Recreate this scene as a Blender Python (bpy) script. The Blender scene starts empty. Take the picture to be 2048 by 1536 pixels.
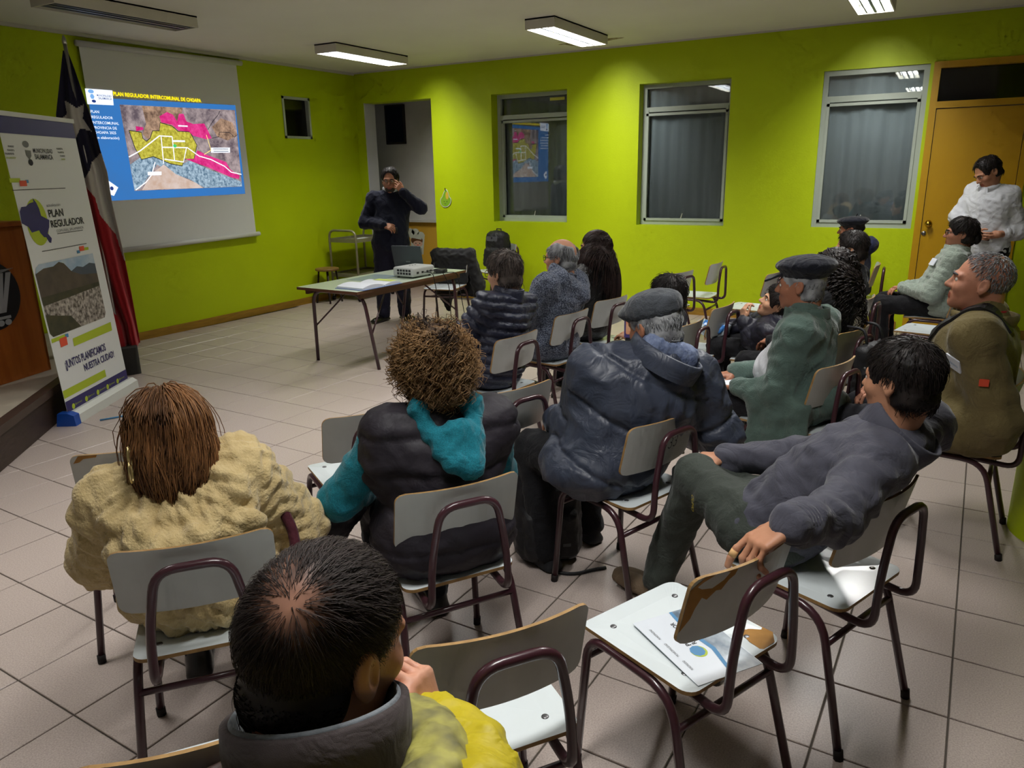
import bpy, math, random
import numpy as np
from mathutils import Matrix, Vector

SC = bpy.context.scene
COL = SC.collection
PI = math.pi
rnd = random.Random(7)
RNG = np.random.RandomState(11)

# ---------------------------------------------------------------- camera
F_PX, YAW, PITCH, ROLL, CAM_H = 1501.28, 0.5180, 0.2774, -0.0199, 1.67
def _cam_axes():
    cy, sy = math.cos(YAW), math.sin(YAW)
    fwd = np.array([-sy*math.cos(PITCH), cy*math.cos(PITCH), -math.sin(PITCH)])
    right = np.array([cy, sy, 0.0]); up = np.cross(right, fwd)
    c, s = math.cos(ROLL), math.sin(ROLL)
    return c*right+s*up, -s*right+c*up, fwd
CR, CU, CF = _cam_axes()
cam_d = bpy.data.cameras.new('camera'); cam = bpy.data.objects.new('camera', cam_d); COL.objects.link(cam)
cam_d.sensor_width = 36.0; cam_d.lens = F_PX/2048*36.0; cam_d.clip_start = .05; cam_d.clip_end = 100
cam.matrix_world = Matrix(((CR[0], CU[0], -CF[0], 0), (CR[1], CU[1], -CF[1], 0), (CR[2], CU[2], -CF[2], CAM_H), (0, 0, 0, 1)))
SC.camera = cam

# ---------------------------------------------------------------- world, exposure, lamps
SC.view_settings.view_transform = 'Standard'; SC.view_settings.look = 'None'
SC.view_settings.exposure = 0.55; SC.view_settings.gamma = 1.0; SC.view_settings.use_curve_mapping = False
W = bpy.data.worlds.new('night'); SC.world = W; W.use_nodes = True
W.node_tree.nodes['Background'].inputs[0].default_value = (.02, .025, .035, 1)
W.node_tree.nodes['Background'].inputs[1].default_value = .3
XL, YB, HC = -7.3255, 8.614, 2.993          # left wall, back wall, ceiling
LAMP_W = 46.0
LAMP_COL = (1.0, .985, .95)
# fixtures: x, y of the centre, lit or not (a regular grid; those behind the camera are out of view)
FIXTURES = [(-5.95, 4.22, False), (-5.90, 7.14, True), (-3.40, 7.22, True), (-0.72, 7.06, True),
            (-3.40, 4.22, True), (-0.72, 4.22, True), (-3.40, 1.3, True), (-0.72, 1.3, True)]
for (lx, ly, on) in FIXTURES:
    if on:
        ld = bpy.data.lights.new('fluorescent_light', 'AREA'); ld.shape = 'RECTANGLE'; ld.size = .22; ld.size_y = 1.16
        ld.energy = LAMP_W; ld.color = LAMP_COL
        lo = bpy.data.objects.new('fluorescent_light', ld); COL.objects.link(lo); lo.location = (lx, ly, HC-.035)

SC.cycles.max_bounces = 4; SC.cycles.diffuse_bounces = 2; SC.cycles.glossy_bounces = 2; SC.cycles.transmission_bounces = 2; SC.cycles.transparent_max_bounces = 6
SC.cycles.sample_clamp_indirect = 6.0; SC.cycles.use_adaptive_sampling = True; SC.cycles.adaptive_threshold = .05; SC.cycles.adaptive_min_samples = 12; SC.cycles.use_light_tree = True; SC.cycles.caustics_reflective = False; SC.cycles.caustics_refractive = False

# ---------------------------------------------------------------- materials
def lin(c):
    return tuple(((v/255)/12.92 if v/255 <= .04045 else ((v/255+.055)/1.055)**2.4) for v in c[:3])+(1.0,)
MATS = {}
def mat(name, c, rough=.6, metal=0., spec=.4, bump=None, var=None, sheen=0., sss=0., coat=0., emit=0., c2=None, coord='Object', stretch=None, wrinkle=None):
    """principled material; bump=(scale,strength,detail) ; var=(scale, amount[, detail]) mixes towards c2 (or a darker c)"""
    if name in MATS: return MATS[name]
    m = bpy.data.materials.new(name); m.use_nodes = True; MATS[name] = m
    nt = m.node_tree; b = nt.nodes['Principled BSDF']; L = nt.links.new
    b.inputs['Base Color'].default_value = lin(c); b.inputs['Roughness'].default_value = rough
    b.inputs['Metallic'].default_value = metal; b.inputs['Specular IOR Level'].default_value = spec
    if sheen: b.inputs['Sheen Weight'].default_value = sheen; b.inputs['Sheen Roughness'].default_value = .4
    if sss:
        b.inputs['Subsurface Weight'].default_value = sss; b.inputs['Subsurface Radius'].default_value = (.8, .3, .15); b.inputs['Subsurface Scale'].default_value = .01
    if coat: b.inputs['Coat Weight'].default_value = coat; b.inputs['Coat Roughness'].default_value = .1
    if emit: b.inputs['Emission Color'].default_value = lin(c); b.inputs['Emission Strength'].default_value = emit; m.cycles.emission_sampling = 'NONE'
    tc = nt.nodes.new('ShaderNodeTexCoord'); src = tc.outputs[coord]
    if stretch:
        mp = nt.nodes.new('ShaderNodeMapping'); mp.inputs['Scale'].default_value = stretch; L(src, mp.inputs[0]); src = mp.outputs[0]
    if var:
        n = nt.nodes.new('ShaderNodeTexNoise'); n.inputs['Scale'].default_value = var[0]; n.inputs['Detail'].default_value = var[2] if len(var) > 2 else 4
        L(src, n.inputs['Vector'])
        r = nt.nodes.new('ShaderNodeMapRange'); r.inputs[1].default_value = .35; r.inputs[2].default_value = .68
        r.inputs[3].default_value = 0; r.inputs[4].default_value = var[1]; L(n.outputs[0], r.inputs[0])
        mx = nt.nodes.new('ShaderNodeMix'); mx.data_type = 'RGBA'
        mx.inputs[6].default_value = lin(c); mx.inputs[7].default_value = lin(c2 if c2 else tuple(v*.7 for v in c)); L(r.outputs[0], mx.inputs[0])
        L(mx.outputs[2], b.inputs['Base Color'])
        if emit: L(mx.outputs[2], b.inputs['Emission Color'])
    if bump:
        n = nt.nodes.new('ShaderNodeTexNoise'); n.inputs['Scale'].default_value = bump[0]; n.inputs['Detail'].default_value = bump[2] if len(bump) > 2 else 3
        L(src, n.inputs['Vector'])
        bp = nt.nodes.new('ShaderNodeBump'); bp.inputs['Strength'].default_value = bump[1]; bp.inputs['Distance'].default_value = .01
        L(n.outputs[0], bp.inputs['Height']); L(bp.outputs[0], b.inputs['Normal'])
        if wrinkle:      # creases of worn cloth
            w = nt.nodes.new('ShaderNodeTexNoise'); w.inputs['Scale'].default_value = wrinkle[0]; w.inputs['Detail'].default_value = 3; w.inputs['Distortion'].default_value = 1.2; L(src, w.inputs['Vector'])
            s1 = nt.nodes.new('ShaderNodeMath'); s1.operation = 'SUBTRACT'; s1.inputs[1].default_value = .5; L(w.outputs[0], s1.inputs[0]); s2 = nt.nodes.new('ShaderNodeMath'); s2.operation = 'ABSOLUTE'; L(s1.outputs[0], s2.inputs[0])
            b2 = nt.nodes.new('ShaderNodeBump'); b2.inputs['Strength'].default_value = wrinkle[1]; b2.inputs['Distance'].default_value = .03; L(s2.outputs[0], b2.inputs['Height']); L(b2.outputs[0], bp.inputs['Normal'])
    return m
def emis(name, c, s=1.0, var=None, c2=None):
    """self-lit print of the projected picture"""
    if name in MATS: return MATS[name]
    m = bpy.data.materials.new(name); m.use_nodes = True; MATS[name] = m
    nt = m.node_tree; nt.nodes.clear(); L = nt.links.new
    o = nt.nodes.new('ShaderNodeOutputMaterial'); e = nt.nodes.new('ShaderNodeEmission'); L(e.outputs[0], o.inputs[0])
    e.inputs[0].default_value = lin(c); e.inputs[1].default_value = s; m.cycles.emission_sampling = 'NONE'
    if var:
        tc = nt.nodes.new('ShaderNodeTexCoord'); n = nt.nodes.new('ShaderNodeTexNoise'); n.inputs['Scale'].default_value = var[0]; n.inputs['Detail'].default_value = 6; n.inputs['Roughness'].default_value = .7
        L(tc.outputs['Object'], n.inputs['Vector'])
        r = nt.nodes.new('ShaderNodeMapRange'); r.inputs[1].default_value = .36; r.inputs[2].default_value = .64; r.inputs[4].default_value = var[1]; L(n.outputs[0], r.inputs[0])
        mx = nt.nodes.new('ShaderNodeMix'); mx.data_type = 'RGBA'; mx.inputs[6].default_value = lin(c); mx.inputs[7].default_value = lin(c2); L(r.outputs[0], mx.inputs[0])
        L(mx.outputs[2], e.inputs[0])
    return m
def glass_mat(name, tint=(235, 240, 240), refl=.5):
    m = bpy.data.materials.new(name); m.use_nodes = True; nt = m.node_tree; nt.nodes.clear(); L = nt.links.new
    o = nt.nodes.new('ShaderNodeOutputMaterial'); mx = nt.nodes.new('ShaderNodeMixShader'); t = nt.nodes.new('ShaderNodeBsdfTransparent'); g = nt.nodes.new('ShaderNodeBsdfGlossy')
    t.inputs[0].default_value = lin(tint); g.inputs['Roughness'].default_value = .015
    fr = nt.nodes.new('ShaderNodeFresnel'); fr.inputs[0].default_value = 1.5
    mu = nt.nodes.new('ShaderNodeMath'); mu.operation = 'MULTIPLY_ADD'; mu.inputs[1].default_value = 1.6; mu.inputs[2].default_value = refl*.1
    L(fr.outputs[0], mu.inputs[0]); L(mu.outputs[0], mx.inputs[0]); L(t.outputs[0], mx.inputs[1]); L(g.outputs[0], mx.inputs[2]); L(mx.outputs[0], o.inputs[0])
    MATS[name] = m; return m

# ---------------------------------------------------------------- mesh helpers
class MB:
    def __init__(s): s.v = []; s.f = []; s.m = []
    def add(s, vs, fs, mi=0):
        o = len(s.v); s.v += [tuple(map(float, v)) for v in vs]; s.f += [tuple(i+o for i in f) for f in fs]; s.m += [mi]*len(fs) if isinstance(mi, int) else list(mi); return s
    def box(s, c, d, R=None, mi=0):
        hx, hy, hz = d[0]/2, d[1]/2, d[2]/2
        vs = [np.array((x, y, z)) for x in (-hx, hx) for y in (-hy, hy) for z in (-hz, hz)]
        if R is not None: vs = [R@v for v in vs]
        vs = [v+np.array(c) for v in vs]
        return s.add(vs, [(0, 1, 3, 2), (4, 6, 7, 5), (0, 4, 5, 1), (2, 3, 7, 6), (0, 2, 6, 4), (1, 5, 7, 3)], mi)
    def tube(s, pts, r, n=8, mi=0, closed=False, caps=True):
        P = [np.array(p, float) for p in pts]; k = len(P); rs = r if hasattr(r, '__len__') else [r]*k
        T = []
        for i in range(k):
            a = P[(i-1) % k] if closed else P[max(i-1, 0)]; b = P[(i+1) % k] if closed else P[min(i+1, k-1)]
            t = b-a; T.append(t/max(np.linalg.norm(t), 1e-9))
        up = np.array((0, 0, 1.)) if abs(T[0][2]) < .9 else np.array((1., 0, 0))
        u = np.cross(T[0], up); u /= np.linalg.norm(u); vs = []
        for i in range(k):
            u = u-T[i]*(u@T[i]); u /= max(np.linalg.norm(u), 1e-9); w = np.cross(T[i], u)
            for j in range(n):
                a = 2*PI*j/n; vs.append(P[i]+rs[i]*(math.cos(a)*u+math.sin(a)*w))
        fs = []
        for i in range(k if closed else k-1):
            for j in range(n):
                a = i*n+j; b = i*n+(j+1) % n; c = ((i+1) % k)*n+(j+1) % n; d = ((i+1) % k)*n+j
                fs.append((a, b, c, d))
        if caps and not closed: fs += [tuple(range(n-1, -1, -1)), tuple(range((k-1)*n, k*n))]
        return s.add(vs, fs, mi)
    def lathe(s, prof, n=24, c=(0, 0, 0), R=None, mi=0, a0=0, a1=2*PI):
        full = abs(a1-a0-2*PI) < 1e-6; m = n if full else n+1; vs = []
        for (r, z) in prof:
            for j in range(m):
                a = a0+(a1-a0)*j/n; v = np.array((r*math.cos(a), r*math.sin(a), z))
                if R is not None: v = R@v
                vs.append(v+np.array(c))
        fs = []
        for i in range(len(prof)-1):
            for j in range(n):
                k = (j+1) % m if full else j+1
                fs.append((i*m+j, i*m+k, (i+1)*m+k, (i+1)*m+j))
        return s.add(vs, fs, mi)
    def prism(s, poly, fr, t0, t1, mi=0, side=None):
        """poly of (a,b) in a frame fr=(origin, ea, eb, en), extruded from t0 to t1 along en"""
        o, ea, eb, en = [np.array(q, float) for q in fr]; n = len(poly)
        A = [o+a*ea+b*eb+t0*en for a, b in poly]; B = [o+a*ea+b*eb+t1*en for a, b in poly]
        s.add(A+B, [tuple(range(n-1, -1, -1)), tuple(range(n, 2*n))]+[(i, (i+1) % n, n+(i+1) % n, n+i) for i in range(n)], [mi, mi]+[mi if side is None else side]*n)
        return s
    def build(s, name, m, parent=None, smooth=False, loc=None):
        me = bpy.data.meshes.new(name); L = np.array(parent_loc(parent)) if parent is not None and loc is None else (np.array(loc) if loc is not None else np.zeros(3))
        V = np.array(s.v)-L if len(s.v) else np.zeros((0, 3))
        me.from_pydata([tuple(v) for v in V], [], s.f)
        ms = m if isinstance(m, (list, tuple)) else [m]
        for q in ms: me.materials.append(q)
        if len(ms) > 1: me.polygons.foreach_set('material_index', s.m)
        if smooth: me.polygons.foreach_set('use_smooth', [True]*len(me.polygons))
        me.update(); o = bpy.data.objects.new(name, me); COL.objects.link(o)
        if loc is not None: o.location = loc
        if parent is not None: o.parent = parent
        return o
LOCS = {}
def parent_loc(p):
    l = np.zeros(3)
    while p is not None: l = l+np.array(LOCS.get(p.name, p.location)); p = p.parent
    return l
def quick(name, V, Q, m, parent=None, smooth=True, mi=None, tone=None):
    """fast mesh from numpy: V (n,3), Q (m,3 or 4)"""
    me = bpy.data.meshes.new(name); V = np.asarray(V, np.float32)-(parent_loc(parent) if parent is not None else 0)
    V = V.astype(np.float32); Q = np.asarray(Q, np.int32); k = Q.shape[1]
    me.vertices.add(len(V)); me.vertices.foreach_set('co', V.ravel())
    me.loops.add(Q.size); me.loops.foreach_set('vertex_index', Q.ravel())
    me.polygons.add(len(Q)); me.polygons.foreach_set('loop_start', np.arange(0, Q.size, k, dtype=np.int32)); me.polygons.foreach_set('loop_total', np.full(len(Q), k, np.int32))
    if smooth: me.polygons.foreach_set('use_smooth', np.ones(len(Q), bool))
    for q in (m if isinstance(m, (list, tuple)) else [m]): me.materials.append(q)
    if mi is not None: me.polygons.foreach_set('material_index', np.asarray(mi, np.int32))
    if tone is not None:
        a = me.color_attributes.new('tone', 'FLOAT_COLOR', 'POINT'); c = np.ones((len(V), 4), np.float32); c[:, :3] = np.asarray(tone)[:, None]; a.data.foreach_set('color', c.ravel())
    me.update(calc_edges=True); me.validate()
    o = bpy.data.objects.new(name, me); COL.objects.link(o)
    if parent is not None: o.parent = parent
    return o
def thing(name, label, cat, loc=(0, 0, 0), rz=0, group=None):
    o = bpy.data.objects.new(name, None); COL.objects.link(o); o.location = loc; o.rotation_euler = (0, 0, rz); o.empty_display_size = .1
    o['label'] = label; o['category'] = cat
    if group: o['group'] = group
    LOCS[o.name] = tuple(loc); return o
def tag(o, label, cat, group=None):
    o['label'] = label; o['category'] = cat
    if group: o['group'] = group
    return o
def struct(o): o['kind'] = 'structure'; return o
def fillet(pts, r, n=5):
    """round the inner corners of a polyline"""
    P = [np.array(p, float) for p in pts]; out = [P[0]]
    for i in range(1, len(P)-1):
        rr = r[i-1] if hasattr(r, '__len__') else r
        a = P[i-1]-P[i]; b = P[i+1]-P[i]; la, lb = np.linalg.norm(a), np.linalg.norm(b); d = min(rr, la*.49, lb*.49)
        A = P[i]+a/la*d; B = P[i]+b/lb*d
        for j in range(n+1):
            t = j/n; out.append((1-t)**2*A+2*t*(1-t)*P[i]+t*t*B)
    out.append(P[-1]); return out
def rrect(w, h, r, n=4):
    out = []
    for cx, cy, a0 in ((w/2-r, h/2-r, 0), (-w/2+r, h/2-r, PI/2), (-w/2+r, -h/2+r, PI), (w/2-r, -h/2+r, 1.5*PI)):
        for j in range(n+1): a = a0+PI/2*j/n; out.append((cx+r*math.cos(a), cy+r*math.sin(a)))
    return out
def text_mesh(name, s, m, fr, x0, x1, zc, h, parent=None, off=.001, bold=0, flip=False):
    """lettering fitted between x0..x1 (in the frame) with cap height h centred on zc"""
    cu = bpy.data.curves.new(name, 'FONT'); cu.body = s; cu.resolution_u = 2; cu.offset = bold
    o = bpy.data.objects.new(name, cu); COL.objects.link(o); dg = bpy.context.evaluated_depsgraph_get()
    me0 = o.evaluated_get(dg).to_mesh(); n = len(me0.vertices); V = np.zeros(n*3); me0.vertices.foreach_get('co', V); V = V.reshape(-1, 3)
    fs = [tuple(p.vertices) for p in me0.polygons]; o.to_mesh_clear() if hasattr(o, 'to_mesh_clear') else None
    COL.objects.unlink(o); bpy.data.objects.remove(o)
    if n == 0: return None
    mn, mxx = V.min(0), V.max(0); sx = (x1-x0)/(mxx[0]-mn[0]); hz = .72
    O, ea, eb, en = [np.array(q, float) for q in fr]
    X = x0+(V[:, 0]-mn[0])*sx; Z = zc+(V[:, 1]-hz/2)*h/hz
    P = O+X[:, None]*ea+Z[:, None]*eb+off*en
    mb = MB(); mb.add(P, fs); return mb.build(name, m, parent)
def flat(name, poly, m, fr, off, parent=None):
    O, ea, eb, en = [np.array(q, float) for q in fr]
    mb = MB(); mb.add([O+a*ea+b*eb+off*en for a, b in poly], [tuple(range(len(poly)))]); return mb.build(name, m, parent)
def ribbon(name, pts, w, m, fr, off, parent=None):
    O, ea, eb, en = [np.array(q, float) for q in fr]; P = [np.array(p, float) for p in pts]; mb = MB(); vs = []
    for i, p in enumerate(P):
        t = P[min(i+1, len(P)-1)]-P[max(i-1, 0)]; t /= np.linalg.norm(t); nn = np.array((-t[1], t[0]))
        for s in (-1, 1): a, b = p+nn*w/2*s; vs.append(O+a*ea+b*eb+off*en)
    mb.add(vs, [(2*i, 2*i+1, 2*i+3, 2*i+2) for i in range(len(P)-1)]); return mb.build(name, m, parent)
def polar(n, rx, ry, cx=0, cy=0, a0=0): return [(cx+rx*math.cos(2*PI*i/n+a0), cy+ry*math.sin(2*PI*i/n+a0)) for i in range(n)]

# ---------------------------------------------------------------- implicit modelling (numpy distance fields + surface nets)
class Field:
    def __init__(s, lo, hi, h):
        lo, hi = np.minimum(lo, hi), np.maximum(lo, hi); s.h = h; s.lo = np.array(lo, float)-2*h; n = np.ceil((np.array(hi)+2*h-s.lo)/h).astype(int)+1
        s.ax = [(s.lo[i]+h*np.arange(n[i])).astype(np.float32) for i in range(3)]; s.F = np.full(n, 1.0, np.float32)
    def sl(s, lo, hi):
        out = []
        for i in range(3):
            a = int(np.clip(math.floor((lo[i]-s.lo[i])/s.h), 0, s.F.shape[i])); b = int(np.clip(math.ceil((hi[i]-s.lo[i])/s.h)+1, 0, s.F.shape[i])); out.append(slice(a, b))
        return tuple(out)
    def grid(s, sl): return s.ax[0][sl[0]][:, None, None], s.ax[1][sl[1]][None, :, None], s.ax[2][sl[2]][None, None, :]
    def add(s, pr, k=.02, op='u'):
        lo, hi, fn = pr; m = k+3*s.h; sl = s.sl(np.array(lo)-m, np.array(hi)+m)
        if min(s.F[sl].shape) == 0: return s
        d = fn(*s.grid(sl)); a = s.F[sl]
        if op == 'u': s.F[sl] = smin(a, d, k)
        elif op == 'sub': s.F[sl] = -smin(-a, d, k)
        return s
    def both(s, fn, k=.01):          # intersect the whole grid with fn
        d = fn(*s.grid((slice(None),)*3)); s.F = -smin(-s.F, -d, k).astype(np.float32); return s
    def mesh(s):
        return surface_nets(s.F, s.lo, s.h)
def smin(a, b, k):
    h = np.clip(.5+.5*(b-a)/k, 0, 1); return b+(a-b)*h-k*h*(1-h)
def rc(a, b, ra, rb=None, flatdir=None, q=1., band=None):
    """tapered capsule; flatdir/q squashes it across one direction; band=(period, depth) makes quilted rings"""
    a = np.array(a, float); b = np.array(b, float); rb = ra if rb is None else rb; ba = b-a; L2 = max(ba@ba, 1e-9); R = max(ra, rb)*max(1, q)
    lo = np.minimum(a, b)-R; hi = np.maximum(a, b)+R; L = math.sqrt(L2)
    n = None if flatdir is None else np.array(flatdir, float)/np.linalg.norm(flatdir)
    def fn(x, y, z):
        px, py, pz = x-a[0], y-a[1], z-a[2]; t0 = (px*ba[0]+py*ba[1]+pz*ba[2])/L2; t = np.clip(t0, 0, 1)
        vx, vy, vz = px-t*ba[0], py-t*ba[1], pz-t*ba[2]
        if n is not None:
            dn = (vx*n[0]+vy*n[1]+vz*n[2])*(1-1/q); vx = vx-dn*n[0]; vy = vy-dn*n[1]; vz = vz-dn*n[2]
        r = ra+(rb-ra)*t
        if band: r = r+band[1]*(np.sqrt(np.abs(np.sin(PI*t0*L/band[0]))+1e-4)-.75)
        return (np.sqrt(vx*vx+vy*vy+vz*vz)-r).astype(np.float32)
    return lo, hi, fn
def el(c, r, R=None):
    """ellipsoid; R columns are its axes"""
    c = np.array(c, float); r = np.array(r, float); Rm = np.eye(3) if R is None else np.array(R, float)
    ext = np.sqrt(((Rm*r[None, :])**2).sum(1))
    def fn(x, y, z):
        px, py, pz = x-c[0], y-c[1], z-c[2]
        q = [(px*Rm[0, i]+py*Rm[1, i]+pz*Rm[2, i]) for i in range(3)]
        k0 = np.sqrt(sum((q[i]/r[i])**2 for i in range(3))); k1 = np.sqrt(sum((q[i]/r[i]**2)**2 for i in range(3)))
        return (k0*(k0-1)/np.maximum(k1, 1e-6)).astype(np.float32)
    return c-ext, c+ext, fn
def rb(c, half, r, R=None):
    """rounded box"""
    c = np.array(c, float); hf = np.array(half, float)-r; Rm = np.eye(3) if R is None else np.array(R, float)
    ext = np.abs(Rm)@np.array(half, float)
    def fn(x, y, z):
        px, py, pz = x-c[0], y-c[1], z-c[2]
        q = [np.abs(px*Rm[0, i]+py*Rm[1, i]+pz*Rm[2, i])-hf[i] for i in range(3)]
        o = np.sqrt(sum(np.maximum(v, 0)**2 for v in q)); return (o+np.minimum(np.maximum(np.maximum(q[0], q[1]), q[2]), 0)-r).astype(np.float32)
    return c-ext, c+ext, fn
_E = [(0, 1), (2, 3), (4, 5), (6, 7), (0, 2), (1, 3), (4, 6), (5, 7), (0, 4), (1, 5), (2, 6), (3, 7)]
_C = np.array([(i >> 2 & 1, i >> 1 & 1, i & 1) for i in range(8)])
def surface_nets(F, lo, h):
    S = F < 0; nx, ny, nz = F.shape
    c = np.zeros((nx-1, ny-1, nz-1), np.int8)
    for d in _C: c += S[d[0]:nx-1+d[0], d[1]:ny-1+d[1], d[2]:nz-1+d[2]]
    I = np.argwhere((c > 0) & (c < 8)); idx = np.full(c.shape, -1, np.int32); idx[I[:, 0], I[:, 1], I[:, 2]] = np.arange(len(I))
    vals = np.stack([F[I[:, 0]+d[0], I[:, 1]+d[1], I[:, 2]+d[2]] for d in _C], 1)
    acc = np.zeros((len(I), 3)); cnt = np.zeros(len(I))
    for a, b in _E:
        va, vb = vals[:, a], vals[:, b]; m = (va < 0) != (vb < 0); t = np.where(m, va/np.where(m, va-vb, 1), 0)
        p = _C[a][None, :]+t[:, None]*(_C[b]-_C[a])[None, :]; acc += p*m[:, None]; cnt += m
    V = lo+h*(I+acc/np.maximum(cnt, 1)[:, None]); Q = []
    for ax in range(3):
        u, w = (ax+1) % 3, (ax+2) % 3
        a = [slice(None)]*3; b = [slice(None)]*3; a[ax] = slice(0, -1); b[ax] = slice(1, None)
        A = S[tuple(a)]; B = S[tuple(b)]; E = np.argwhere(A != B); ok = (E[:, u] > 0) & (E[:, w] > 0) & (E[:, u] < F.shape[u]-1) & (E[:, w] < F.shape[w]-1); E = E[ok]
        if len(E) == 0: continue
        def g(du, dw):
            e = E.copy(); e[:, u] += du; e[:, w] += dw; return idx[e[:, 0], e[:, 1], e[:, 2]]
        q = np.stack([g(-1, -1), g(0, -1), g(0, 0), g(-1, 0)], 1); inside = A[E[:, 0], E[:, 1], E[:, 2]]
        q[~inside] = q[~inside][:, ::-1]; Q.append(q)
    Q = np.concatenate(Q) if Q else np.zeros((0, 4), int); return V, Q
def vnormals(V, Q):
    n = np.cross(V[Q[:, 2]]-V[Q[:, 0]], V[Q[:, 3]]-V[Q[:, 1]]) if Q.shape[1] == 4 else np.cross(V[Q[:, 1]]-V[Q[:, 0]], V[Q[:, 2]]-V[Q[:, 0]])
    N = np.zeros_like(V)
    for i in range(Q.shape[1]): np.add.at(N, Q[:, i], n)
    return N/np.maximum(np.linalg.norm(N, axis=1, keepdims=True), 1e-12)
def relax(V, Q, it=2, lam=.5):
    for _ in range(it):
        A = np.zeros_like(V); c = np.zeros(len(V))
        for i in range(4):
            a, b = Q[:, i], Q[:, (i+1) % 4]; np.add.at(A, a, V[b]); np.add.at(A, b, V[a]); np.add.at(c, a, 1); np.add.at(c, b, 1)
        V = V+lam*(A/np.maximum(c, 1)[:, None]-V)
    return V
def wav(P, f, seed, n=5):
    """smooth pseudo-noise, about -1..1"""
    r = np.random.RandomState(seed); o = np.zeros(len(P))
    W0 = P+.35/f*np.sin(P[:, [1, 2, 0]]*f*.9+r.rand(3)*6)
    for i in range(n):
        k = r.randn(3); k /= np.linalg.norm(k); o += np.sin(W0@k*f*(.6+.9*r.rand())+r.rand()*6.28)
    return o/math.sqrt(n*.5)/1.6
def folds(V, Q, amp, f, seed, sharp=1.6):
    f = f*3.2; amp = amp*.75; N = vnormals(V, Q); w = wav(V*np.array((1, 1, .75)), f, seed); w2 = wav(V, f*2.1, seed+1)
    r = np.clip(1-np.abs(w), 0, 1); return V+N*(amp*(r**sharp-.45)+amp*.35*w2)[:, None]
# ---------------------------------------------------------------- room materials
M_WALL = mat('lime_wall_paint', (190, 212, 4), .5, spec=.35, bump=(55, .10, 4), var=(1.6, .30, 6), c2=(174, 194, 4))
M_CEIL = mat('ceiling_plaster', (236, 234, 222), .85, bump=(30, .12, 4), var=(1.3, .35, 5), c2=(222, 219, 204))
M_WHITE = mat('white_wall_paint', (205, 208, 205), .7, bump=(40, .08))
M_GREYW = mat('grey_passage_paint', (226, 224, 214), .75, bump=(40, .1), var=(2, .25))
M_OCHRE = mat('ochre_paint', (226, 176, 60), .6, bump=(40, .08))
M_TILE = mat('speckled_floor_tile', (196, 182, 174), .33, spec=.5, var=(190, .75, 3), c2=(160, 144, 136), bump=(70, .035, 3), coord='Object')
M_GROUT = mat('dark_grout', (92, 84, 76), .9)
M_SKIRT = mat('varnished_skirting', (170, 128, 40), .45, var=(6, .5), stretch=(1, 1, 8))
M_ALU = mat('pale_window_frame', (176, 186, 172), .45, spec=.5)
M_PLASTERW = mat('cornice_white', (206, 204, 194), .8)
M_DOORW = mat('yellow_door_paint', (196, 150, 2), .42, spec=.5, var=(3, .25, 4), c2=(180, 134, 2))
M_BRASS = mat('brass', (196, 158, 60), .22, metal=1.)
M_STEEL = mat('dull_steel', (150, 150, 148), .35, metal=1.)
M_DARKGLASS = mat('dark_pane', (16, 16, 17), .06, spec=.6)
M_GLASS = glass_mat('window_glass')
def sheer():
    m = mat('sheer_curtain', (236, 240, 246), .9, bump=(300, .2))
    return m
M_CURT = sheer()
M_BACKING = mat('grey_bounce_backing', (96, 100, 106), .9)

# ---------------------------------------------------------------- floor with single tiles
T, TH = .3455, math.radians(-1.95); PH = (.1144, -.0433)
tc_, ts_ = math.cos(TH), math.sin(TH)
def tile_xy(a, b): return (tc_*a-ts_*b, ts_*a+tc_*b)          # grid frame -> world
fl = MB().box(((XL-1.2+4)/2, (YB+2-3)/2, -.056), (4-XL+1.2+.4, YB+5.2, .1)).build('floor', M_GROUT); struct(fl)
XR, YF = 3.6, -2.2
tmesh = MB(); g = T/2-.0028; bev = .002
tv = [(x*(g), y*(g), -.012) for x, y in ((-1, -1), (1, -1), (1, 1), (-1, 1))]+[(x*g, y*g, -bev) for x, y in ((-1, -1), (1, -1), (1, 1), (-1, 1))]+[(x*(g-bev), y*(g-bev), 0) for x, y in ((-1, -1), (1, -1), (1, 1), (-1, 1))]
tf = [(8, 9, 10, 11)]+[(i, (i+1) % 4, 4+(i+1) % 4, 4+i) for i in range(4)]+[(4+i, 4+(i+1) % 4, 8+(i+1) % 4, 8+i) for i in range(4)]
tmesh.add(tv, tf)
def px(P):
    q = np.array(P)-np.array((0, 0, CAM_H)); z = q@CF
    return (1024+F_PX*(q@CR)/z, 768-F_PX*(q@CU)/z, z)
cells = []
for i in range(-34, 22):
    for j in range(-16, 34):
        x, y = tile_xy(PH[0]+(i+.5)*T, PH[1]+(j+.5)*T)
        if not (XL-.1 < x < XR+.1 and YF-.1 < y < YB+1.7): continue
        if y > YB-.05 and not (-7.2 < x < -6.0): continue
        u, v, z = px((x, y, 0)); vis = z > .3 and -120 < u < 2168 and 300 < v < 1750 and y < YB
        cells.append((vis, z if z > 0 else 1e3, x, y))
def clipped(x, y):       # would the tile cross a wall?
    return x < XL+T*.62 or y > YB-T*.62
near = sorted([c for c in cells if c[0] and not clipped(c[2], c[3])], key=lambda c: c[1])[:300]
nearset = set((round(c[2], 4), round(c[3], 4)) for c in near)
base_t = None
for c in near:
    if base_t is None: base_t = tmesh.build('tile', M_TILE); o = base_t
    else: o = base_t.copy(); COL.objects.link(o)
    o.location = (c[2], c[3], rnd.uniform(-.0006, .0004)); o.rotation_euler = (0, 0, TH+rnd.choice((0, PI/2, PI, -PI/2))); o.parent = fl
rest = MB()
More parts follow.
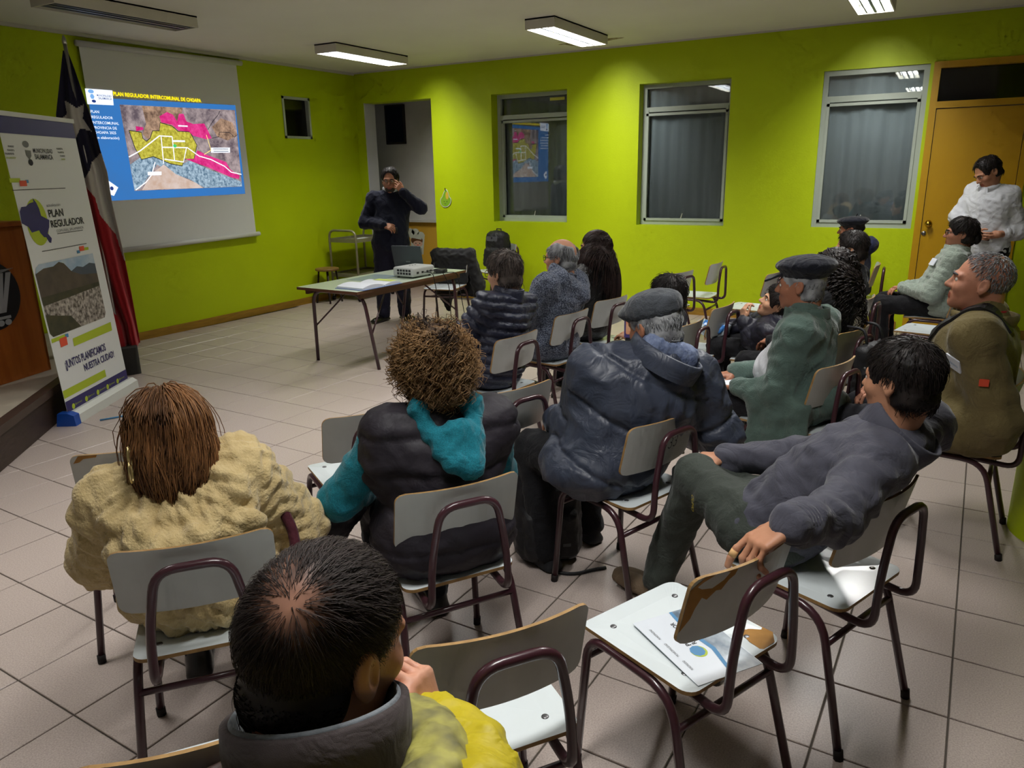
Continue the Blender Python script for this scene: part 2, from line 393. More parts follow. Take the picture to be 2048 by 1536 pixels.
for c in cells:
    if (round(c[2], 4), round(c[3], 4)) in nearset: continue
    vs = []
    for (a, b, z) in tv:
        X, Y = c[2]+tc_*a-ts_*b, c[3]+ts_*a+tc_*b
        vs.append((max(X, XL+.001), Y if Y < YB-.002 or -7.17 < X < -6.06 else YB-.002, z))
    rest.add(vs, tf)
ro = rest.build('tiling', M_TILE, fl); ro['kind'] = 'stuff'

# ---------------------------------------------------------------- walls and ceiling
def wall_holes(name, axis, pos, a0, a1, z0, z1, holes, depth, m, sgn):
    """plane wall with openings; axis 'x' -> plane x=pos running along y; reveals go 'depth' away from the room (sgn)"""
    mb = MB(); A = sorted(set([a0, a1]+[h[0] for h in holes]+[h[1] for h in holes])); Z = sorted(set([z0, z1]+[h[2] for h in holes]+[h[3] for h in holes]))
    def P(a, z, d=0): return (pos+sgn*d, a, z) if axis == 'x' else (a, pos+sgn*d, z)
    for i in range(len(A)-1):
        for j in range(len(Z)-1):
            ca, cz = (A[i]+A[i+1])/2, (Z[j]+Z[j+1])/2
            if any(h[0] < ca < h[1] and h[2] < cz < h[3] for h in holes): continue
            q = [P(A[i], Z[j]), P(A[i+1], Z[j]), P(A[i+1], Z[j+1]), P(A[i], Z[j+1])]
            mb.add(q, [(0, 1, 2, 3)]); mb.add([P(A[i], Z[j], depth), P(A[i+1], Z[j], depth), P(A[i+1], Z[j+1], depth), P(A[i], Z[j+1], depth)], [(3, 2, 1, 0)])
    for h in holes:
        c = [(h[0], h[2]), (h[1], h[2]), (h[1], h[3]), (h[0], h[3])]
        for k in range(4):
            p, q = c[k], c[(k+1) % 4]
            if k == 0 and h[2] <= z0+.01: continue
            mb.add([P(*p), P(*q), P(*q, depth), P(*p, depth)], [(0, 1, 2, 3)])
    return mb.build(name, m)
WIN = [(-5.13, -4.08, 1.03, 2.585), (-3.175, -2.15, 1.02, 2.575), (-1.228, -.285, 1.03, 2.565)]
DOORWAY = (-7.18, -6.05, -.01, 2.595); DOOR = (-.255, .60, -.01, 2.575)
struct(wall_holes('wall_back', 'y', YB, XL-.2, XR, -.01, HC+.02, WIN+[DOORWAY, DOOR], .22, M_WALL, 1))
SMALLW = (7.235, 7.71, 2.11, 2.61)
struct(wall_holes('wall_left', 'x', XL, YF, YB+.2, -.01, HC+.02, [SMALLW], .2, M_WALL, -1))
struct(MB().box((XR+.1, 3.2, HC/2), (.2, 11.4, HC+.04)).build('wall_right', M_WALL))
struct(MB().box((-1.9, YF-.1, HC/2), (11.4, .2, HC+.04)).build('wall_front', M_WHITE))
ce = struct(MB().box((-1.9, 3.2, HC+.05), (11.4, 11.2, .1)).build('ceiling', M_CEIL))
# flaked stain on the ceiling beside the fixture
sm = mat('flaked_ceiling_stain', (126, 108, 78), .9, var=(30, .8), c2=(196, 188, 164))
st = [(-3.62+.30*math.cos(a)*(1+.35*math.sin(3*a+1)+.2*math.sin(7*a)), 8.06+.17*math.sin(a)*(1+.3*math.sin(4*a)+.2*math.cos(9*a))) for a in np.linspace(0, 2*PI, 40, endpoint=False)]
MB().prism(st, ((0, 0, HC), (1, 0, 0), (0, 1, 0), (0, 0, -1)), -.002, .0015).build('ceiling_stain', sm, ce)
struct(MB().box((XL+.012, 3.2, HC-.016), (.024, 10.8, .032)).build('trim_1', M_PLASTERW))
struct(MB().box((-1.9, YB-.008, HC-.008), (10.8, .016, .016)).build('trim_2', M_PLASTERW))
struct(MB().box((XL+.009, (3.2+YB)/2, .042), (.018, YB-3.2, .085)).build('baseboard_left', M_SKIRT))
bb = MB()
for a, b in ((XL, DOORWAY[0]), (DOORWAY[1], DOOR[0]-.06), (DOOR[1]+.06, XR)): bb.box(((a+b)/2, YB-.009, .042), (b-a, .018, .085))
struct(bb.build('baseboard_back', M_SKIRT))
# passage behind the doorway
struct(MB().box((-7.0, YB+.95, 1.95), (3.6, .1, 2.1)).build('wall_passage', M_GREYW))
wo = struct(MB().box((-7.0, YB+.945, .47), (3.6, .1, .94)).build('wall_passage_lower', M_OCHRE))
struct(MB().box((-6.4, YB+.86, .955), (2.2, .09, .035)).build('trim_3', M_PLASTERW))
struct(MB().box((-8.6, YB+.56, 1.4), (.1, .68, 2.8)).build('wall_passage_left', M_WHITE))
struct(MB().box((-5.35, YB+.56, 1.4), (.1, .68, 2.8)).build('wall_passage_right', M_WHITE))
struct(MB().box((-7.0, YB+.56, 2.85), (3.6, .68, .1)).build('ceiling_passage', M_CEIL))
jm = MB(); jm.box((DOORWAY[0]+.006, YB+.11, 1.3), (.012, .222, 2.6)); struct(jm.build('trim_4', M_WHITE))
pw = MB().prism(rrect(.36, .56, .01), ((-7.335, YB+.90, 2.36), (1, 0, 0), (0, 0, 1), (0, -1, 0)), 0, .03, 0).build('window_5', [mat('dark_small_frame', (52, 46, 40), .6)]); struct(pw)
MB().prism(rrect(.30, .50, .005), ((-7.335, YB+.90, 2.36), (1, 0, 0), (0, 0, 1), (0, -1, 0)), .02, .034).build('pane', M_DARKGLASS, pw)

# ---------------------------------------------------------------- windows
def curtain(x0, x1, z0, z1, y, parent, seed):
    n = 90; r = np.random.RandomState(seed); xs = np.linspace(x0, x1, n); ph = r.rand(4)*6
    vs = []
    for k, z in enumerate((z0, (z0+z1)/2, z1)):
        w = .55+.35*(1-k/2)
        for x in xs:
            t = (x-x0); d = .030*math.sin(t*17+ph[0]+.8*math.sin(t*7))+.012*math.sin(t*47+ph[1]+.3*k)+.02*math.sin(t*9+ph[2])
            vs.append((x, y+d*w, z))
    fs = [(k*n+i, k*n+i+1, (k+1)*n+i+1, (k+1)*n+i) for k in range(2) for i in range(n-1)]
    o = MB().add(vs, fs).build('curtain', M_CURT, parent, smooth=True)
def window(n, rect, rec, fw=.045, pane_turn=0.):
    x0, x1, z0, z1 = rect; y = YB+rec; zt = z1-.27
    fr = MB(); d = .05 if not pane_turn else .10
    for (cx, cz, w, h) in (((x0+x1)/2, z1-fw/2, x1-x0, fw), ((x0+x1)/2, z0+fw/2, x1-x0, fw), (x0+fw/2, (z0+z1)/2, fw, z1-z0-2*fw), (x1-fw/2, (z0+z1)/2, fw, z1-z0-2*fw), ((x0+x1)/2, zt, x1-x0-2*fw, fw*1.15)):
        fr.box((cx, y, cz), (w, d, h))
    o = fr.build('window_%d' % n, M_ALU); struct(o)
    sa = MB(); w2 = .028
    for (cx, cz, w, h) in (((x0+x1)/2, zt-.04-w2/2, x1-x0-2*fw, w2), ((x0+x1)/2, z0+fw+w2/2, x1-x0-2*fw, w2), (x0+fw+w2/2, (z0+fw+zt)/2, w2, zt-z0-fw), (x1-fw-w2/2, (z0+fw+zt)/2, w2, zt-z0-fw)):
        sa.box((cx, y-.012, cz), (w, .05, h))
    sa.build('sash', M_ALU, o)
    ca, sa = math.cos(pane_turn), math.sin(pane_turn); MB().box(((x0+x1)/2, y, (z0+zt)/2), (x1-x0-2*fw-.01, .004, zt-z0-.04), np.array([[ca, -sa, 0], [sa, ca, 0], [0, 0, 1.]])).build('pane', M_GLASS, o)  # only the pane is turned in its frame, to steer where the slide reflects
    MB().box(((x0+x1)/2, y, (zt+z1)/2), (x1-x0-2*fw, .004, z1-zt-.05)).build('pane', M_GLASS, o)
    curtain(x0+.02, x1-.02, z0, z1, y+.075, o, n)
    bx = MB(); X0, X1, Y1 = x0-.05, x1+.05, y+.28
    bx.add([(X0, Y1, z0-.05), (X1, Y1, z0-.05), (X1, Y1, z1+.05), (X0, Y1, z1+.05), (X0, y+.03, z0-.05), (X1, y+.03, z0-.05), (X1, y+.03, z1+.05), (X0, y+.03, z1+.05)], [(0, 1, 2, 3), (0, 4, 5, 1), (3, 2, 6, 7), (0, 3, 7, 4), (1, 5, 6, 2)])
    bx.build('bounce_recess', M_BACKING, o)  # box added behind the curtain, kept grey so that light bounces
    la = MB().tube([(x0+.48*(x1-x0), y-.03, z0+.06), (x0+.50*(x1-x0), y-.035, z0+.13)], .005, 6); la.build('latch', M_PLASTERW, o)
    return o
w1 = window(1, WIN[0], .20, pane_turn=-math.radians(4.1)); window(2, WIN[1], .16); window(3, WIN[2], .05, .05)
MB().box((-4.30, YB+.19, 2.50), (.20, .004, .035), mi=0).build('paper_strip', mat('yellow_paper_strip', (214, 214, 90), .7), w1)
# small window in the left wall
sw = MB(); a, b, c, d = SMALLW
for (cy, cz, w, h) in (((a+b)/2, d-.015, b-a, .03), ((a+b)/2, c+.015, b-a, .03), (a+.015, (c+d)/2, .03, d-c), (b-.015, (c+d)/2, .03, d-c)): sw.box((XL-.03, cy, cz), (.08, w, h))
so = struct(sw.build('window_4', M_ALU)); MB().box((XL-.05, (a+b)/2, (c+d)/2), (.006, b-a-.05, d-c-.05)).build('pane', M_DARKGLASS, so)

# ---------------------------------------------------------------- door with transom
x0, x1, z0, z1 = DOOR; dm = MB(); yd = YB+.06
for (cx, cz, w, h) in ((x0+.03, z1/2, .06, z1), (x1-.03, z1/2, .06, z1), ((x0+x1)/2, z1-.03, x1-x0-.12, .06), ((x0+x1)/2, 2.19, x1-x0-.12, .06)): dm.box((cx, YB+.06, cz), (w, .15, h))
dr = struct(dm.build('door_1', M_DOORW))
MB().prism(rrect(x1-x0-.13, 2.15, .004), (((x0+x1)/2, YB+.05, 1.078), (1, 0, 0), (0, 0, 1), (0, -1, 0)), 0, .045).build('leaf', M_DOORW, dr)
MB().box(((x0+x1)/2, YB+.06, 2.37), (x1-x0-.12, .006, .31)).build('transom_pane', M_DARKGLASS, dr)
kn = MB().lathe([(.0, 0), (.032, 0), (.032, .008), (.012, .012), (.012, .035), (.026, .045), (.031, .058), (.026, .07), (.012, .078), (0, .079)], 20, (-.135, YB+.004, 1.085), np.array([[1, 0, 0], [0, 0, -1], [0, 1, 0]])); kn.build('door_knob', M_BRASS, dr, smooth=True)
MB().lathe([(0, 0), (.022, 0), (.022, .008), (.018, .012), (0, .013)], 16, (-.165, YB+.004, .99), np.array([[1, 0, 0], [0, 0, -1], [0, 1, 0]])).build('deadbolt', M_STEEL, dr, smooth=True)

# ---------------------------------------------------------------- column and stage
struct(MB().lathe([(.27, 0), (.27, HC)], 48, (.70, 3.98, 0)).build('pillar', M_WALL, smooth=True))
M_STAGE = mat('dark_stage_riser', (62, 46, 40), .5, bump=(8, .1), var=(9, .5), stretch=(1, 1, 10))
M_STTOP = mat('stage_top_boards', (188, 178, 160), .6, var=(4, .3))
e = np.array((math.cos(math.radians(131.5)), math.sin(math.radians(131.5)))); P0 = np.array((-5.352, 2.828))
pa = P0-e*4.6; pb = P0+e*2.15
poly = [tuple(pa), tuple(pb), (XL+.001, pb[1]), (XL+.001, pa[1])]
sg = struct(MB().prism(poly, ((0, 0, 0), (1, 0, 0), (0, 1, 0), (0, 0, 1)), .001, .225).build('stage_platform', M_STAGE))
MB().prism(poly, ((0, 0, 0), (1, 0, 0), (0, 1, 0), (0, 0, 1)), .225, .262).build('stage_top', M_STTOP, sg)
nv = np.array((e[1], -e[0])); q = [pa+nv*.025, pb+nv*.025, pb-nv*.05, pa-nv*.05]
MB().prism([tuple(v) for v in q], ((0, 0, 0), (1, 0, 0), (0, 1, 0), (0, 0, 1)), .215, .266).build('stage_nosing', mat('stage_nosing', (72, 56, 48), .45, var=(7, .4)), sg)

# ---------------------------------------------------------------- fluorescent fixtures
M_HOUS = mat('fixture_housing', (214, 210, 196), .6); M_REFL = mat('fixture_reflector', (226, 228, 228), .3, spec=.6)
M_BLADE = mat('louver_aluminium', (128, 134, 142), .35, metal=.5); M_TUBE = mat('lit_tube', (235, 244, 255), .3, emit=6.); M_TUBE0 = mat('unlit_tube', (225, 225, 220), .25)
blade = None
FNAME = ['switched-off fluorescent ceiling fixture above the projection screen', 'lit fluorescent ceiling fixture nearest the corner above the doorway', 'lit fluorescent ceiling fixture beside the brown ceiling stain', 'lit fluorescent ceiling fixture above the window next to the yellow door']
for k, (lx, ly, on) in enumerate(FIXTURES):
    t = thing('ceiling_light', FNAME[k] if k < 4 else ['lit fluorescent ceiling fixture over the middle of the room, left of the next', 'lit fluorescent ceiling fixture over the audience chairs', 'lit fluorescent ceiling fixture over the cream coat', 'lit fluorescent ceiling fixture over the flyer chair'][k-4], 'ceiling light', (lx, ly, HC), 0, 'fluorescent ceiling fixtures')
    w, l, h = .30, 1.24, .092; hs = MB()
    hs.box((lx, ly, HC-.006), (w, l, .012))
    for s in (-1, 1): hs.box((lx+s*(w/2-.006), ly, HC-h/2), (.012, l, h)); hs.box((lx, ly+s*(l/2-.006), HC-h/2), (w-.024, .012, h))
    hs.build('housing', M_HOUS, t)
    MB().box((lx, ly, HC-.015), (w-.03, l-.03, .004)).build('reflector', M_REFL, t)
    for s in (-1, 1):
        MB().tube([(lx+s*.068, ly-.585, HC-.03), (lx+s*.068, ly+.585, HC-.03)], .008 if on else .013, 8).build('tube', M_TUBE if on else M_TUBE0, t)
    MB().prism([(-.012, -.088), (.012, -.088), (.003, -.045), (-.003, -.045)], ((lx, ly-.6, HC), (1, 0, 0), (0, 0, 1), (0, 1, 0)), 0, 1.2).build('louver_spine', M_BLADE, t)
    for s in (-1, 1): MB().prism([(-.006, -.088), (.006, -.088), (.002, -.043), (-.002, -.043)], ((lx+s*.068, ly-.6, HC), (1, 0, 0), (0, 0, 1), (0, 1, 0)), 0, 1.2).build('louver_fin', M_BLADE, t)
    for j in range(16):
        yy = -.54+j*.072
        if blade is None:
            blade = MB().prism([(-.136, -.045), (-.136, 0), (.136, 0), (.136, -.045)], ((0, 0, 0), (1, 0, 0), (0, 0, 1), (0, 1, 0)), -.0015, .0015).build('louver_blade', M_BLADE, t); o = blade
        else: o = blade.copy(); COL.objects.link(o); o.parent = t
        o.location = (0, yy, -.043)
# ---------------------------------------------------------------- projection screen and slide (left wall)
M_SCRN = mat('screen_fabric', (226, 228, 224), .9); M_SCBAR = mat('screen_bar', (214, 216, 210), .4)
scr = thing('projection_screen', 'pull-down white projection screen on the lime wall showing a town plan slide', 'projection screen', (XL, 5.64, .95))
FS = ((XL+.035, 0, 0), (0, 1, 0), (0, 0, 1), (1, 0, 0))
MB().prism([(4.70, .97), (6.57, .99), (6.55, 2.90), (4.69, 2.88)], FS, -.004, 0).build('fabric', M_SCRN, scr)
MB().tube([(XL+.04, 4.66, 2.895), (XL+.04, 6.62, 2.915)], .028, 12).build('roller', M_SCBAR, scr, smooth=True)
MB().tube([(XL+.045, 4.64, .955), (XL+.045, 6.61, .985)], .026, 12).build('bottom_bar', M_SCBAR, scr, smooth=True)
S1 = .9
E_BLUE = emis('slide_blue', (58, 128, 205), .62, (1.2, .5), (70, 120, 180)); E_WHITE = emis('slide_white', (228, 236, 250), S1); E_YEL = emis('slide_title_yellow', (250, 226, 20), S1)
sl = flat('slide', [(4.70, 1.452), (6.47, 1.462), (6.47, 2.452), (4.70, 2.42)], E_BLUE, FS, .002, scr)
def S(name, poly, m, off): return flat(name, poly, m, FS, off, sl)
text_mesh('slide_title', 'PLAN REGULADOR INTERCOMUNAL DE CHOAPA', E_YEL, FS, 4.965, 6.0, 2.472, .036, sl, .004, .02)
S('slide_logo_box', [(4.68, 2.357), (4.95, 2.362), (4.96, 2.50), (4.68, 2.497)], E_WHITE, .003)
E_NAVY = emis('slide_navy', (40, 62, 130), .7); E_LBL = emis('slide_pale_blue', (120, 170, 225), .8)
text_mesh('slide_logo_text', 'MUNICIPALIDAD', E_NAVY, FS, 4.79, 4.94, 2.445, .018, sl, .004, .01); text_mesh('slide_logo_text', 'SALAMANCA', E_NAVY, FS, 4.80, 4.94, 2.42, .022, sl, .004, .01)
S('slide_crest', polar(12, .03, .018, 4.735, 2.475), E_LBL, .004); S('slide_crest', polar(6, .022, .025, 4.74, 2.43), E_LBL, .004); S('slide_crest', polar(10, .022, .014, 4.75, 2.388), E_NAVY, .004)
for s, zc, xe in (('PLAN', 2.293, 4.785), ('REGULADOR', 2.243, 4.92), ('INTERCOMUNAL', 2.193, 4.975), ('PROVINCIA DE', 2.147, 4.945), ('CHOAPA 2025', 2.103, 4.93), ('(en elaboración)', 2.055, 4.955)):
    text_mesh('slide_text', s, E_WHITE, FS, 4.70, xe, zc, .026, sl, .004, .008)
E_TERR = emis('slide_terrain', (96, 84, 92), .75, (9, 1), (176, 160, 160)); E_TERR2 = emis('slide_terrain_brown', (104, 82, 70), .75, (12, 1), (190, 156, 130)); E_RIV = emis('slide_riverbed', (70, 100, 124), .8, (26, 1), (176, 198, 214))
E_TOWN = emis('slide_plan_yellow', (150, 140, 40), .75, (30, 1), (212, 204, 84)); E_PINK = emis('slide_plan_pink', (196, 30, 110), .75, (14, 1), (232, 72, 150)); E_ROAD = emis('slide_road', (236, 236, 240), .9); E_DK = emis('slide_outline', (54, 54, 60), .5); E_SAND = emis('slide_sand', (196, 168, 150), .75, (8, 1), (214, 196, 188)); E_GRN = emis('slide_green_dot', (70, 200, 110), .8)
S('slide_map', [(5.035, 1.54), (6.433, 1.545), (6.455, 2.398), (5.014, 2.373)], E_TERR, .003)
S('slide_hills', [(5.26, 2.376), (5.75, 2.385), (5.70, 2.25), (5.55, 2.12), (5.30, 2.03), (5.22, 2.10), (5.28, 2.2)], E_TERR2, .0035)
S('slide_hills', [(6.10, 2.20), (6.24, 2.30), (6.40, 2.26), (6.45, 2.12), (6.30, 2.06), (6.16, 2.10)], E_TERR2, .0035)
S('slide_riverbed', [(5.036, 1.545), (5.03, 1.80), (5.16, 1.87), (5.31, 1.89), (5.5, 1.81), (5.65, 1.80), (5.75, 1.84), (6.0, 1.74), (6.432, 1.60), (6.431, 1.548), (5.9, 1.546), (5.72, 1.64), (5.48, 1.72), (5.34, 1.80), (5.24, 1.70), (5.1, 1.56)], E_RIV, .0035)
S('slide_sand', [(5.12, 1.546), (5.22, 1.66), (5.30, 1.73), (5.42, 1.80), (5.55, 1.70), (5.80, 1.60), (5.88, 1.546)], E_SAND, .004)
yel = [(5.073, 2.132), (5.212, 2.116), (5.217, 2.058), (5.251, 2.03), (5.3, 2.06), (5.342, 2.136), (5.422, 2.139), (5.446, 2.22), (5.584, 2.191), (5.649, 2.142), (5.799, 2.138), (5.87, 2.003), (5.808, 1.855), (5.688, 1.855), (5.644, 1.784), (5.5, 1.806), (5.309, 1.879), (5.166, 1.849), (5.11, 1.965)]
S('slide_plan_area', yel, E_TOWN, .0045); ribbon('slide_outline', yel+yel[:1], .008, E_DK, FS, .005, sl)
S('slide_pink_area', [(5.447, 2.283), (5.545, 2.33), (5.614, 2.308), (5.655, 2.241), (5.689, 2.32), (5.748, 2.323), (5.773, 2.246), (5.856, 2.223), (6.002, 2.234), (6.037, 2.168), (6.08, 2.079), (5.998, 2.068), (5.836, 2.1), (5.788, 2.142), (5.661, 2.147), (5.586, 2.204), (5.457, 2.224)], E_PINK, .0052)
S('slide_pink_area', [(5.867, 1.949), (5.973, 1.905), (6.241, 1.823), (6.289, 1.739), (6.415, 1.67), (6.396, 1.632), (6.288, 1.653), (5.974, 1.769), (5.792, 1.824), (5.694, 1.859), (5.808, 1.855)], E_PINK, .0052)
S('slide_pink_area', [(5.156, 2.175), (5.24, 2.166), (5.236, 2.141), (5.152, 2.126)], E_PINK, .0052)
for r_ in ([(5.028, 1.874), (5.161, 1.933), (5.414, 2.088), (5.567, 2.084)], [(5.433, 2.08), (5.418, 1.807)], [(5.567, 2.084), (5.557, 1.833)], [(5.425, 1.974), (5.74, 1.974), (5.88, 1.887), (6.033, 1.851), (6.21, 1.777), (6.297, 1.71), (6.442, 1.684)], [(5.729, 1.974), (5.667, 1.824), (5.436, 1.854)], [(5.319, 1.824), (5.258, 1.697), (5.176, 1.621), (5.048, 1.548)]):
    ribbon('slide_road', r_, .012, E_ROAD, FS, .006, sl)
ribbon('slide_outline', [(6.04, 2.17), (6.12, 2.26), (6.20, 2.33), (6.24, 2.38)], .006, E_DK, FS, .006, sl); ribbon('slide_outline', [(6.08, 2.08), (6.18, 2.10), (6.20, 2.15), (6.34, 2.15), (6.40, 2.10), (6.45, 2.13)], .006, E_DK, FS, .006, sl)
S('slide_callout', [(6.045, 1.924), (6.311, 1.927), (6.32, 1.983), (6.053, 1.979)], E_WHITE, .006); S('slide_callout', [(5.208, 1.691), (5.373, 1.691), (5.378, 1.727), (5.214, 1.727)], E_WHITE, .007)
for a in (.94, .965): ribbon('slide_callout_text', [(6.08, 1.0+a), (6.29, 1.002+a)], .006, E_DK, FS, .0075, sl)
E_LEAD = emis('slide_leader', (240, 214, 130), .9)
ribbon('slide_leader', [(6.049, 1.951), (6.011, 2.113)], .008, E_LEAD, FS, .0065, sl); ribbon('slide_leader', [(6.049, 1.951), (5.95, 1.905)], .008, E_LEAD, FS, .0065, sl)
S('slide_green_dot', polar(12, .022, .018, 5.585, 1.99), E_GRN, .0065); S('slide_callout', [(5.56, 2.03), (5.72, 2.032), (5.72, 2.05), (5.56, 2.048)], E_WHITE, .0065); S('slide_callout', [(5.66, 2.19), (5.78, 2.19), (5.78, 2.204), (5.66, 2.204)], E_WHITE, .0065)
S('slide_pentagon', [(4.755, 1.60), (4.769, 1.647), (4.861, 1.579), (4.801, 1.498), (4.755, 1.516)], E_WHITE, .004); S('slide_flower', polar(8, .02, .02, 4.79, 1.572), E_NAVY, .005)

# ---------------------------------------------------------------- roll-up banner
M_BAN = mat('banner_vinyl', (226, 228, 226), .45, spec=.35); M_NAVYP = mat('banner_purple_print', (48, 40, 102), .5); M_LIMEP = mat('banner_lime_print', (176, 194, 44), .5); M_INK = mat('black_print', (30, 30, 34), .6); M_GREYP = mat('grey_print', (120, 122, 122), .6); M_ORP = mat('orange_print', (226, 84, 56), .5); M_BLP = mat('blue_print', (70, 132, 178), .5); M_TAPE = mat('blue_tape', (22, 76, 170), .4)
ea = np.array((-.5163, .8564, 0)); nb = np.array((.8564, .5163, 0)); tl = .10/2.06
eb = np.array((0, 0, 1.))-nb*tl; ban = thing('roll_up_banner', 'white roll-up banner reading PLAN REGULADOR standing before the stage', 'banner', (-5.45, 3.21, 0))
FB = (np.array((-5.187, 2.778, 0)), ea, eb, nb)
B0, B1 = .07, .985
MB().prism([(B0, .06), (B1, .06), (B1, 2.075), (B0, 2.075)], FB, -.002, 0).build('vinyl', M_BAN, ban)
MB().box(FB[0]+ea*.53+eb*2.085, (.93, .02, .03), np.stack([ea, nb, (0, 0, 1)], 1)).build('top_rail', M_SCBAR, ban)
MB().prism([(-.06, 0), (.06, 0), (.055, .06), (.02, .085), (-.04, .085)], (FB[0]+ea*.06, nb, (0, 0, 1), ea), 0, .96).build('base_cassette', M_SCBAR, ban)
MB().prism([(-.068, 0), (.068, 0), (.062, .075), (.02, .092), (-.05, .092)], (FB[0]+ea*.04, nb, (0, 0, 1), ea), -.02, .05).build('tape_wrap', M_TAPE, ban)
def U(s, z): return (s+.0874*z, z)
def Bp(name, pts, m, off=.0015, fixed=False): return flat(name, [(p if fixed else U(*p)) for p in pts], m, FB, off, ban)
Bp('purple_band', [(B0, 1.962), (B1, 1.962), (B1, 2.07), (B0, 2.07)], M_NAVYP, fixed=True)
def bt(s, a, b, z, h, m, bold=.0): text_mesh('lettering', s, m, FB, a+.0874*z, b+.0874*z, z, h, ban, .0025, bold)
bt('MUNICIPALIDAD', .228, .463, 1.862, .03, M_INK, .01); bt('SALAMANCA', .235, .455, 1.822, .034, M_INK, .02)
for i, (a, b, z, m) in enumerate(((-.045, .02, 1.884, M_INK), (-.06, .015, 1.86, M_INK), (-.09, .005, 1.838, M_INK), (-.085, .02, 1.812, M_LIMEP), (.52, .60, 1.884, M_INK), (.53, .61, 1.86, M_INK), (.55, .62, 1.835, M_GREYP), (.56, .61, 1.812, M_LIMEP))): bt('nuestra ciudad'[:6+i % 3], a, b, z, .016, m, .01)
Bp('crest', polar(14, .036, .022, .155, 1.90), M_GREYP); Bp('crest', [(.135, 1.863), (.2, 1.86), (.198, 1.825), (.168, 1.80), (.138, 1.828)], M_GREYP); Bp('crest', polar(14, .028, .022, .175, 1.783), M_INK)
Bp('lime_bar', [(-.095, 1.655), (.02, 1.655), (.02, 1.682), (-.095, 1.682)], M_LIMEP); Bp('orange_square', [(.005, 1.63), (.085, 1.63), (.085, 1.666), (.005, 1.666)], M_ORP, .002); Bp('blue_square', [(.074, 1.65), (.11, 1.65), (.11, 1.67), (.074, 1.67)], M_BLP, .0018)
for a, b, z in ((-.087, .548, 1.607), (.337, .686, 1.298), (.114, .704, 1.197)): Bp('rule', [(a, z-.0022), (b, z-.0022), (b, z+.0022), (a, z+.0022)], M_INK)
Bp('lime_oval', polar(30, .125, .155, .125, 1.392, .3), M_LIMEP, .0012)
Bp('commune_map', [(0.119, 1.552), (0.15, 1.521), (0.172, 1.479), (0.18, 1.431), (0.268, 1.398), (0.252, 1.351), (0.22, 1.311), (0.258, 1.273), (0.241, 1.243), (0.218, 1.249), (0.193, 1.286), (0.169, 1.288), (0.136, 1.318), (0.125, 1.338), (0.039, 1.329), (0.011, 1.368), (-0.053, 1.396), (-0.051, 1.471), (-0.025, 1.499), (0.026, 1.5), (0.067, 1.518), (0.121, 1.525)], M_NAVYP, .002)
bt('actualización', .265, .44, 1.497, .022, M_GREYP); bt('PLAN', .272, .46, 1.442, .052, M_INK, .02); bt('REGULADOR', .278, .72, 1.37, .05, M_INK, .02); bt('COMUNAL SALAMANCA', .333, .70, 1.318, .02, M_GREYP)
Bp('orange_square', [(.589, 1.15), (.658, 1.15), (.658, 1.185), (.589, 1.185)], M_ORP, .002); Bp('blue_square', [(.55, 1.138), (.592, 1.138), (.592, 1.16), (.55, 1.16)], M_BLP, .0018); Bp('lime_bar', [(.65, 1.15), (.72, 1.15), (.72, 1.17), (.65, 1.17)], M_LIMEP, .0016)
M_SKYP = mat('photo_sky', (120, 160, 196), .5, var=(5, .8), c2=(206, 214, 220)); M_MTP = mat('photo_mountain', (92, 78, 66), .6, var=(9, .8), c2=(66, 60, 54)); M_FARP = mat('photo_far_ridge', (76, 84, 96), .6); M_TOWNP = mat('photo_town', (70, 62, 52), .6, var=(38, 1.0, 6), c2=(196, 186, 176)); M_FLDP = mat('photo_field', (70, 66, 44), .6, var=(14, .8), c2=(46, 48, 34))
PL, PR, PB_, PT = .085, .865, .622, 1.118
def rr(p, r=.06):
    return p
Bp('photograph', [(PL, PB_+.03), (PL+.03, PB_), (PR-.03, PB_), (PR, PB_+.03), (PR, PT-.0), (PL+.06, PT), (PL+.02, PT-.02), (PL, PT-.06)], M_TOWNP, .0016, True)
Bp('photograph_sky', [(PL+.06, PT), (PR, PT), (PR, .98), (PL, .98), (PL, PT-.06), (PL+.02, PT-.02)], M_SKYP, .002, True)
Bp('photograph_ridge', [(PL+.25, .98), (PL+.45, 1.03), (PL+.52, 1.05), (PL+.6, 1.035), (PL+.7, 1.055), (PR, 1.04), (PR, .93), (PL+.25, .93)], M_FARP, .0024, True)
Bp('photograph_mountain', [(PL, 1.06), (PL+.1, 1.085), (PL+.22, 1.085), (PL+.30, 1.108), (PL+.36, 1.09), (PL+.44, 1.02), (PL+.56, .985), (PR, .965), (PR, .90), (PL, .90)], M_MTP, .0028, True)
Bp('photograph_field', [(PL, .622+.03), (PL+.03, .622), (PL+.40, .622), (PL+.30, .72), (PL, .78)], M_FLDP, .0024, True); Bp('photograph_field', [(PL, .905), (PR, .92), (PR, .87), (PL+.3, .85), (PL, .84)], M_FLDP, .0024, True)
Bp('lime_bar', [(.29, .505), (.86, .505), (.86, .572), (.29, .562)], M_LIMEP); Bp('lime_bar', [(.03, .585), (.22, .585), (.22, .612), (.03, .612)], M_LIMEP, .0014); Bp('orange_square', [(.125, .535), (.216, .535), (.216, .595), (.125, .595)], M_ORP, .002); Bp('blue_square', [(.2, .585), (.245, .585), (.245, .61), (.2, .61)], M_BLP, .0018)
bt('¡JUNTOS PLANIFICAMOS', .138, .715, .408, .058, M_NAVYP, .02); bt('NUESTRA CIUDAD!', .37, .824, .328, .052, M_NAVYP, .02)
Bp('lime_bar', [(B0, .187), (.67, .187), (.67, .243), (B0, .243)], M_LIMEP, fixed=True); Bp('purple_band', [(B0, .06), (B1, .06), (B1, .163), (B0, .163)], M_NAVYP, fixed=True)
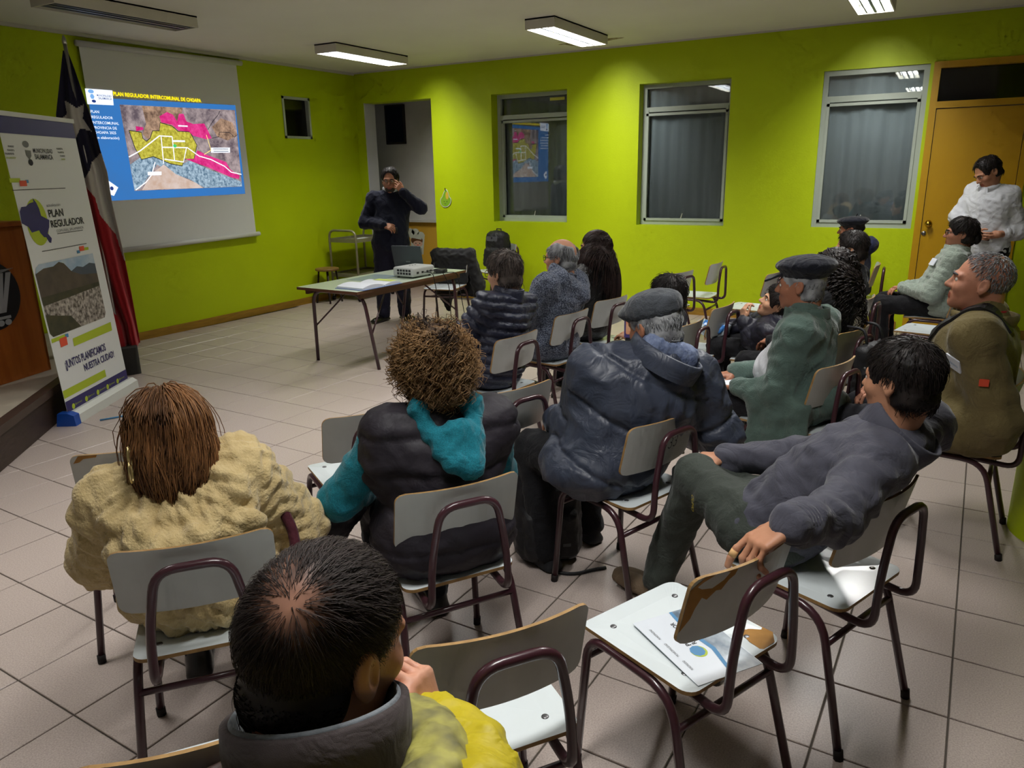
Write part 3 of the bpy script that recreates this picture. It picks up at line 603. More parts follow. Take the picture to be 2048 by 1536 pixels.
for i, s in enumerate((.146, .326, .495, .646, .809)):
    Bp('icon', polar(12, .02, .02, s, .108), M_LIMEP, .0022); text_mesh('lettering', '@comunal', M_LIMEP, FB, s+.035, s+.125, .116, .014, ban, .0025)

# ---------------------------------------------------------------- flag on a pole
M_FB = mat('flag_blue', (22, 24, 52), .8, sheen=.3, bump=(400, .15)); M_FW = mat('flag_white', (208, 206, 198), .8, sheen=.3, bump=(400, .15)); M_FR = mat('flag_red', (168, 26, 36), .8, sheen=.3, bump=(400, .15)); M_POLE = mat('aluminium_pole', (190, 190, 186), .3, metal=.8)
fp = np.array((-6.213, 3.93, 0)); en = np.array((.8451, -.5346, 0)); es = np.array((.5346, .8451, 0))
flg = thing('national_flag', 'Chilean flag hanging from a tall pole beside the banner', 'flag', tuple(fp))
MB().tube([fp+np.array((0, 0, .1)), fp-es*.039+np.array((0, 0, 2.70))], .014, 10).build('pole', M_POLE, flg, smooth=True)
MB().lathe([(0, 2.70), (.018, 2.70), (.016, 2.73), (.006, 2.76), (0, 2.765)], 12, fp-es*.04).build('finial', M_POLE, flg, smooth=True)
MB().prism(rrect(.26, .26, .03), (fp, es, en, (0, 0, 1)), .001, .24).build('stand', mat('dark_flag_stand', (54, 54, 52), .6), flg)
OR = [(2.66, -.03), (2.509, .002), (2.054, .075), (1.896, .088), (1.717, .113), (1.493, .112), (1.073, .138), (.682, .150), (.232, .158), (.14, .16)]; OL = [(2.66, -.058), (2.166, -.185), (2.014, -.188), (1.721, -.157), (1.175, -.151), (.837, -.128), (.57, -.06), (.432, -.012), (.25, -.008), (.14, .02)]
def ip(tab, z): zs = [a for a, _ in tab][::-1]; return np.interp(z, zs, [b for _, b in tab][::-1])
nu, nz = 72, 230; zz = np.linspace(2.65, .20, nz); tt = np.linspace(0, 1, nu)
Z, TT = np.meshgrid(zz, tt, indexing='ij'); Sx = ip(OL, Z)*(1-TT)+ip(OR, Z)*TT
Zb = Z-(Z < .5)*0+np.where(Z < .45, (.45-Z)*.25*(np.abs(TT-.45)*2-.4), 0)
grow = np.clip((2.65-Z)/.8, .05, 1)
Dp = grow*(.036*np.sin(TT*11+Z*.9)+.014*np.sin(TT*23+Z*1.7+1)+.012*np.sin(Z*5+TT*4))
Vf = fp+Sx[..., None]*es+Dp[..., None]*en+Zb[..., None]*np.array((0, 0, 1)); Vf = Vf.reshape(-1, 3)
ii = np.arange(nz*nu).reshape(nz, nu); Qf = np.stack([ii[:-1, :-1], ii[1:, :-1], ii[1:, 1:], ii[:-1, 1:]], -1).reshape(-1, 4)
sc_, zc_ = (Sx[:-1, :-1]+Sx[1:, 1:])/2, (Z[:-1, :-1]+Z[1:, 1:])/2
def below(tab, s, z): return z < np.interp(s, [a for a, _ in tab], [b for _, b in tab])
bl = [(-.3, 1.80), (-.155, 1.733), (-.083, 1.64), (-.009, 1.739), (.011, 1.798), (.084, 1.869), (.3, 2.0)]; wr = [(-.3, 1.9), (-.083, 1.64), (-.006, 1.517), (.009, 1.374), (.105, 1.202), (.125, 1.053), (.135, .988), (.3, .5)]
mi = np.where(below(bl, sc_, zc_), 1, 0); mi = np.where((mi == 1) & (below(wr, sc_, zc_)), 2, mi)
star = np.array([(-.107, 2.281), (-.032, 2.221), (.025, 2.254), (0., 2.142), (.049, 2.044), (-.03, 2.067), (-.088, 1.958), (-.102, 2.091), (-.181, 2.11), (-.108, 2.178)])
inside = np.zeros(sc_.shape, bool)
for i in range(10):
    a, b = star[i], star[(i+1) % 10]; cond = ((a[1] > zc_) != (b[1] > zc_)) & (sc_ < (b[0]-a[0])*(zc_-a[1])/(b[1]-a[1]+1e-12)+a[0]); inside ^= cond
mi = np.where(inside, 1, mi)
fo = quick('cloth', Vf, Qf, [M_FB, M_FW, M_FR], flg, True, mi.reshape(-1)); sm_ = fo.modifiers.new('thickness', 'SOLIDIFY'); sm_.thickness = .003

# ---------------------------------------------------------------- lectern on the stage
M_LECT = mat('varnished_wood', (198, 112, 44), .4, spec=.4, var=(5, .7, 5), c2=(166, 84, 28), stretch=(3, 3, .35)); M_EMB = mat('emblem_black', (26, 26, 36), .5); M_EMW = mat('emblem_grey', (190, 192, 196), .5)
la = np.array((math.cos(math.radians(107)), math.sin(math.radians(107)), 0)); ln = np.array((la[1], -la[0], 0)); lo_ = np.array((-5.86, 3.12, .264))
lec = thing('lectern', 'orange brown wooden lectern with a round black emblem on the stage', 'lectern', tuple(lo_-la*.35))
FL = (lo_, -la, (0, 0, 1), ln)
MB().prism([(0, 0), (.85, 0), (.85, 1.10), (0, 1.085)], FL, -.02, 0).build('front_panel', M_LECT, lec)
MB().prism([(0, 0), (.45, 0), (.45, 1.10), (0, 1.085)], (lo_, -ln, (0, 0, 1), la), -.02, 0).build('side_panel', M_LECT, lec)
MB().prism([(-.02, -.02), (.87, -.02), (.87, .47), (-.02, .47)], (lo_+np.array((0, 0, 1.09)), -la, -ln, (0, 0, 1)), 0, .03).build('top', M_LECT, lec)
emb = MB().prism(polar(48, .245, .245, .40, .63), FL, 0, .012).build('emblem', M_EMB, lec)
def Em(poly): flat('emblem_mark', poly, M_EMW, FL, .014, emb)
Em([(.17, .80), (.31, .80), (.31, .775), (.265, .775), (.325, .50), (.36, .50), (.29, .775), (.29, .80)][:8])
Em([(.20, .775), (.245, .775), (.335, .50), (.30, .50)])
Em([(.27, .475), (.40, .475), (.40, .455), (.27, .455)]); Em(polar(16, .028, .022, .30, .43)); Em(polar(16, .028, .022, .36, .43))
Em([(.33, .79), (.40, .79), (.40, .775), (.33, .775)]); Em([(.33, .72), (.40, .72), (.40, .705), (.33, .705)]); Em([(.33, .79), (.342, .79), (.342, .705), (.33, .705)])
cs = thing('document_case', 'dark blue upright case with a wooden edge on the lectern', 'case', tuple(lo_-la*.42+np.array((0, 0, 1.13))))
MB().prism([(.30, 1.125), (.55, 1.125), (.55, 1.29), (.31, 1.27)], FL, -.30, -.22).build('case_body', mat('navy_case', (26, 26, 44), .5), cs)
MB().prism([(.285, 1.122), (.302, 1.122), (.312, 1.275), (.295, 1.275)], FL, -.31, -.21).build('case_edge', M_LECT, cs)

# ---------------------------------------------------------------- wall stickers
M_PEAR = mat('pear_green_print', (120, 182, 34), .5, var=(8, .6), c2=(168, 196, 50)); M_PAPW = mat('sticker_white', (222, 226, 206), .6); M_PEARY = mat('pear_yellow_print', (226, 188, 60), .5)
FW = ((0, YB, 0), (1, 0, 0), (0, 0, 1), (0, -1, 0)); pr = thing('pear_cutout', 'green paper pear with a drawn face on the lime wall', 'wall decoration', (-5.87, YB, 1.33))
def pear(k, dx=0): return [(-5.872+dx+k*(.082-.035*max(0, math.sin(a)))*math.cos(a)*(1.0 if math.sin(a) < .3 else .8)+.012*math.sin(a), 1.30+k*(.085*math.sin(a)+(.045*max(0, math.sin(a))))) for a in np.linspace(0, 2*PI, 40, endpoint=False)]
MB().prism(pear(1.1), FW, .004, .012).build('paper_backing', M_PAPW, pr); flat('pear_print', pear(1.0), M_PEAR, FW, .0135, pr); flat('pear_highlight', polar(16, .025, .05, -5.845, 1.36), M_PEARY, FW, .0145, pr)
MB().tube([(-5.868, YB-.012, 1.42), (-5.872, YB-.02, 1.46)], .006, 6).build('stalk', M_STAGE, pr)
for dx in (-.03, .012): ribbon('drawn_eye', [(-5.872+dx, 1.285), (-5.862+dx, 1.278), (-5.852+dx, 1.285)], .006, M_INK, FW, .015, pr)
ribbon('drawn_mouth', [(-5.895, 1.258), (-5.88, 1.25), (-5.865, 1.258)], .005, M_INK, FW, .015, pr)
M_HAIRP = mat('sticker_brown', (118, 78, 44), .6); M_FACEP = mat('sticker_skin', (238, 196, 168), .6)
FC = ((-7.055, YB+.894, .62), (.9, 0, 0), (0, 0, .62), (0, -1, 0)); cx, cz = 0., 0.
ch = thing('chef_sticker', 'paper cut-out of a little cook in a white hat on the ochre panel', 'wall decoration', (-7.055, YB+.89, .45))
def Cf(name, poly, m, o): flat(name, poly, m, FC, o, ch)
MB().prism([(cx-.13, cz-.28), (cx+.12, cz-.28), (cx+.15, cz+.02), (cx+.17, cz+.20), (cx+.02, cz+.30), (cx-.14, cz+.36), (cx-.20, cz+.25), (cx-.13, cz+.1)], FC, .0, .004).build('paper_backing', M_PAPW, ch)
Cf('hair', polar(24, .125, .11, cx, cz+.06), M_HAIRP, .005); Cf('face', polar(24, .10, .075, cx+.02, cz-.02), M_FACEP, .006)
Cf('hat_band', [(cx-.10, cz+.12), (cx+.10, cz+.08), (cx+.11, cz+.15), (cx-.09, cz+.19)], M_PAPW, .007)
for (a, b, r) in ((-.12, .25, .085), (-.02, .27, .08), (.09, .20, .075)): Cf('hat_puff', polar(20, r, r, cx+a, cz+b), M_PAPW, .0065)
for a in (-.02, .06): Cf('eye', polar(10, .012, .012, cx+a, cz-.01), M_INK, .007)
Cf('mouth', polar(10, .025, .012, cx+.02, cz-.055), M_ORP, .007)
for a in np.linspace(-.09, .09, 6): Cf('apron_stripe', [(cx+a, cz-.27), (cx+a+.012, cz-.27), (cx+a+.012, cz-.12), (cx+a, cz-.12)], M_GREYP, .006)
# ---------------------------------------------------------------- school chairs
M_LAM = mat('white_laminate', (222, 230, 232), .22, spec=.5, var=(3, .25), c2=(206, 214, 214), bump=(25, .015)); M_PLY = mat('plywood_edge', (170, 134, 84), .6, var=(40, .5), c2=(120, 90, 52))
M_LAMB = mat('grey_laminate_back', (206, 208, 204), .35, spec=.4, var=(5, .25))
M_FRAME = mat('maroon_tube', (62, 32, 40), .3, spec=.5, coat=.3); M_CAPF = mat('rubber_cap', (26, 20, 20), .7); M_SCREW = mat('screw_steel', (120, 120, 122), .35, metal=.8)
def chair_parts(root):
    # seat: slightly dished rounded plate
    w, d, th = .372, .395, .011; out = rrect(w, d, .035, 5); n = len(out); sb = MB()
    def zs(x, y): return .452-.010*math.exp(-((y+.02)/.13)**2)-.02*max(0, (y-.10)/.10)**2*.5+.006*(abs(x)/.19)**2
    rings = [1.0, .985, .7, .35]; V = []
    for k in rings: V += [(x*k, y*k, zs(x*k, y*k)) for x, y in out]
    V.append((0, 0, zs(0, 0))); top = []
    for r_ in range(3):
        for i in range(n): top.append((r_*n+i, r_*n+(i+1) % n, (r_+1)*n+(i+1) % n, (r_+1)*n+i))
    top += [(3*n+i, 3*n+(i+1) % n, 4*n) for i in range(n)]
    sb.add(V, top, 0)
    Vb = [(x, y, zs(x, y)-th) for x, y in out]; o = len(sb.v)
    sb.v += Vb; sb.f += [(i, o+i, o+(i+1) % n, (i+1) % n) for i in range(n)]; sb.m += [1]*n; sb.f.append(tuple(range(o+n-1, o-1, -1))); sb.m.append(2)
    sb.build('seat', [M_LAM, M_PLY, M_LAMB], root)
    # backrest: plate curved around the sitter
    bw, bh, nx, nz = .40, .205, 14, 6; tl = math.radians(13)
    outl = rrect(bw, bh, .03, 4)
    def bp(x, z, t): # point on backrest; t thickness offset to the rear
        yy = -.205+.036*(x/.2)**2; zz = .675+z*math.cos(tl); yy -= z*math.sin(tl)+t; return (x, yy, zz)
    bk = MB(); n = len(outl); K = [1, .97, .6, .25]
    Vf = []; Vr = []
    for k in K: Vf += [bp(x*k, z*k, 0) for x, z in outl]
    Vf.append(bp(0, 0, 0))
    for k in K: Vr += [bp(x*k, z*k, .009) for x, z in outl]
    Vr.append(bp(0, 0, .009))
    # refine across the width so that the curve shows: use a strip grid instead of rings
    xs = np.linspace(-bw/2, bw/2, nx+1); V = []; F = []; Mi = []
    def halfh(x):
        e = bw/2-abs(x); r = .03
        return bh/2 if e >= r else bh/2-r+math.sqrt(max(r*r-(r-e)**2, 0))
    xs = np.concatenate([[-.2, -.1985, -.194, -.186], np.linspace(-.17, .17, 13), [.186, .194, .1985, .2]])
    m_ = len(xs)
    for t in (0, .009):
        for s in (-1, 1): V += [bp(x, s*halfh(x), t) for x in xs]
    fB, fT, rB, rT = 0, m_, 2*m_, 3*m_
    for i in range(m_-1):
        F.append((fB+i+1, fB+i, fT+i, fT+i+1)); Mi.append(0); F.append((rB+i, rB+i+1, rT+i+1, rT+i)); Mi.append(2)
        F.append((fT+i, rT+i, rT+i+1, fT+i+1)); Mi.append(1); F.append((fB+i, fB+i+1, rB+i+1, rB+i)); Mi.append(1)
    F.append((fB, rB, rT, fT)); F.append((fB+m_-1, fT+m_-1, rT+m_-1, rB+m_-1)); Mi += [1, 1]
    MB().add(V, F, Mi).build('backrest', [M_LAM, M_PLY, M_LAMB], root)
    for s in (-1, 1):
        p = fillet([(s*.205, .185, .012), (s*.184, .160, .430), (s*.184, -.140, .424), (s*.208, -.245, .012)], [.07, .09], 6)
        MB().tube(p, .0125, 8).build('side_frame', M_FRAME, root, smooth=True)
        for q in ((s*.205, .187, 0), (s*.208, -.247, 0)): MB().tube([(q[0], q[1], 0), (q[0], q[1]*.985, .03)], .0145, 8).build('foot_cap', M_CAPF, root, smooth=True)
    MB().tube([(-.188, .165, .36), (.188, .165, .36)], .010, 8).build('crossbar', M_FRAME, root, smooth=True)
    MB().tube([(-.190, -.165, .335), (.190, -.165, .335)], .010, 8).build('crossbar', M_FRAME, root, smooth=True)
    MB().tube([(-.184, .06, .424), (.184, .06, .424)], .008, 8).build('crossbar', M_FRAME, root, smooth=True)
    lp = fillet([(-.125, .06, .425), (-.128, -.262, .405), (-.122, -.262, .56), (-.088, -.268, .735), (.088, -.268, .735), (.122, -.262, .56), (.128, -.262, .405), (.125, .06, .425)], [.055, .08, .055, .055, .08, .055], 6)
    # keep the loop behind the curved plate
    lp = [np.array((p[0], p[1]-(max(0, p[2]-.56)*.0), p[2])) for p in lp]
    MB().tube(lp, .0122, 8).build('back_support', M_FRAME, root, smooth=True)
    for (x, y) in ((-.125, .125), (.125, .125), (-.125, -.13), (.125, -.13)):
        MB().lathe([(0, .0022), (.006, .0022), (.009, .0012), (.0095, -.001)], 10, (x, y, zs(x, y))).build('screw', M_SCREW, root, smooth=True)
proto = thing('school_chair', 'x', 'chair', (0, 0, 0), 0, 'white school chairs with maroon frames')
chair_parts(proto)
PROTO_CH = [c for c in proto.children]
CHAIRS = {}
def chair(key, label, x, y, face, dz=0):
    if not CHAIRS: r_ = proto
    else:
        r_ = proto.copy(); COL.objects.link(r_)
        for c in PROTO_CH: k = c.copy(); COL.objects.link(k); k.parent = r_
    r_.location = (x, y, 0); r_.rotation_euler = (0, 0, math.radians(face-90)); r_['label'] = label
    CHAIRS[key] = (r_, x, y, face); LOCS[r_.name] = (x, y, 0); return r_
chair('flyer', 'empty school chair with a printed flyer on its seat, chipped laminate', -.50, 1.77, 156)
chair('front', 'empty school chair in the foreground right of the balding man', -.85, 1.28, 143)
chair('corner', 'school chair at the bottom edge with a dark brown jacket over its back', -1.135, .775, 142)
chair('cream', 'school chair the woman in the cream knit coat sits on', -1.74, 1.24, 139)
chair('leftmost', 'empty school chair at far left ahead of the cream coat', -2.50, 1.60, 140)
chair('greyjacket', 'school chair of the man resting his arm on the next backrest', -.235, 2.31, 158)
chair('besideteal', 'empty school chair left of the woman with the teal hood', -2.04, 2.27, 149)
chair('teal', 'school chair the woman with the teal hood sits on', -1.34, 1.84, 146)
chair('afterteal', 'empty school chair between the teal hood and the navy puffer jacket', -1.70, 2.78, 159)
chair('navy', 'school chair of the man in the ribbed navy puffer jacket', -2.23, 3.67, 172)
chair('knit', 'school chair of the man in the knitted cardigan', -2.24, 4.43, 172)
chair('leather', 'school chair of the woman with very long straight hair', -2.21, 5.06, 167)
chair('c33', 'school chair with C-33 written on its back under the man in the flat cap', -1.01, 2.66, 160)
chair('green', 'school chair of the man in the green fleece jacket', -.55, 3.79, 162)
chair('olive', 'school chair of the man in the olive jacket by the pillar', .15, 3.80, 175)
chair('fleece', 'school chair of the woman in pale fleece near the door', .0, 7.06, 178)
chair('vacant', 'empty school chair between the fleece woman and the olive jacket', -.01, 6.39, 167)
chair('curly', 'school chair with a black bag hung below the long curly hair', -.56, 4.62, 161)
chair('dark', 'school chair of the dark-haired man beside the beret', -.62, 5.9, 172)
chair('beret', 'school chair of the man in the black beret by the window wall', -.70, 7.72, 182)
chair('wallnear', 'empty school chair by the lime wall, the one nearer the flat cap', -2.17, 6.61, 166)
chair('wallfar', 'empty school chair in profile against the lime wall under the middle window', -2.07, 7.34, 178)
chair('capfar', 'empty school chair in profile half behind the black peaked cap', -1.43, 6.85, 172)
chair('midboy', 'empty school chair in front of the child in the dark jacket', -1.42, 5.06, 173)
chair('smallchild', 'school chair of the child hidden behind the flat cap', -1.45, 4.43, 176)
chair('boy', 'school chair the slouching child in the dark jacket sits on', -.92, 5.03, 176)
chair('backpack', 'school chair against the lime wall carrying a black backpack', -4.88, 8.22, 236)
chair('presenter', 'school chair behind the table with a black jacket over its back', -4.72, 6.84, 282)
def local(key):
    r_, x, y, f = CHAIRS[key]; a = math.radians(f); fw = np.array((math.cos(a), math.sin(a), 0)); rt = np.array((math.sin(a), -math.cos(a), 0))
    return np.array((x, y, 0)), rt, fw
# the number written on one back, chipped laminate on another
M_PEN = mat('marker_ink', (40, 44, 60), .6); M_RAWPLY = mat('bare_plywood', (176, 128, 62), .7, var=(20, .6), c2=(150, 104, 44))
r_ = CHAIRS['c33'][0]
def on_back(u, v, off):   # local point on the rear of the backrest
    tl = math.radians(13); return np.array((u, -.205+.036*(u/.2)**2-v*math.sin(tl)-.009-off, .675+v*math.cos(tl)))
def paint_local(name, obj_parent, polys, m, fn, off):
    mb = MB()
    for poly in polys: mb.add([fn(a, b, off) for a, b in poly], [tuple(range(len(poly)))])
    o = mb.build(name, m, None); o.parent = obj_parent; return o
def strokes(lines, w):
    out = []
    for ln_ in lines:
        for a, b in zip(ln_[:-1], ln_[1:]):
            a, b = np.array(a, float), np.array(b, float); t = b-a; L_ = np.linalg.norm(t); t /= L_; n_ = np.array((-t[1], t[0]))*w/2; a = a-t*w*.4; b = b+t*w*.4
            out.append([tuple(a+n_), tuple(a-n_), tuple(b-n_), tuple(b+n_)])
    return out
arc = lambda cx, cy, r, a0, a1, n=8, ry=None: [(cx+r*math.cos(math.radians(a0+(a1-a0)*i/n)), cy+(ry or r)*math.sin(math.radians(a0+(a1-a0)*i/n))) for i in range(n+1)]
gl = [arc(-.052, .03, .012, 60, 300, 8, .016), [(-.033, .030), (-.024, .030)], arc(-.006, .038, .009, 150, -90, 7), arc(-.006, .021, .010, 90, -150, 7), arc(.022, .038, .009, 150, -90, 7), arc(.022, .021, .010, 90, -150, 7)]
gl = [[(x*1.15+.030, z*1.3-.045) for x, z in g_] for g_ in gl]
paint_local('written_number', r_, strokes(gl, .0035), M_PEN, on_back, .0012)
r_ = CHAIRS['flyer'][0]
def on_seat(u, v, off): return np.array((u, v, .452-.010*math.exp(-((v+.02)/.13)**2)-.02*max(0, (v-.10)/.10)**2*.5+.006*(abs(u)/.19)**2+off))
paint_local('chipped_corner', r_, [[(.10, -.194), (.155, -.194), (.188, -.165), (.189, -.09), (.165, -.085), (.155, -.105), (.128, -.10), (.115, -.135), (.108, -.15), (.105, -.17)]], M_RAWPLY, on_seat, .0016)
paint_local('chipped_end', r_, [[(-.20, -.06), (-.20, .07), (-.17, .101), (-.08, .1015), (-.085, .085), (-.10, .075), (-.115, .05), (-.13, .052), (-.15, .03), (-.165, .04), (-.175, .01), (-.18, -.02), (-.19, -.04)]], M_RAWPLY, on_back, .0016)
r_ = CHAIRS['leftmost'][0]
paint_local('chipped_corner', r_, [[(-.19, .07), (-.17, .10), (-.11, .1015), (-.115, .092), (-.155, .088), (-.17, .075)]], M_RAWPLY, on_back, .0016)
# flyer lying on the seat
c_, rt, fw = local('flyer'); M_PAP = mat('glossy_paper', (226, 232, 240), .2, spec=.5, coat=.3); M_FLY = mat('flyer_photo', (96, 112, 128), .25, var=(14, 1), c2=(196, 206, 214))
fo_ = np.array((-.4445, 1.732, .4545)); ux = np.array((.803, -.596, 0)); uy = np.array((.596, .803, 0))
fly = thing('flyer', 'white printed PLAN REGULADOR flyer lying on the empty chair seat', 'flyer', tuple(fo_)); FF = (fo_, ux, uy, (0, 0, 1))
MB().prism([(-.145, -.10), (.145, -.10), (.145, .10), (-.145, .10)], FF, .000, .0012).build('sheet', M_PAP, fly)
flat('photograph', [(-.145, .03), (-.06, .02), (.04, .035), (.145, .01), (.145, .098), (-.06, .098), (-.145, .098)], M_FLY, FF, .0016, fly); flat('blue_stripe', [(-.145, .03), (-.06, .02), (.04, .035), (.145, .01), (.145, .0), (.04, .022), (-.06, .008), (-.145, .02)], M_BLP, FF, .0018, fly)
tx = (fo_, -ux, -uy, (0, 0, 1))
text_mesh('lettering', 'PLAN', M_INK, tx, -.005, .05, .022, .015, fly, .0018, .02); text_mesh('lettering', 'REGULADOR', M_INK, tx, -.005, .10, .004, .014, fly, .0018, .02)
flat('lime_oval', polar(20, .024, .022, -.035, .014), M_LIMEP, tx, .0016, fly); flat('commune_map', polar(9, .022, .020, -.032, .016), M_BLP, tx, .0018, fly)
for i_, (a_, b_) in enumerate(((-.09, -.05), (-.03, .03), (.05, .1))): text_mesh('lettering', 'MUNICIPALIDAD', M_GREYP, tx, a_, b_, .075, .008, fly, .0018)

# ---------------------------------------------------------------- table with folding legs
M_TOP = mat('table_laminate', (204, 218, 196), .25, spec=.5, coat=.2); M_TEDGE = mat('table_wood_edge', (94, 60, 40), .5)
tc0 = np.array((-4.54, 5.61, 0)); ta = math.radians(87.5); tl_ = np.array((math.cos(ta), math.sin(ta), 0)); tw = np.array((tl_[1], -tl_[0], 0))
tab = thing('folding_table', 'long pale folding table with maroon tube legs holding the projector', 'table', tuple(tc0))
MB().prism([(-.36, -.79), (.36, -.79), (.36, .79), (-.36, .79)], (tc0, tw, tl_, (0, 0, 1)), .688, .712, 0, 1).build('table_top', [M_TOP, M_TEDGE], tab)
for s in (-1, 1): MB().box(tc0+tw*s*.315+np.array((0, 0, .665)), (.03, 1.44, .045), np.stack([tw, tl_, (0, 0, 1)], 1)).build('apron', M_TEDGE, tab)
for s in (-1, 1):
    def TP(a, b, z): return tc0+tw*a+tl_*b+np.array((0, 0, z))
    p = fillet([TP(-.375, s*.60, 0), TP(-.30, s*.66, .672), TP(.30, s*.66, .672), TP(.375, s*.60, 0)], .13, 7)
    MB().tube(p, .016, 10).build('leg_frame', M_FRAME, tab, smooth=True)
    MB().tube([TP(.345, s*.62, .33), TP(.20, s*.25, .66)], .008, 8).build('brace', M_FRAME, tab, smooth=True)
    MB().tube([TP(-.345, s*.62, .33), TP(-.20, s*.25, .66)], .008, 8).build('brace', M_FRAME, tab, smooth=True)

# laptop
M_LAP = mat('laptop_grey', (72, 78, 86), .35, metal=.3); M_KEY = mat('laptop_keys', (30, 32, 36), .5)
lp0 = np.array((-4.73, 6.22, .712)); a_ = math.radians(8); lx_ = np.array((math.cos(a_), math.sin(a_), 0)); ly_ = np.array((-lx_[1], lx_[0], 0))
lap = thing('laptop', 'open dark grey laptop at the far end of the table, lid towards the audience', 'laptop', tuple(lp0))
MB().prism(rrect(.33, .22, .012), (lp0+ly_*.12, lx_, ly_, (0, 0, 1)), .001, .017).build('base', M_LAP, lap)
MB().prism(rrect(.29, .10, .004), (lp0+ly_*.14, lx_, ly_, (0, 0, 1)), .017, .019).build('keyboard', M_KEY, lap)
up_ = np.array((0, 0, 1))*math.cos(.25)-ly_*math.sin(.25); nn_ = -ly_*math.cos(.25)-np.array((0, 0, 1))*math.sin(.25)
lid = MB().prism(rrect(.335, .225, .012), (lp0+up_*.125+np.array((0, 0, .012)), lx_, up_, nn_), -.007, .0).build('lid', M_LAP, lap)
flat('logo', rrect(.05, .012, .003), mat('laptop_logo', (130, 136, 142), .3, metal=.5), (lp0+up_*.07+np.array((0, 0, .012)), lx_, up_, nn_), .0008, lid)
flat('screen', rrect(.31, .19, .004), M_KEY, (lp0+up_*.13+np.array((0, 0, .012)), -lx_, up_, -nn_), .0078, lid)
# projector
M_PROJ = mat('projector_grey', (182, 184, 182), .45); M_VENT = mat('vent_dark', (40, 40, 42), .7)
pj0 = np.array((-4.36, 5.80, .712)); a_ = math.radians(176); px_ = np.array((math.cos(a_), math.sin(a_), 0)); py_ = np.array((-px_[1], px_[0], 0)); Rp = np.stack([px_, py_, (0, 0, 1)], 1)
pj = thing('projector', 'pale grey projector on the table with cables plugged in behind', 'projector', tuple(pj0))
fdp = Field(pj0+np.array((-.22, -.22, 0)), pj0+np.array((.22, .22, .12)), .005); fdp.add(rb(pj0+np.array((0, 0, .058)), (.125, .16, .044), .02, Rp)); V_, Q_ = fdp.mesh(); quick('housing', relax(V_, Q_, 1), Q_, M_PROJ, pj)
for s in (-1, 1):
    for t in (-1, 1): MB().lathe([(.012, 0), (.012, .018)], 8, pj0+px_*s*.09+py_*t*.12).build('foot', M_VENT, pj)
MB().lathe([(0, .02), (.03, .02), (.036, .0), (.036, -.02)], 20, pj0+px_*.128+py_*.07+np.array((0, 0, .062)), np.stack([py_, (0, 0, 1), px_], 1)).build('lens', M_DARKGLASS, pj, smooth=True)
for i in range(5):
    for j in range(2): MB().box(pj0+py_*(.1605)+px_*(-.085+i*.035)+np.array((0, 0, .045+j*.028)), (.026, .002, .02), Rp).build('vent_slot', M_VENT, pj)
for i, b in enumerate((-.10, -.05, .02, .09)): MB().box(pj0-px_*.1255+py_*b+np.array((0, 0, .05)), (.004, .028, .018), Rp).build('socket', M_VENT, pj)
for b in (-.06, -.02, .02): MB().lathe([(0, .002), (.008, .002), (.009, 0)], 10, pj0+px_*.03+py_*b+np.array((0, 0, .102))).build('button', M_VENT, pj)
# binder and papers
M_BIND = mat('blue_binder', (96, 122, 176), .45); M_SHEETS = mat('paper_sheets', (224, 228, 236), .7); M_LIMEC = mat('lime_cover', (190, 206, 90), .5)
bd0 = np.array((-4.36, 5.14, .712)); bnd = thing('open_binder', 'blue binder lying open with loose papers on the table', 'binder', tuple(bd0))
a_ = math.radians(-4); bx_ = np.array((math.cos(a_), math.sin(a_), 0)); by_ = np.array((-bx_[1], bx_[0], 0)); FBn = (bd0, bx_, by_, (0, 0, 1))
MB().prism(rrect(.34, .50, .008), FBn, .0005, .004).build('cover', M_BIND, bnd)
def arch_sheet(x0, x1, y0, y1, h, m, nm):
    V = []; n = 12
    for t in (0, 1):
        for i in range(n+1):
            y = y0+(y1-y0)*i/n; z = .004+(t*h)*(1-((i/n-.5)*1.6)**2*.5)+.012*t*math.sin(PI*i/n)
            for x in (x0, x1): V.append(bd0+bx_*x+by_*y+np.array((0, 0, z)))
    F = []; k = 2*(n+1)
    for i in range(n): F += [(k+2*i, k+2*i+1, k+2*i+3, k+2*i+2), (2*i+1, 2*i+3, k+2*i+3, k+2*i+1), (2*i, k+2*i, k+2*i+2, 2*i+2)]
    F += [(0, 1, k+1, k), (2*n, k+2*n, k+2*n+1, 2*n+1)]
    MB().add(V, F).build(nm, m, bnd)
arch_sheet(-.155, .155, -.24, .02, .022, M_SHEETS, 'paper_stack'); arch_sheet(-.15, .155, .03, .24, .014, M_SHEETS, 'paper_stack')
flat('lime_divider', rrect(.22, .09, .004), M_LIMEC, (bd0+bx_*.03+by_*.17+np.array((0, 0, .032)), bx_, by_, (0, 0, 1)), 0, bnd)
gl_ = thing('glass_sheet', 'loose transparent plastic sheet on the table beside the binder', 'plastic sheet', (-4.66, 5.55, .713))
MB().prism(rrect(.30, .42, .01), ((-4.66, 5.56, .713), (1, 0, 0), (0, 1, 0), (0, 0, 1)), 0, .0015).build('sheet', mat('pale_plastic', (166, 186, 190), .15, spec=.6), gl_)
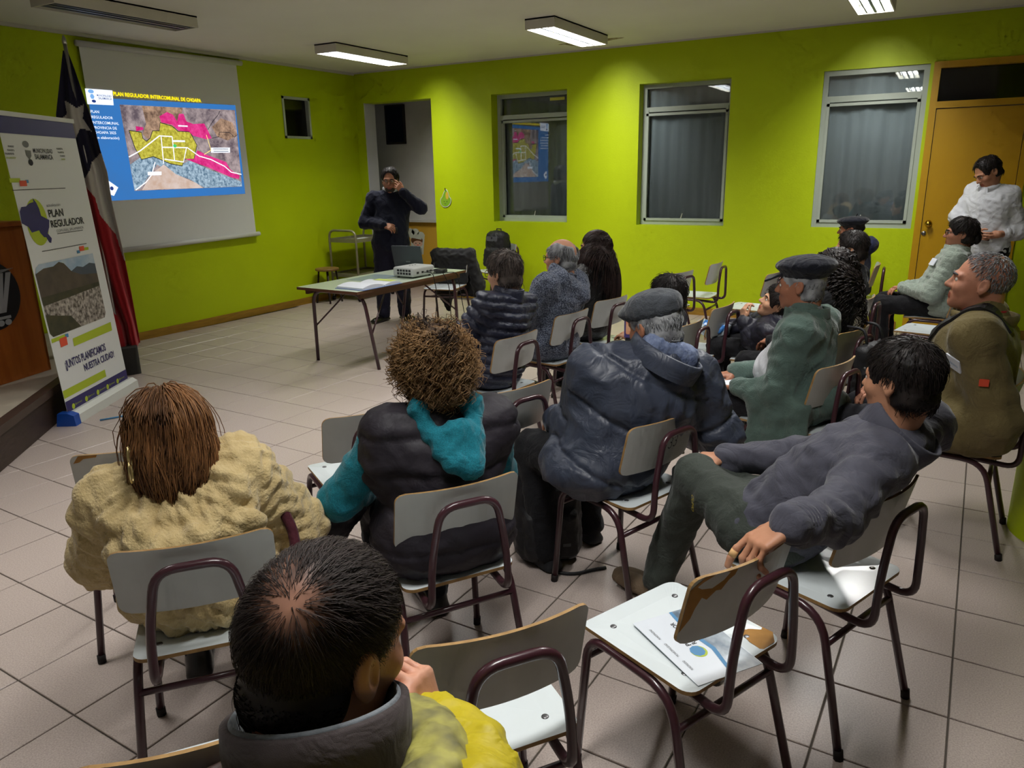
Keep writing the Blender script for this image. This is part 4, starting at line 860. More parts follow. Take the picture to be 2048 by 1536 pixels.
# cables
M_CAB = mat('black_cable', (18, 18, 20), .5)
pw_ = thing('power_adapter', 'black adapter and coiled cables beside the projector', 'adapter', (-4.26, 6.08, .712))
fda = Field((-4.36, 5.96, .70), (-4.14, 6.22, .80), .005); fda.add(rb((-4.25, 6.10, .732), (.035, .06, .018), .008)); V_, Q_ = fda.mesh(); quick('brick', V_, Q_, M_CAB, pw_)
for k in range(3): MB().tube([(-4.25+(.05+.008*k)*math.cos(a), 6.06+(.075+.01*k)*math.sin(a), .722+.012*k) for a in np.linspace(0, 5.6+k*.2, 22)], .0045, 6).build('cable_coil', M_CAB, pw_, smooth=True)
def cable(label, pts, r=.004):
    o = MB().tube(fillet(pts, .12, 8), r, 6).build('cable', M_CAB, None, smooth=True, loc=None); tag(o, label, 'cable', 'cables under the table'); return o
cable('black video cable drooping from the projector over the table edge to the floor', [(-4.225, 5.78, .76), (-4.14, 5.80, .76), (-4.12, 5.83, .55), (-4.30, 5.98, .02), (-4.45, 5.9, .006), (-4.8, 6.1, .006)])
cable('black power cable looping from the projector to the chair leg', [(-4.235, 5.86, .76), (-4.15, 5.95, .77), (-4.11, 6.02, .62), (-4.13, 6.06, .22), (-4.2, 6.3, .006), (-4.05, 6.6, .006)])
cable('thin black cable hanging from the table corner beside the jacket', [(-4.20, 6.12, .716), (-4.13, 6.20, .715), (-4.11, 6.24, .40), (-4.10, 6.34, .01), (-3.9, 6.5, .006)])

# ---------------------------------------------------------------- trolley and stool
M_CART = mat('olive_grey_enamel', (146, 142, 118), .4, metal=.3, spec=.5); M_STW = mat('stool_wood', (150, 116, 60), .5, var=(6, .5)); M_DKW = mat('dark_stool_leg', (46, 30, 30), .45)
ct = thing('service_trolley', 'grey metal two-shelf trolley in the corner behind the speaker', 'trolley', (-6.95, 8.06, 0))
X0, X1, Y0, Y1 = -7.20, -6.74, 7.74, 8.44
for y in (Y0, Y1): MB().tube(fillet([(X0, y, .06), (X0, y, .94), (X1, y, .94), (X1, y, .06)], .10, 7), .016, 10).build('end_frame', M_CART, ct, smooth=True)
for z in (.80, .34):
    sh = MB().box(((X0+X1)/2, (Y0+Y1)/2, z), (X1-X0, Y1-Y0, .012))
    for (cx_, cy_, w_, d_) in (((X0+X1)/2, Y0, X1-X0, .012), ((X0+X1)/2, Y1, X1-X0, .012), (X0, (Y0+Y1)/2, .012, Y1-Y0), (X1, (Y0+Y1)/2, .012, Y1-Y0)): sh.box((cx_, cy_, z+.008), (w_, d_, .05))
    sh.build('shelf', M_CART, ct)
for x in (X0, X1):
    for y in (Y0, Y1): MB().lathe([(0, -.012), (.03, -.012), (.03, .012), (0, .012)], 14, (x, y, .031), np.array([[0, 0, 1], [0, 1, 0], [-1, 0, 0]])).build('castor', M_CAPF, ct, smooth=True)
MB().prism(rrect(.12, .2, .01), ((-6.86, 8.02, .807), (1, 0, 0), (0, 1, 0), (0, 0, 1)), 0, .015).build('x', M_SHEETS); o = bpy.data.objects['x']; o.name = 'paper_pad'; tag(o, 'small white paper pad lying on the trolley top shelf', 'paper')
stl = thing('stool', 'low round wooden stool with dark legs beside the trolley', 'stool', (-7.12, 7.56, 0))
MB().lathe([(0, .43), (.15, .43), (.158, .44), (.158, .452), (.15, .46), (0, .462)], 28, (-7.12, 7.56, 0)).build('seat', M_STW, stl, smooth=False)
for k in range(4):
    a = PI/4+k*PI/2; MB().tube([(-7.12+.11*math.cos(a), 7.56+.11*math.sin(a), .435), (-7.12+.165*math.cos(a), 7.56+.165*math.sin(a), 0)], .012, 8).build('leg', M_DKW, stl, smooth=True)
MB().tube([(-7.12+.14*math.cos(a), 7.56+.14*math.sin(a), .18) for a in np.linspace(0, 2*PI, 24, endpoint=False)], .007, 6, closed=True).build('ring', M_DKW, stl, smooth=True)

# ---------------------------------------------------------------- bags and garments
M_BAGB = mat('black_nylon', (30, 30, 33), .55, spec=.4, bump=(260, .25)); M_BAGG = mat('grey_mesh', (86, 88, 92), .6, bump=(300, .3)); M_ZIP = mat('zip_dark', (60, 60, 64), .35, metal=.6)
def backpack(label, base, face, w, d, h, tilt=0., straps=True, group=None):
    a = math.radians(face); fw = np.array((math.cos(a), math.sin(a), 0)); rt = np.array((math.sin(a), -math.cos(a), 0)); up = np.array((0, 0, 1))*math.cos(tilt)-fw*math.sin(tilt); f2 = np.cross(up, rt); B = np.array(base)
    R = np.stack([rt, f2, up], 1); t = thing('backpack', label, 'backpack', tuple(base)); C = lambda x, y, z: B+rt*x+f2*y+up*z
    F = Field(B-np.array((w, w, .02)), B+np.array((w, w, h+.1)), .009); F.add(rb(C(0, 0, h*.5), (w/2, d/2*.8, h/2), .07, R)); F.add(el(C(0, 0, h*.75), (w*.46, d*.42, h*.27), R), .05); F.add(rb(C(0, d*.42, h*.3), (w*.40, d*.16, h*.25), .04, R), .015)
    V, Q = F.mesh(); V = folds(relax(V, Q, 1), Q, .006, 22, 3); V[:, 2] = np.maximum(V[:, 2], base[2]+.002); quick('sack', V, Q, M_BAGB, t)
    MB().tube([C(-.045, -.01, h*.99), C(-.04, -.01, h+.035), C(.04, -.01, h+.035), C(.045, -.01, h*.99)], .008, 6).build('handle', M_BAGB, t, smooth=True)
    MB().prism(rrect(w*.62, h*.13, .02), (C(0, d*.41, h*.80), rt, up, f2), 0, .012).build('pocket_panel', M_BAGG, t)
    MB().tube([C(-w*.36, d*.30, h*.62), C(-w*.28, d*.36, h*.86), C(0, d*.34, h*.95), C(w*.28, d*.36, h*.86), C(w*.36, d*.30, h*.62)], .004, 5).build('zip', M_ZIP, t)
    if straps:
        for s in (-1, 1): MB().tube(fillet([C(s*w*.22, -d*.36, h*.93), C(s*w*.25, -d*.62, h*.72), C(s*w*.30, -d*.58, h*.3), C(s*w*.36, -d*.38, .06)], .1), .016, 8).build('shoulder_strap', M_BAGB, t, smooth=True)
    flat('badge', rrect(.035, .014, .002), M_BAGG, (C(-w*.2, d*.585, h*.22), rt, up, f2), .001, t); return t
backpack('black backpack with a grey mesh pocket standing on the chair by the wall', (-4.90, 8.24, .462), 252, .33, .22, .47, .12)
bk = backpack('slumped black backpack on the floor right of the teal hood', (-1.37, 2.70, 0), -52, .30, .22, .46, .10)
c_, rt, fw = local('presenter')
jk = thing('black_jacket', 'black jacket draped over the chair behind the table', 'jacket', tuple(c_-fw*.23+np.array((0, 0, .3)))); Cx = lambda x, y, z: c_+rt*x+fw*y+np.array((0, 0, z))
M_JKT = mat('black_jacket_fabric', (28, 28, 30), .75, bump=(200, .2), sheen=.2)
F = Field(c_+np.array((-.62, -.62, .02)), c_+np.array((.62, .62, .95)), .011)
F.add(rc(Cx(-.19, -.235, .79), Cx(.19, -.235, .79), .052), .03); F.add(rb(Cx(0, -.305, .56), (.25, .032, .27), .028, np.stack([rt, fw, (0, 0, 1)], 1)), .04); F.add(rb(Cx(0, -.175, .62), (.2, .02, .16), .018, np.stack([rt, fw, (0, 0, 1)], 1)), .04)
F.add(rc(Cx(-.20, -.25, .77), Cx(-.29, -.27, .45), .065, .07), .05); F.add(rc(Cx(-.29, -.27, .45), Cx(-.33, -.25, .10), .07, .055), .04); F.add(rc(Cx(.2, -.25, .76), Cx(.24, -.3, .5), .055, .05), .05)
F.add(rc(Cx(.12, -.30, .34), Cx(.1, -.30, .14), .09, .03), .06)
V, Q = F.mesh(); quick('garment', folds(relax(V, Q, 1), Q, .012, 17, 5), Q, M_JKT, jk)
c_, rt, fw = local('corner'); M_BRN = mat('dark_brown_leather', (58, 42, 38), .42, spec=.5, bump=(40, .3))
bj = thing('brown_jacket', 'dark brown leather jacket hung behind the bottom-edge chair back', 'jacket', tuple(c_-fw*.28+np.array((0, 0, .45))))
F = Field(c_+np.array((-.6, -.6, .3)), c_+np.array((.6, .6, .95)), .010); Rb = np.stack([rt, fw, (0, 0, 1)], 1)
F.add(rb(Cx(0, -.292, .605), (.195, .022, .168), .02, Rb), .02); F.add(rc(Cx(.08, -.31, .72), Cx(.16, -.335, .45), .03, .035), .03); F.add(rc(Cx(-.12, -.31, .72), Cx(-.16, -.335, .45), .03, .035), .03)
V, Q = F.mesh(); quick('garment', folds(relax(V, Q, 1), Q, .010, 20, 9), Q, M_BRN, bj)
c_, rt, fw = local('curly')
cb = thing('black_bag', 'soft black bag hanging behind the chair of the curly-haired woman', 'bag', tuple(c_-fw*.30+np.array((0, 0, .35))))
F = Field(c_+np.array((-.6, -.6, .2)), c_+np.array((.6, .6, .95)), .010); Rb = np.stack([rt, fw, (0, 0, 1)], 1); F.add(rb(Cx(-.02, -.335, .55), (.17, .05, .17), .045, Rb), .02)
V, Q = F.mesh(); quick('sack', folds(V, Q, .012, 18, 4), Q, M_BAGB, cb)
for s in (-1, 1): MB().tube(fillet([Cx(s*.10, -.335, .66), Cx(s*.09, -.30, .80), Cx(s*.09, -.2, .80)], .04), .009, 6).build('strap', M_BAGB, cb, smooth=True)
# loose strap lying beside the floor backpack
lsp = MB().tube(fillet([(-1.30, 2.58, .008), (-1.2, 2.60, .006), (-1.14, 2.68, .006), (-1.10, 2.72, .006)], .05), .008, 6).build('strap_end', M_BAGB, bk, smooth=True)
pen = thing('pen', 'grey pen lying on the tiles in front of the banner', 'pen', (-5.05, 3.05, 0)); MB().tube([(-5.10, 2.98, .006), (-5.03, 3.12, .006)], .006, 8).build('barrel', M_BLP, pen, smooth=True); MB().tube([(-5.03, 3.12, .006), (-5.02, 3.14, .006)], [.006, .002], 8).build('tip', M_VENT, pen, smooth=True)
# ================================================================ people
def unit(v): v = np.array(v, float); return v/max(np.linalg.norm(v), 1e-9)
def hair_mat(name, c1, c2, rough=.52):
    if name in MATS: return MATS[name]
    m = bpy.data.materials.new(name); m.use_nodes = True; MATS[name] = m; nt = m.node_tree; b = nt.nodes['Principled BSDF']; L = nt.links.new
    a = nt.nodes.new('ShaderNodeAttribute'); a.attribute_name = 'tone'; mx = nt.nodes.new('ShaderNodeMix'); mx.data_type = 'RGBA'; mx.inputs[6].default_value = lin(c1); mx.inputs[7].default_value = lin(c2)
    L(a.outputs['Fac'], mx.inputs[0]); L(mx.outputs[2], b.inputs['Base Color']); b.inputs['Roughness'].default_value = rough; b.inputs['Specular IOR Level'].default_value = .3
    return m
def skin_mat(name, c): return mat('skin_'+name, c, .5, spec=.35, bump=(180, .05), var=(14, .35), c2=(min(255, c[0]*.97), c[1]*.86, c[2]*.82))
M_EYE = mat('eye_white', (226, 222, 214), .2); M_IRIS = mat('eye_dark', (34, 24, 20), .15)
# ---- head (local: +X right, +Y forward, +Z up, origin mid head)
CRAN_C = np.array((0, -.014, .034)); CRAN_R = np.array((.0765, .0975, .088))
def head_field(h, neck_l, sex='m', nk=.054, ears=True):
    F = Field((-.11, -.16, -.24), (.11, .15, .14), h)
    F.add(el(CRAN_C, CRAN_R), .01); F.add(el((0, .030, -.030), (.064, .064, .086)), .035); F.add(el((0, .040, -.078), (.047 if sex == 'm' else .041, .046, .034)), .03); F.add(el((0, .076, -.098), (.020, .016, .016)), .025)
    for s in (-1, 1):
        F.add(el((s*.040, .062, -.026), (.026, .026, .024)), .02); F.add(rc((s*.012, .091, .022), (s*.048, .075, .020), .0105, .009), .014)
    F.add(rc((0, .088, .012), (0, .112, -.026), .0085, .0125), .012); 
    for s in (-1, 1): F.add(el((s*.0125, .100, -.030), (.009, .011, .008)), .008); F.add(el((s*.032, .101, .002), (.016, .014, .0115)), .012, 'sub')
    F.add(rc((-.018, .0915, -.058), (.018, .0915, -.058), .0075), .008); F.add(rc((-.015, .0905, -.069), (.015, .0905, -.069), .0082), .008); F.add(rc((-.026, .100, -.0635), (.026, .100, -.0635), .0028), .004, 'sub')
    F.add(rc((0, -.022, -.05), neck_l, nk, nk+.006), .03); F.add(rc((0, -.06, -.05), np.array(neck_l)+np.array((0, -.02, 0)), .040, .045), .03)
    if ears:
        for s in (-1, 1):
            R = np.array([[1, 0, 0], [0, .97, -.2], [0, .2, .97]]); F.add(el((s*.080, -.014, -.004), (.010, .020, .032), R), .008); F.add(el((s*.090, -.008, .000), (.009, .011, .020), R), .006, 'sub'); F.add(el((s*.077, -.008, -.030), (.008, .009, .010)), .006)
    return F
def head_frame(yaw, pitch=0., roll=0.):
    a, t = math.radians(yaw), math.radians(pitch); f = np.array((math.cos(a)*math.cos(t), math.sin(a)*math.cos(t), -math.sin(t))); r = np.array((math.sin(a), -math.cos(a), 0)); u = np.cross(r, f)
    c, s = math.cos(math.radians(roll)), math.sin(math.radians(roll)); r2 = c*r+s*u; u2 = -s*r+c*u; return np.stack([r2, f, u2], 1)
# ---- hand
LAST_FINGERS = []
def hand_prims(w, d, nrm, thumb, curl=.35, spread=.12, sc=1., curls=None):
    """w wrist, d finger direction, nrm back of the hand, thumb: +1 when thumb lies on side cross(d,nrm)"""
    w = np.array(w, float); d = unit(d); nrm = unit(np.array(nrm)-d*(np.dot(nrm, d))); lt = np.cross(d, nrm)*thumb; P = []
    LAST_FINGERS.clear(); cu = curls or [curl]*4; specs = [(.031, .086, .043, .026, .021, .0088), (.0105, .090, .047, .030, .022, .009), (-.010, .086, .043, .028, .021, .0086), (-.029, .078, .034, .021, .019, .0075)]
    for (lo, kn, a, b, c, r), q in zip(specs, cu):
        k = w+(d*kn+lt*lo)*sc; P.append((rc(w+(d*.012+lt*lo*.55)*sc, k, .0145*sc, .0115*sc, nrm, .85), .014))
        dd = unit(d+lt*lo*spread*9); p = k; nl = nrm
        for L_, an in ((a, 58), (b, 66), (c, 45)):
            t = math.radians(an)*q; d2 = unit(dd*math.cos(t)-nl*math.sin(t)); nl = unit(nl*math.cos(t)+dd*math.sin(t)); dd = d2
            e_ = p+dd*L_*sc; P.append((rc(p, e_, r*sc*1.03, r*sc*.93), .004)); LAST_FINGERS.append((p, e_, r*sc)); p = e_
    b0 = w+(d*.016+lt*.020)*sc; b1 = w+(d*.050+lt*.046-nrm*.012)*sc; b2 = b1+unit(d*.85+lt*.35-nrm*.25)*.036*sc; b3 = b2+unit(d*.95+lt*.05-nrm*.3)*.028*sc
    P += [(rc(b0, b1, .016*sc, .0125*sc), .014), (rc(b1, b2, .0115*sc, .0100*sc), .005), (rc(b2, b3, .0100*sc, .0082*sc), .004)]
    P.append((rc(w-d*.012*sc, w+d*.02*sc, .027*sc, .025*sc, nrm, .78), .02)); return P
def hand_mesh(prims, h=.0036):
    lo = np.min([p[0][0] for p in prims], 0)-.01; hi = np.max([p[0][1] for p in prims], 0)+.01; F = Field(lo, hi, h)
    for p, k in prims: F.add(p, k)
    V, Q = F.mesh(); return relax(V, Q, 1, .4), Q
# ---- hair strands
def tubes(P, r0, r1, tone):
    """P (n,k,3) -> triangular tubes"""
    n, k, _ = P.shape; T = np.gradient(P, axis=1); T /= np.maximum(np.linalg.norm(T, axis=2, keepdims=True), 1e-9)
    up = np.zeros_like(T); up[..., 2] = 1; m = np.abs(T[..., 2]) > .9; up[m] = (1, 0, 0); U = np.cross(T, up); U /= np.maximum(np.linalg.norm(U, axis=2, keepdims=True), 1e-9); Wv = np.cross(T, U)
    r = np.linspace(1, 0, k)[None, :, None]*(r0-r1)+r1; V = np.stack([P+r*(math.cos(a)*U+math.sin(a)*Wv) for a in (0, 2.094, 4.189)], 2).reshape(-1, 3)
    I = (np.arange(n)[:, None, None]*k+np.arange(k-1)[None, :, None])*3; j = np.arange(3)[None, None, :]; a = I+j; b = I+(j+1) % 3
    Q = np.stack([a, b, b+3, a+3], -1).reshape(-1, 4); return V, Q, np.repeat(tone, k*3)
def scalp_points(n, test, rs, off=1.0):
    out = []
    while len(out) < n:
        d = rs.randn(4*n, 3); d /= np.linalg.norm(d, axis=1, keepdims=True); p = CRAN_C+d*CRAN_R*off; p = p[test(p)]; out += list(p)
    return np.array(out[:n])
def grow(roots, d0, L, k, R, h=.06, grav=.0, jit=.15, colliders=(), rs=None, wave=(0, 0), comb=None, stiff=1.):
    """integrate strands in head space; gravity in world via R; keep outside skull ellipsoid and colliders (c, r)"""
    n = len(roots); g = R.T@np.array((0, 0, -1.)); P = [roots.copy()]; p = roots.copy(); d = d0+jit*rs.randn(n, 3); d /= np.linalg.norm(d, axis=1, keepdims=True); Ls = np.asarray(L)/(k-1)
    Ls = np.broadcast_to(Ls, (n,)); hs = h*(.55+.9*rs.rand(n)); h0 = np.linalg.norm((roots-CRAN_C)/CRAN_R, axis=1)-1
    for i in range(k-1):
        d = d+grav*g+(comb(p) if comb else 0)*.25+jit*.15*rs.randn(n, 3)
        e0 = np.linalg.norm((p-CRAN_C)/CRAN_R, axis=1); nn = (p-CRAN_C)/CRAN_R**2; nn /= np.linalg.norm(nn, axis=1, keepdims=True); near = np.clip((1.9-e0)/.5, 0, 1)*stiff
        d = d-nn*(np.maximum((d*nn).sum(1), 0)*near)[:, None]; d /= np.linalg.norm(d, axis=1, keepdims=True); q = p+d*Ls[:, None]; hi_ = h0+(hs-h0)*min(1, (i+1)/max(2, (k-1)*.4))
        for (c, r) in colliders:
            c = np.asarray(c); ec = np.linalg.norm((p-c)/r, axis=1); nc = (p-c)/r**2; nc /= np.linalg.norm(nc, axis=1, keepdims=True); d = d-nc*(np.maximum((d*nc).sum(1), 0)*np.clip((1.6-ec)/.4, 0, 1)*.9)[:, None]
        d /= np.maximum(np.linalg.norm(d, axis=1, keepdims=True), 1e-9); q = p+d*Ls[:, None]
        for ci, (c, r) in enumerate(((CRAN_C, CRAN_R),)+tuple(colliders)):
            lim = 1+(hi_ if ci == 0 else hs*.35); e = np.linalg.norm((q-c)/r, axis=1); m = e < lim; q[m] = c+(q[m]-c)*(lim[m]/np.maximum(e[m], 1e-6))[:, None]
        nd = q-p; l = np.linalg.norm(nd, axis=1, keepdims=True); nd /= np.maximum(l, 1e-9); q = p+nd*Ls[:, None]; d = nd; p = q; P.append(p.copy())
    P = np.stack(P, 1)
    if wave[0]:
        s = np.linspace(0, 1, k)[None, :]; ph = rs.rand(n)[:, None]*6.28; T = np.gradient(P, axis=1); T /= np.maximum(np.linalg.norm(T, axis=2, keepdims=True), 1e-9)
        ref = np.tile(np.array((.3, .2, .9)), (n, k, 1)); U = np.cross(T, ref); U /= np.maximum(np.linalg.norm(U, axis=2, keepdims=True), 1e-9); Wv = np.cross(T, U); fr = wave[1]*(.8+.4*rs.rand(n))[:, None]
        a = (wave[0]*np.clip(s*3, 0, 1))[..., None]; P = P+a*(np.cos(fr*s*6.28+ph)[..., None]*U+np.sin(fr*s*6.28+ph)[..., None]*Wv)
    return P
def nape_points(n, rs, off=.01, zmax=-.03, zmin=-.085):
    c, r = np.array((0, -.045, -.045)), np.array((.066, .055, .05))+off; out = []
    while len(out) < n:
        d = rs.randn(4*n, 3); d /= np.linalg.norm(d, axis=1, keepdims=True); p = c+d*r; out += list(p[(p[:, 1] < -.035) & (p[:, 2] < zmax) & (p[:, 2] > zmin)])
    return np.array(out[:n])
def hairline(front=.062, side=-.004, nape=-.075, low=-.02, ftop=.058):
    """True where hair grows (head space points)"""
    def t(p):
        x, y, z = p[:, 0], p[:, 1], p[:, 2]; yl = np.where(z > ftop, front+.02*(z-ftop)/.06, np.interp(z, [-.1, low, .03, ftop], [-.035, side-.02, side+.008, front-.012])); return (y < yl) & (z > nape)
    return t
def hair_base(F, off, cut, k=.01, nape=-.078, front=.068, ear=True, low=-.1):
    """cap of hair following the skull, open at the face"""
    G = Field((-.13, -.17, -.22), (.13, .15, .17), F); G.add(el(CRAN_C, CRAN_R+off), .01); G.add(el((0, -.045, -.045), (.066+off, .055+off, .05+off)), .02)
    G.add(el((0, .105, -.055), (.095, .062, .112)), .012, 'sub')
    if front < .06: G.add(el((0, .12, .04), (.08, .12-front, .08)), .015, 'sub')
    if ear:
        for s in (-1, 1): G.add(el((s*.086, .004, -.022), (.026, .030, .046)), .008, 'sub')
    G.both(lambda x, y, z: (nape-z)+0*x+0*y, .012)
    for pr in cut: G.add(pr, .012, 'sub')
    return G
class Person:
    def __init__(s, label, base, face, skin, scale=1.):
        s.base = np.array((base[0], base[1], 0.)); a = math.radians(face); s.f = np.array((math.cos(a), math.sin(a), 0)); s.r = np.array((math.sin(a), -math.cos(a), 0)); s.face = face; s.k = scale
        s.t = thing('person', label, 'person', tuple(s.base)); s.skin = skin; s.bodyparts = []; s.rs = np.random.RandomState(int(abs(base[0]*977+base[1]*331)*10) % 9999); s.J = {}
    def w(s, x, y, z): return s.base+s.r*x+s.f*y+np.array((0, 0, z))
    def pt(s, v): return s.w(*v) if len(v) == 3 else np.array(v[:3])
    def sit(s, lean=.05, side=0., twist=0., hipz=.55, sh=.175, at=None, nd=.118, nf=.03, **kw):
        """joints of a seated figure; at = head centre the spine must lead to"""
        k = s.k; J = s.J; pel = s.w(0, 0, hipz); sp = unit(s.f*math.sin(lean)+s.r*math.sin(side)+np.array((0, 0, math.cos(lean)))); kt = k
        if at is not None:
            s.at = np.array(at, float); nt = s.at-np.array((0, 0, nd))*(.55+.45*k)-s.f*nf; sp = unit(nt-pel); kt = np.linalg.norm(nt-pel)/.495
        J['pel'] = pel; J['sp'] = sp; s.kt = kt
        tw = math.radians(twist); rr = s.r*math.cos(tw)-s.f*math.sin(tw); rr = unit(rr-sp*(rr@sp)); ff = np.cross(sp, rr); J['rr'] = rr; J['ff'] = ff
        J['neck'] = pel+sp*.495*kt; J['chest'] = pel+sp*.33*kt
        for n, q in (('R', 1), ('L', -1)):
            J['sh'+n] = pel+sp*.418*kt+rr*q*sh*k; J['hip'+n] = pel+s.r*q*.09*k+s.f*.03+np.array((0, 0, -.015)); J['kn'+n] = s.w(q*.11*k, .43*k, .50); J['an'+n] = s.w(q*.11*k, .40*k, .085)
            J['el'+n] = J['sh'+n]+(rr*q*.06+s.f*.07+np.array((0, 0, -.255)))*k; J['wr'+n] = s.w(q*.07, .27*k, .64)
        for n, v in kw.items(): J[n] = s.pt(v)
        return s
    def stand(s, lean=0., hipz=.93, sh=.18, at=None, **kw):
        k = s.k; J = s.J; s.sit(lean, hipz=hipz*k, sh=sh, at=at)
        for n, q in (('R', 1), ('L', -1)): J['hip'+n] = s.w(q*.09*k, 0, hipz*k-.02); J['kn'+n] = s.w(q*.10*k, .02, .49*k); J['an'+n] = s.w(q*.11*k, -.02, .09)
        for n, v in kw.items(): J[n] = s.pt(v)
        return s
    def head(s, yaw, pitch=0., roll=0., off=(0, .035, .122), h=.0062, sex='m', ears=True, size=1., eyes=True, brow=None, nk=.054, at=None):
        k = s.k; s.R = head_frame(yaw, pitch, roll); s.hc = s.J['neck']+(s.r*off[0]+s.f*off[1]+np.array((0, 0, off[2])))*k if at is None else np.array(at, float)
        if at is None and hasattr(s, 'at'): s.hc = s.at
        s.hs = size*(.55+.45*k)
        nl = s.R.T@(s.J['neck']-s.J['sp']*.03-s.hc)/s.hs; F = head_field(h/s.hs, nl, sex, nk, ears); V, Q = F.mesh(); V = relax(V, Q, 1, .35)
        c = V[Q].mean(1); mi = np.zeros(len(Q), int); lipm = (np.abs(c[:, 0]) < .025) & (c[:, 2] < -.053) & (c[:, 2] > -.077) & (c[:, 1] > .091); mi[lipm] = 1
        Vw = s.toworld(V); s.bodyparts.append((Vw, Q, mi))
        if eyes:
            for q in (-1, 1):
                MB().lathe([(0, .0115), (.0045, .0108), (.0085, .0078), (.0112, .002), (.0115, 0), (.0085, -.0078), (0, -.0115)], 12, s.toworld(np.array([[q*.0315, .080, .003]]))[0], s.R@np.array([[1, 0, 0], [0, 0, 1], [0, -1, 0]])*s.hs).build('eye', M_EYE, s.t, smooth=True)
                MB().lathe([(0, .0122), (.004, .0115), (.0052, .0104)], 10, s.toworld(np.array([[q*.0315, .080, .003]]))[0], s.R@np.array([[1, 0, 0], [0, 0, 1], [0, -1, 0]])*s.hs).build('iris', M_IRIS, s.t, smooth=True)
        if brow:
            for q in (-1, 1): MB().tube(list(s.toworld(np.array([(q*.014, .1005, .021), (q*.030, .099, .027), (q*.048, .083, .022)]))), [.004*s.hs, .0045*s.hs, .002*s.hs], 6).build('eyebrow', brow, s.t, smooth=True)
        return s
    def toworld(s, V): return s.hc+(np.asarray(V)@s.R.T)*s.hs
    def tolocal(s, P): return ((np.asarray(P)-s.hc)@s.R)/s.hs
    def hand(s, side, d=None, nrm=None, curl=.4, at=None, curls=None, spread=.1, sc=.95, h=.0052, flip=1):
        J = s.J; w = J['wr'+side] if at is None else np.array(at); d = unit(w-J['el'+side]) if d is None else unit(d); nrm = np.array((0, 0, 1.)) if nrm is None else np.array(nrm, float)
        th = (-1 if side == 'R' else 1)*flip; P = hand_prims(w, d, nrm, th, curl, spread, sc*(.6+.4*s.k), curls); P.append((rc(w-d*.02, w+(J['el'+side]-w)*.35, .027*s.k, .032*s.k), .02)); V, Q = hand_mesh(P, h); s.bodyparts.append((V, Q, np.zeros(len(Q), int)))
    def torso_prims(s, o, g=1., belly=1., hips=1., dp=1.):
        J = s.J; k = s.k; R = np.stack([J['rr'], J['ff'], J['sp']], 1); Rp = np.stack([s.r, s.f, (0, 0, 1)], 1); pel, sp, ff = J['pel'], J['sp'], J['ff']
        P = [(el(pel+np.array((0, 0, .0)), ((.168*g*hips)*k+o, .128*k*g*hips+o, .115*k+o*.6), Rp), .05), (el(pel+sp*.15*s.kt+ff*.01*belly, (.150*g*k+o, .115*k*g*belly*dp+o, .15*s.kt+o), R), .07), (el(pel+sp*.315*s.kt, (.162*g*k+o, .112*k*g*dp+o, .185*s.kt), R), .07)]
        P.append((rc(J['shL'], J['shR'], .060*k+o*.8, None, ff, .95), .06)); P.append((rc(J['neck']-sp*.03*k, J['neck']-sp*.005*k, .062*k+o*.6, .055*k+o*.4), .05)); return P
    def arm_prims(s, side, o, bd=None):
        J = s.J; k = s.k; a, e, w = J['sh'+side], J['el'+side], J['wr'+side]; d = unit(w-e)
        return [(rc(a, e, .056*k+o, .046*k+o*.95, band=bd), .04), (rc(e, w-d*.005, .046*k+o*.95, .033*k+o*.75, band=bd), .035)]
    def leg_prims(s, side, o):
        J = s.J; k = s.k; h, n, a = J['hip'+side], J['kn'+side], J['an'+side]
        return [(rc(h, n, .083*k+o, .060*k+o), .05), (rc(n, a, .058*k+o, .042*k+o), .03)]
    def field(s, prims, h):
        lo = np.min([p[0][0] for p in prims], 0)-.03; hi = np.max([p[0][1] for p in prims], 0)+.03; F = Field(lo, hi, h)
        return F
    def body(s):
        pr = [(p, k) for p, k in s.torso_prims(-.012)]
        for q in 'LR': pr += s.arm_prims(q, -.008)+s.leg_prims(q, -.008)
        F = s.field(pr, .026)
        for p, k in pr: F.add(p, k)
        V, Q = F.mesh(); s.bodyparts.append((V, Q, np.zeros(len(Q), int))); n = 0; VV = []; QQ = []; MM = []
        for V, Q, m in s.bodyparts: VV.append(V); QQ.append(Q+n); MM.append(m); n += len(V)
        c = s.skin; sk = skin_mat('%d_%d_%d' % c, c); lip = mat('lip_%d_%d_%d' % c, (c[0]*.86, c[1]*.62, c[2]*.62), .4, spec=.4)
        quick('body', np.concatenate(VV), np.concatenate(QQ), [sk, lip], s.t, True, np.concatenate(MM)); return s
    def garment(s, name, m, prims, h=.012, fold=(.010, 14), it=1, bands=None, after=None, seed=0, split=None, mats=None, disp=None, nb=0, mid=None):
        """prims: list of (prim,k); bands=(period, depth, axis point, axis dir, n) quilts the first n prims"""
        F = s.field(prims, h)
        for p, k in prims[:nb]: F.add(p, k)
        if mid: mid(F)
        if bands:
            x, y, z = F.grid((slice(None),)*3); P0, ax = bands[2], bands[3]; t = (x-P0[0])*ax[0]+(y-P0[1])*ax[1]+(z-P0[2])*ax[2]
            F.F = (F.F-bands[1]*.5*(np.abs(np.sin(PI*t/bands[0]))-.5)).astype(np.float32)
        for p, k in prims[nb:]: F.add(p, k)
        if after: after(F)
        V, Q = F.mesh(); V = relax(V, Q, it, .5)
        if fold: V = folds(V, Q, fold[0], fold[1], seed+len(V) % 97, fold[2] if len(fold) > 2 else 1.6)
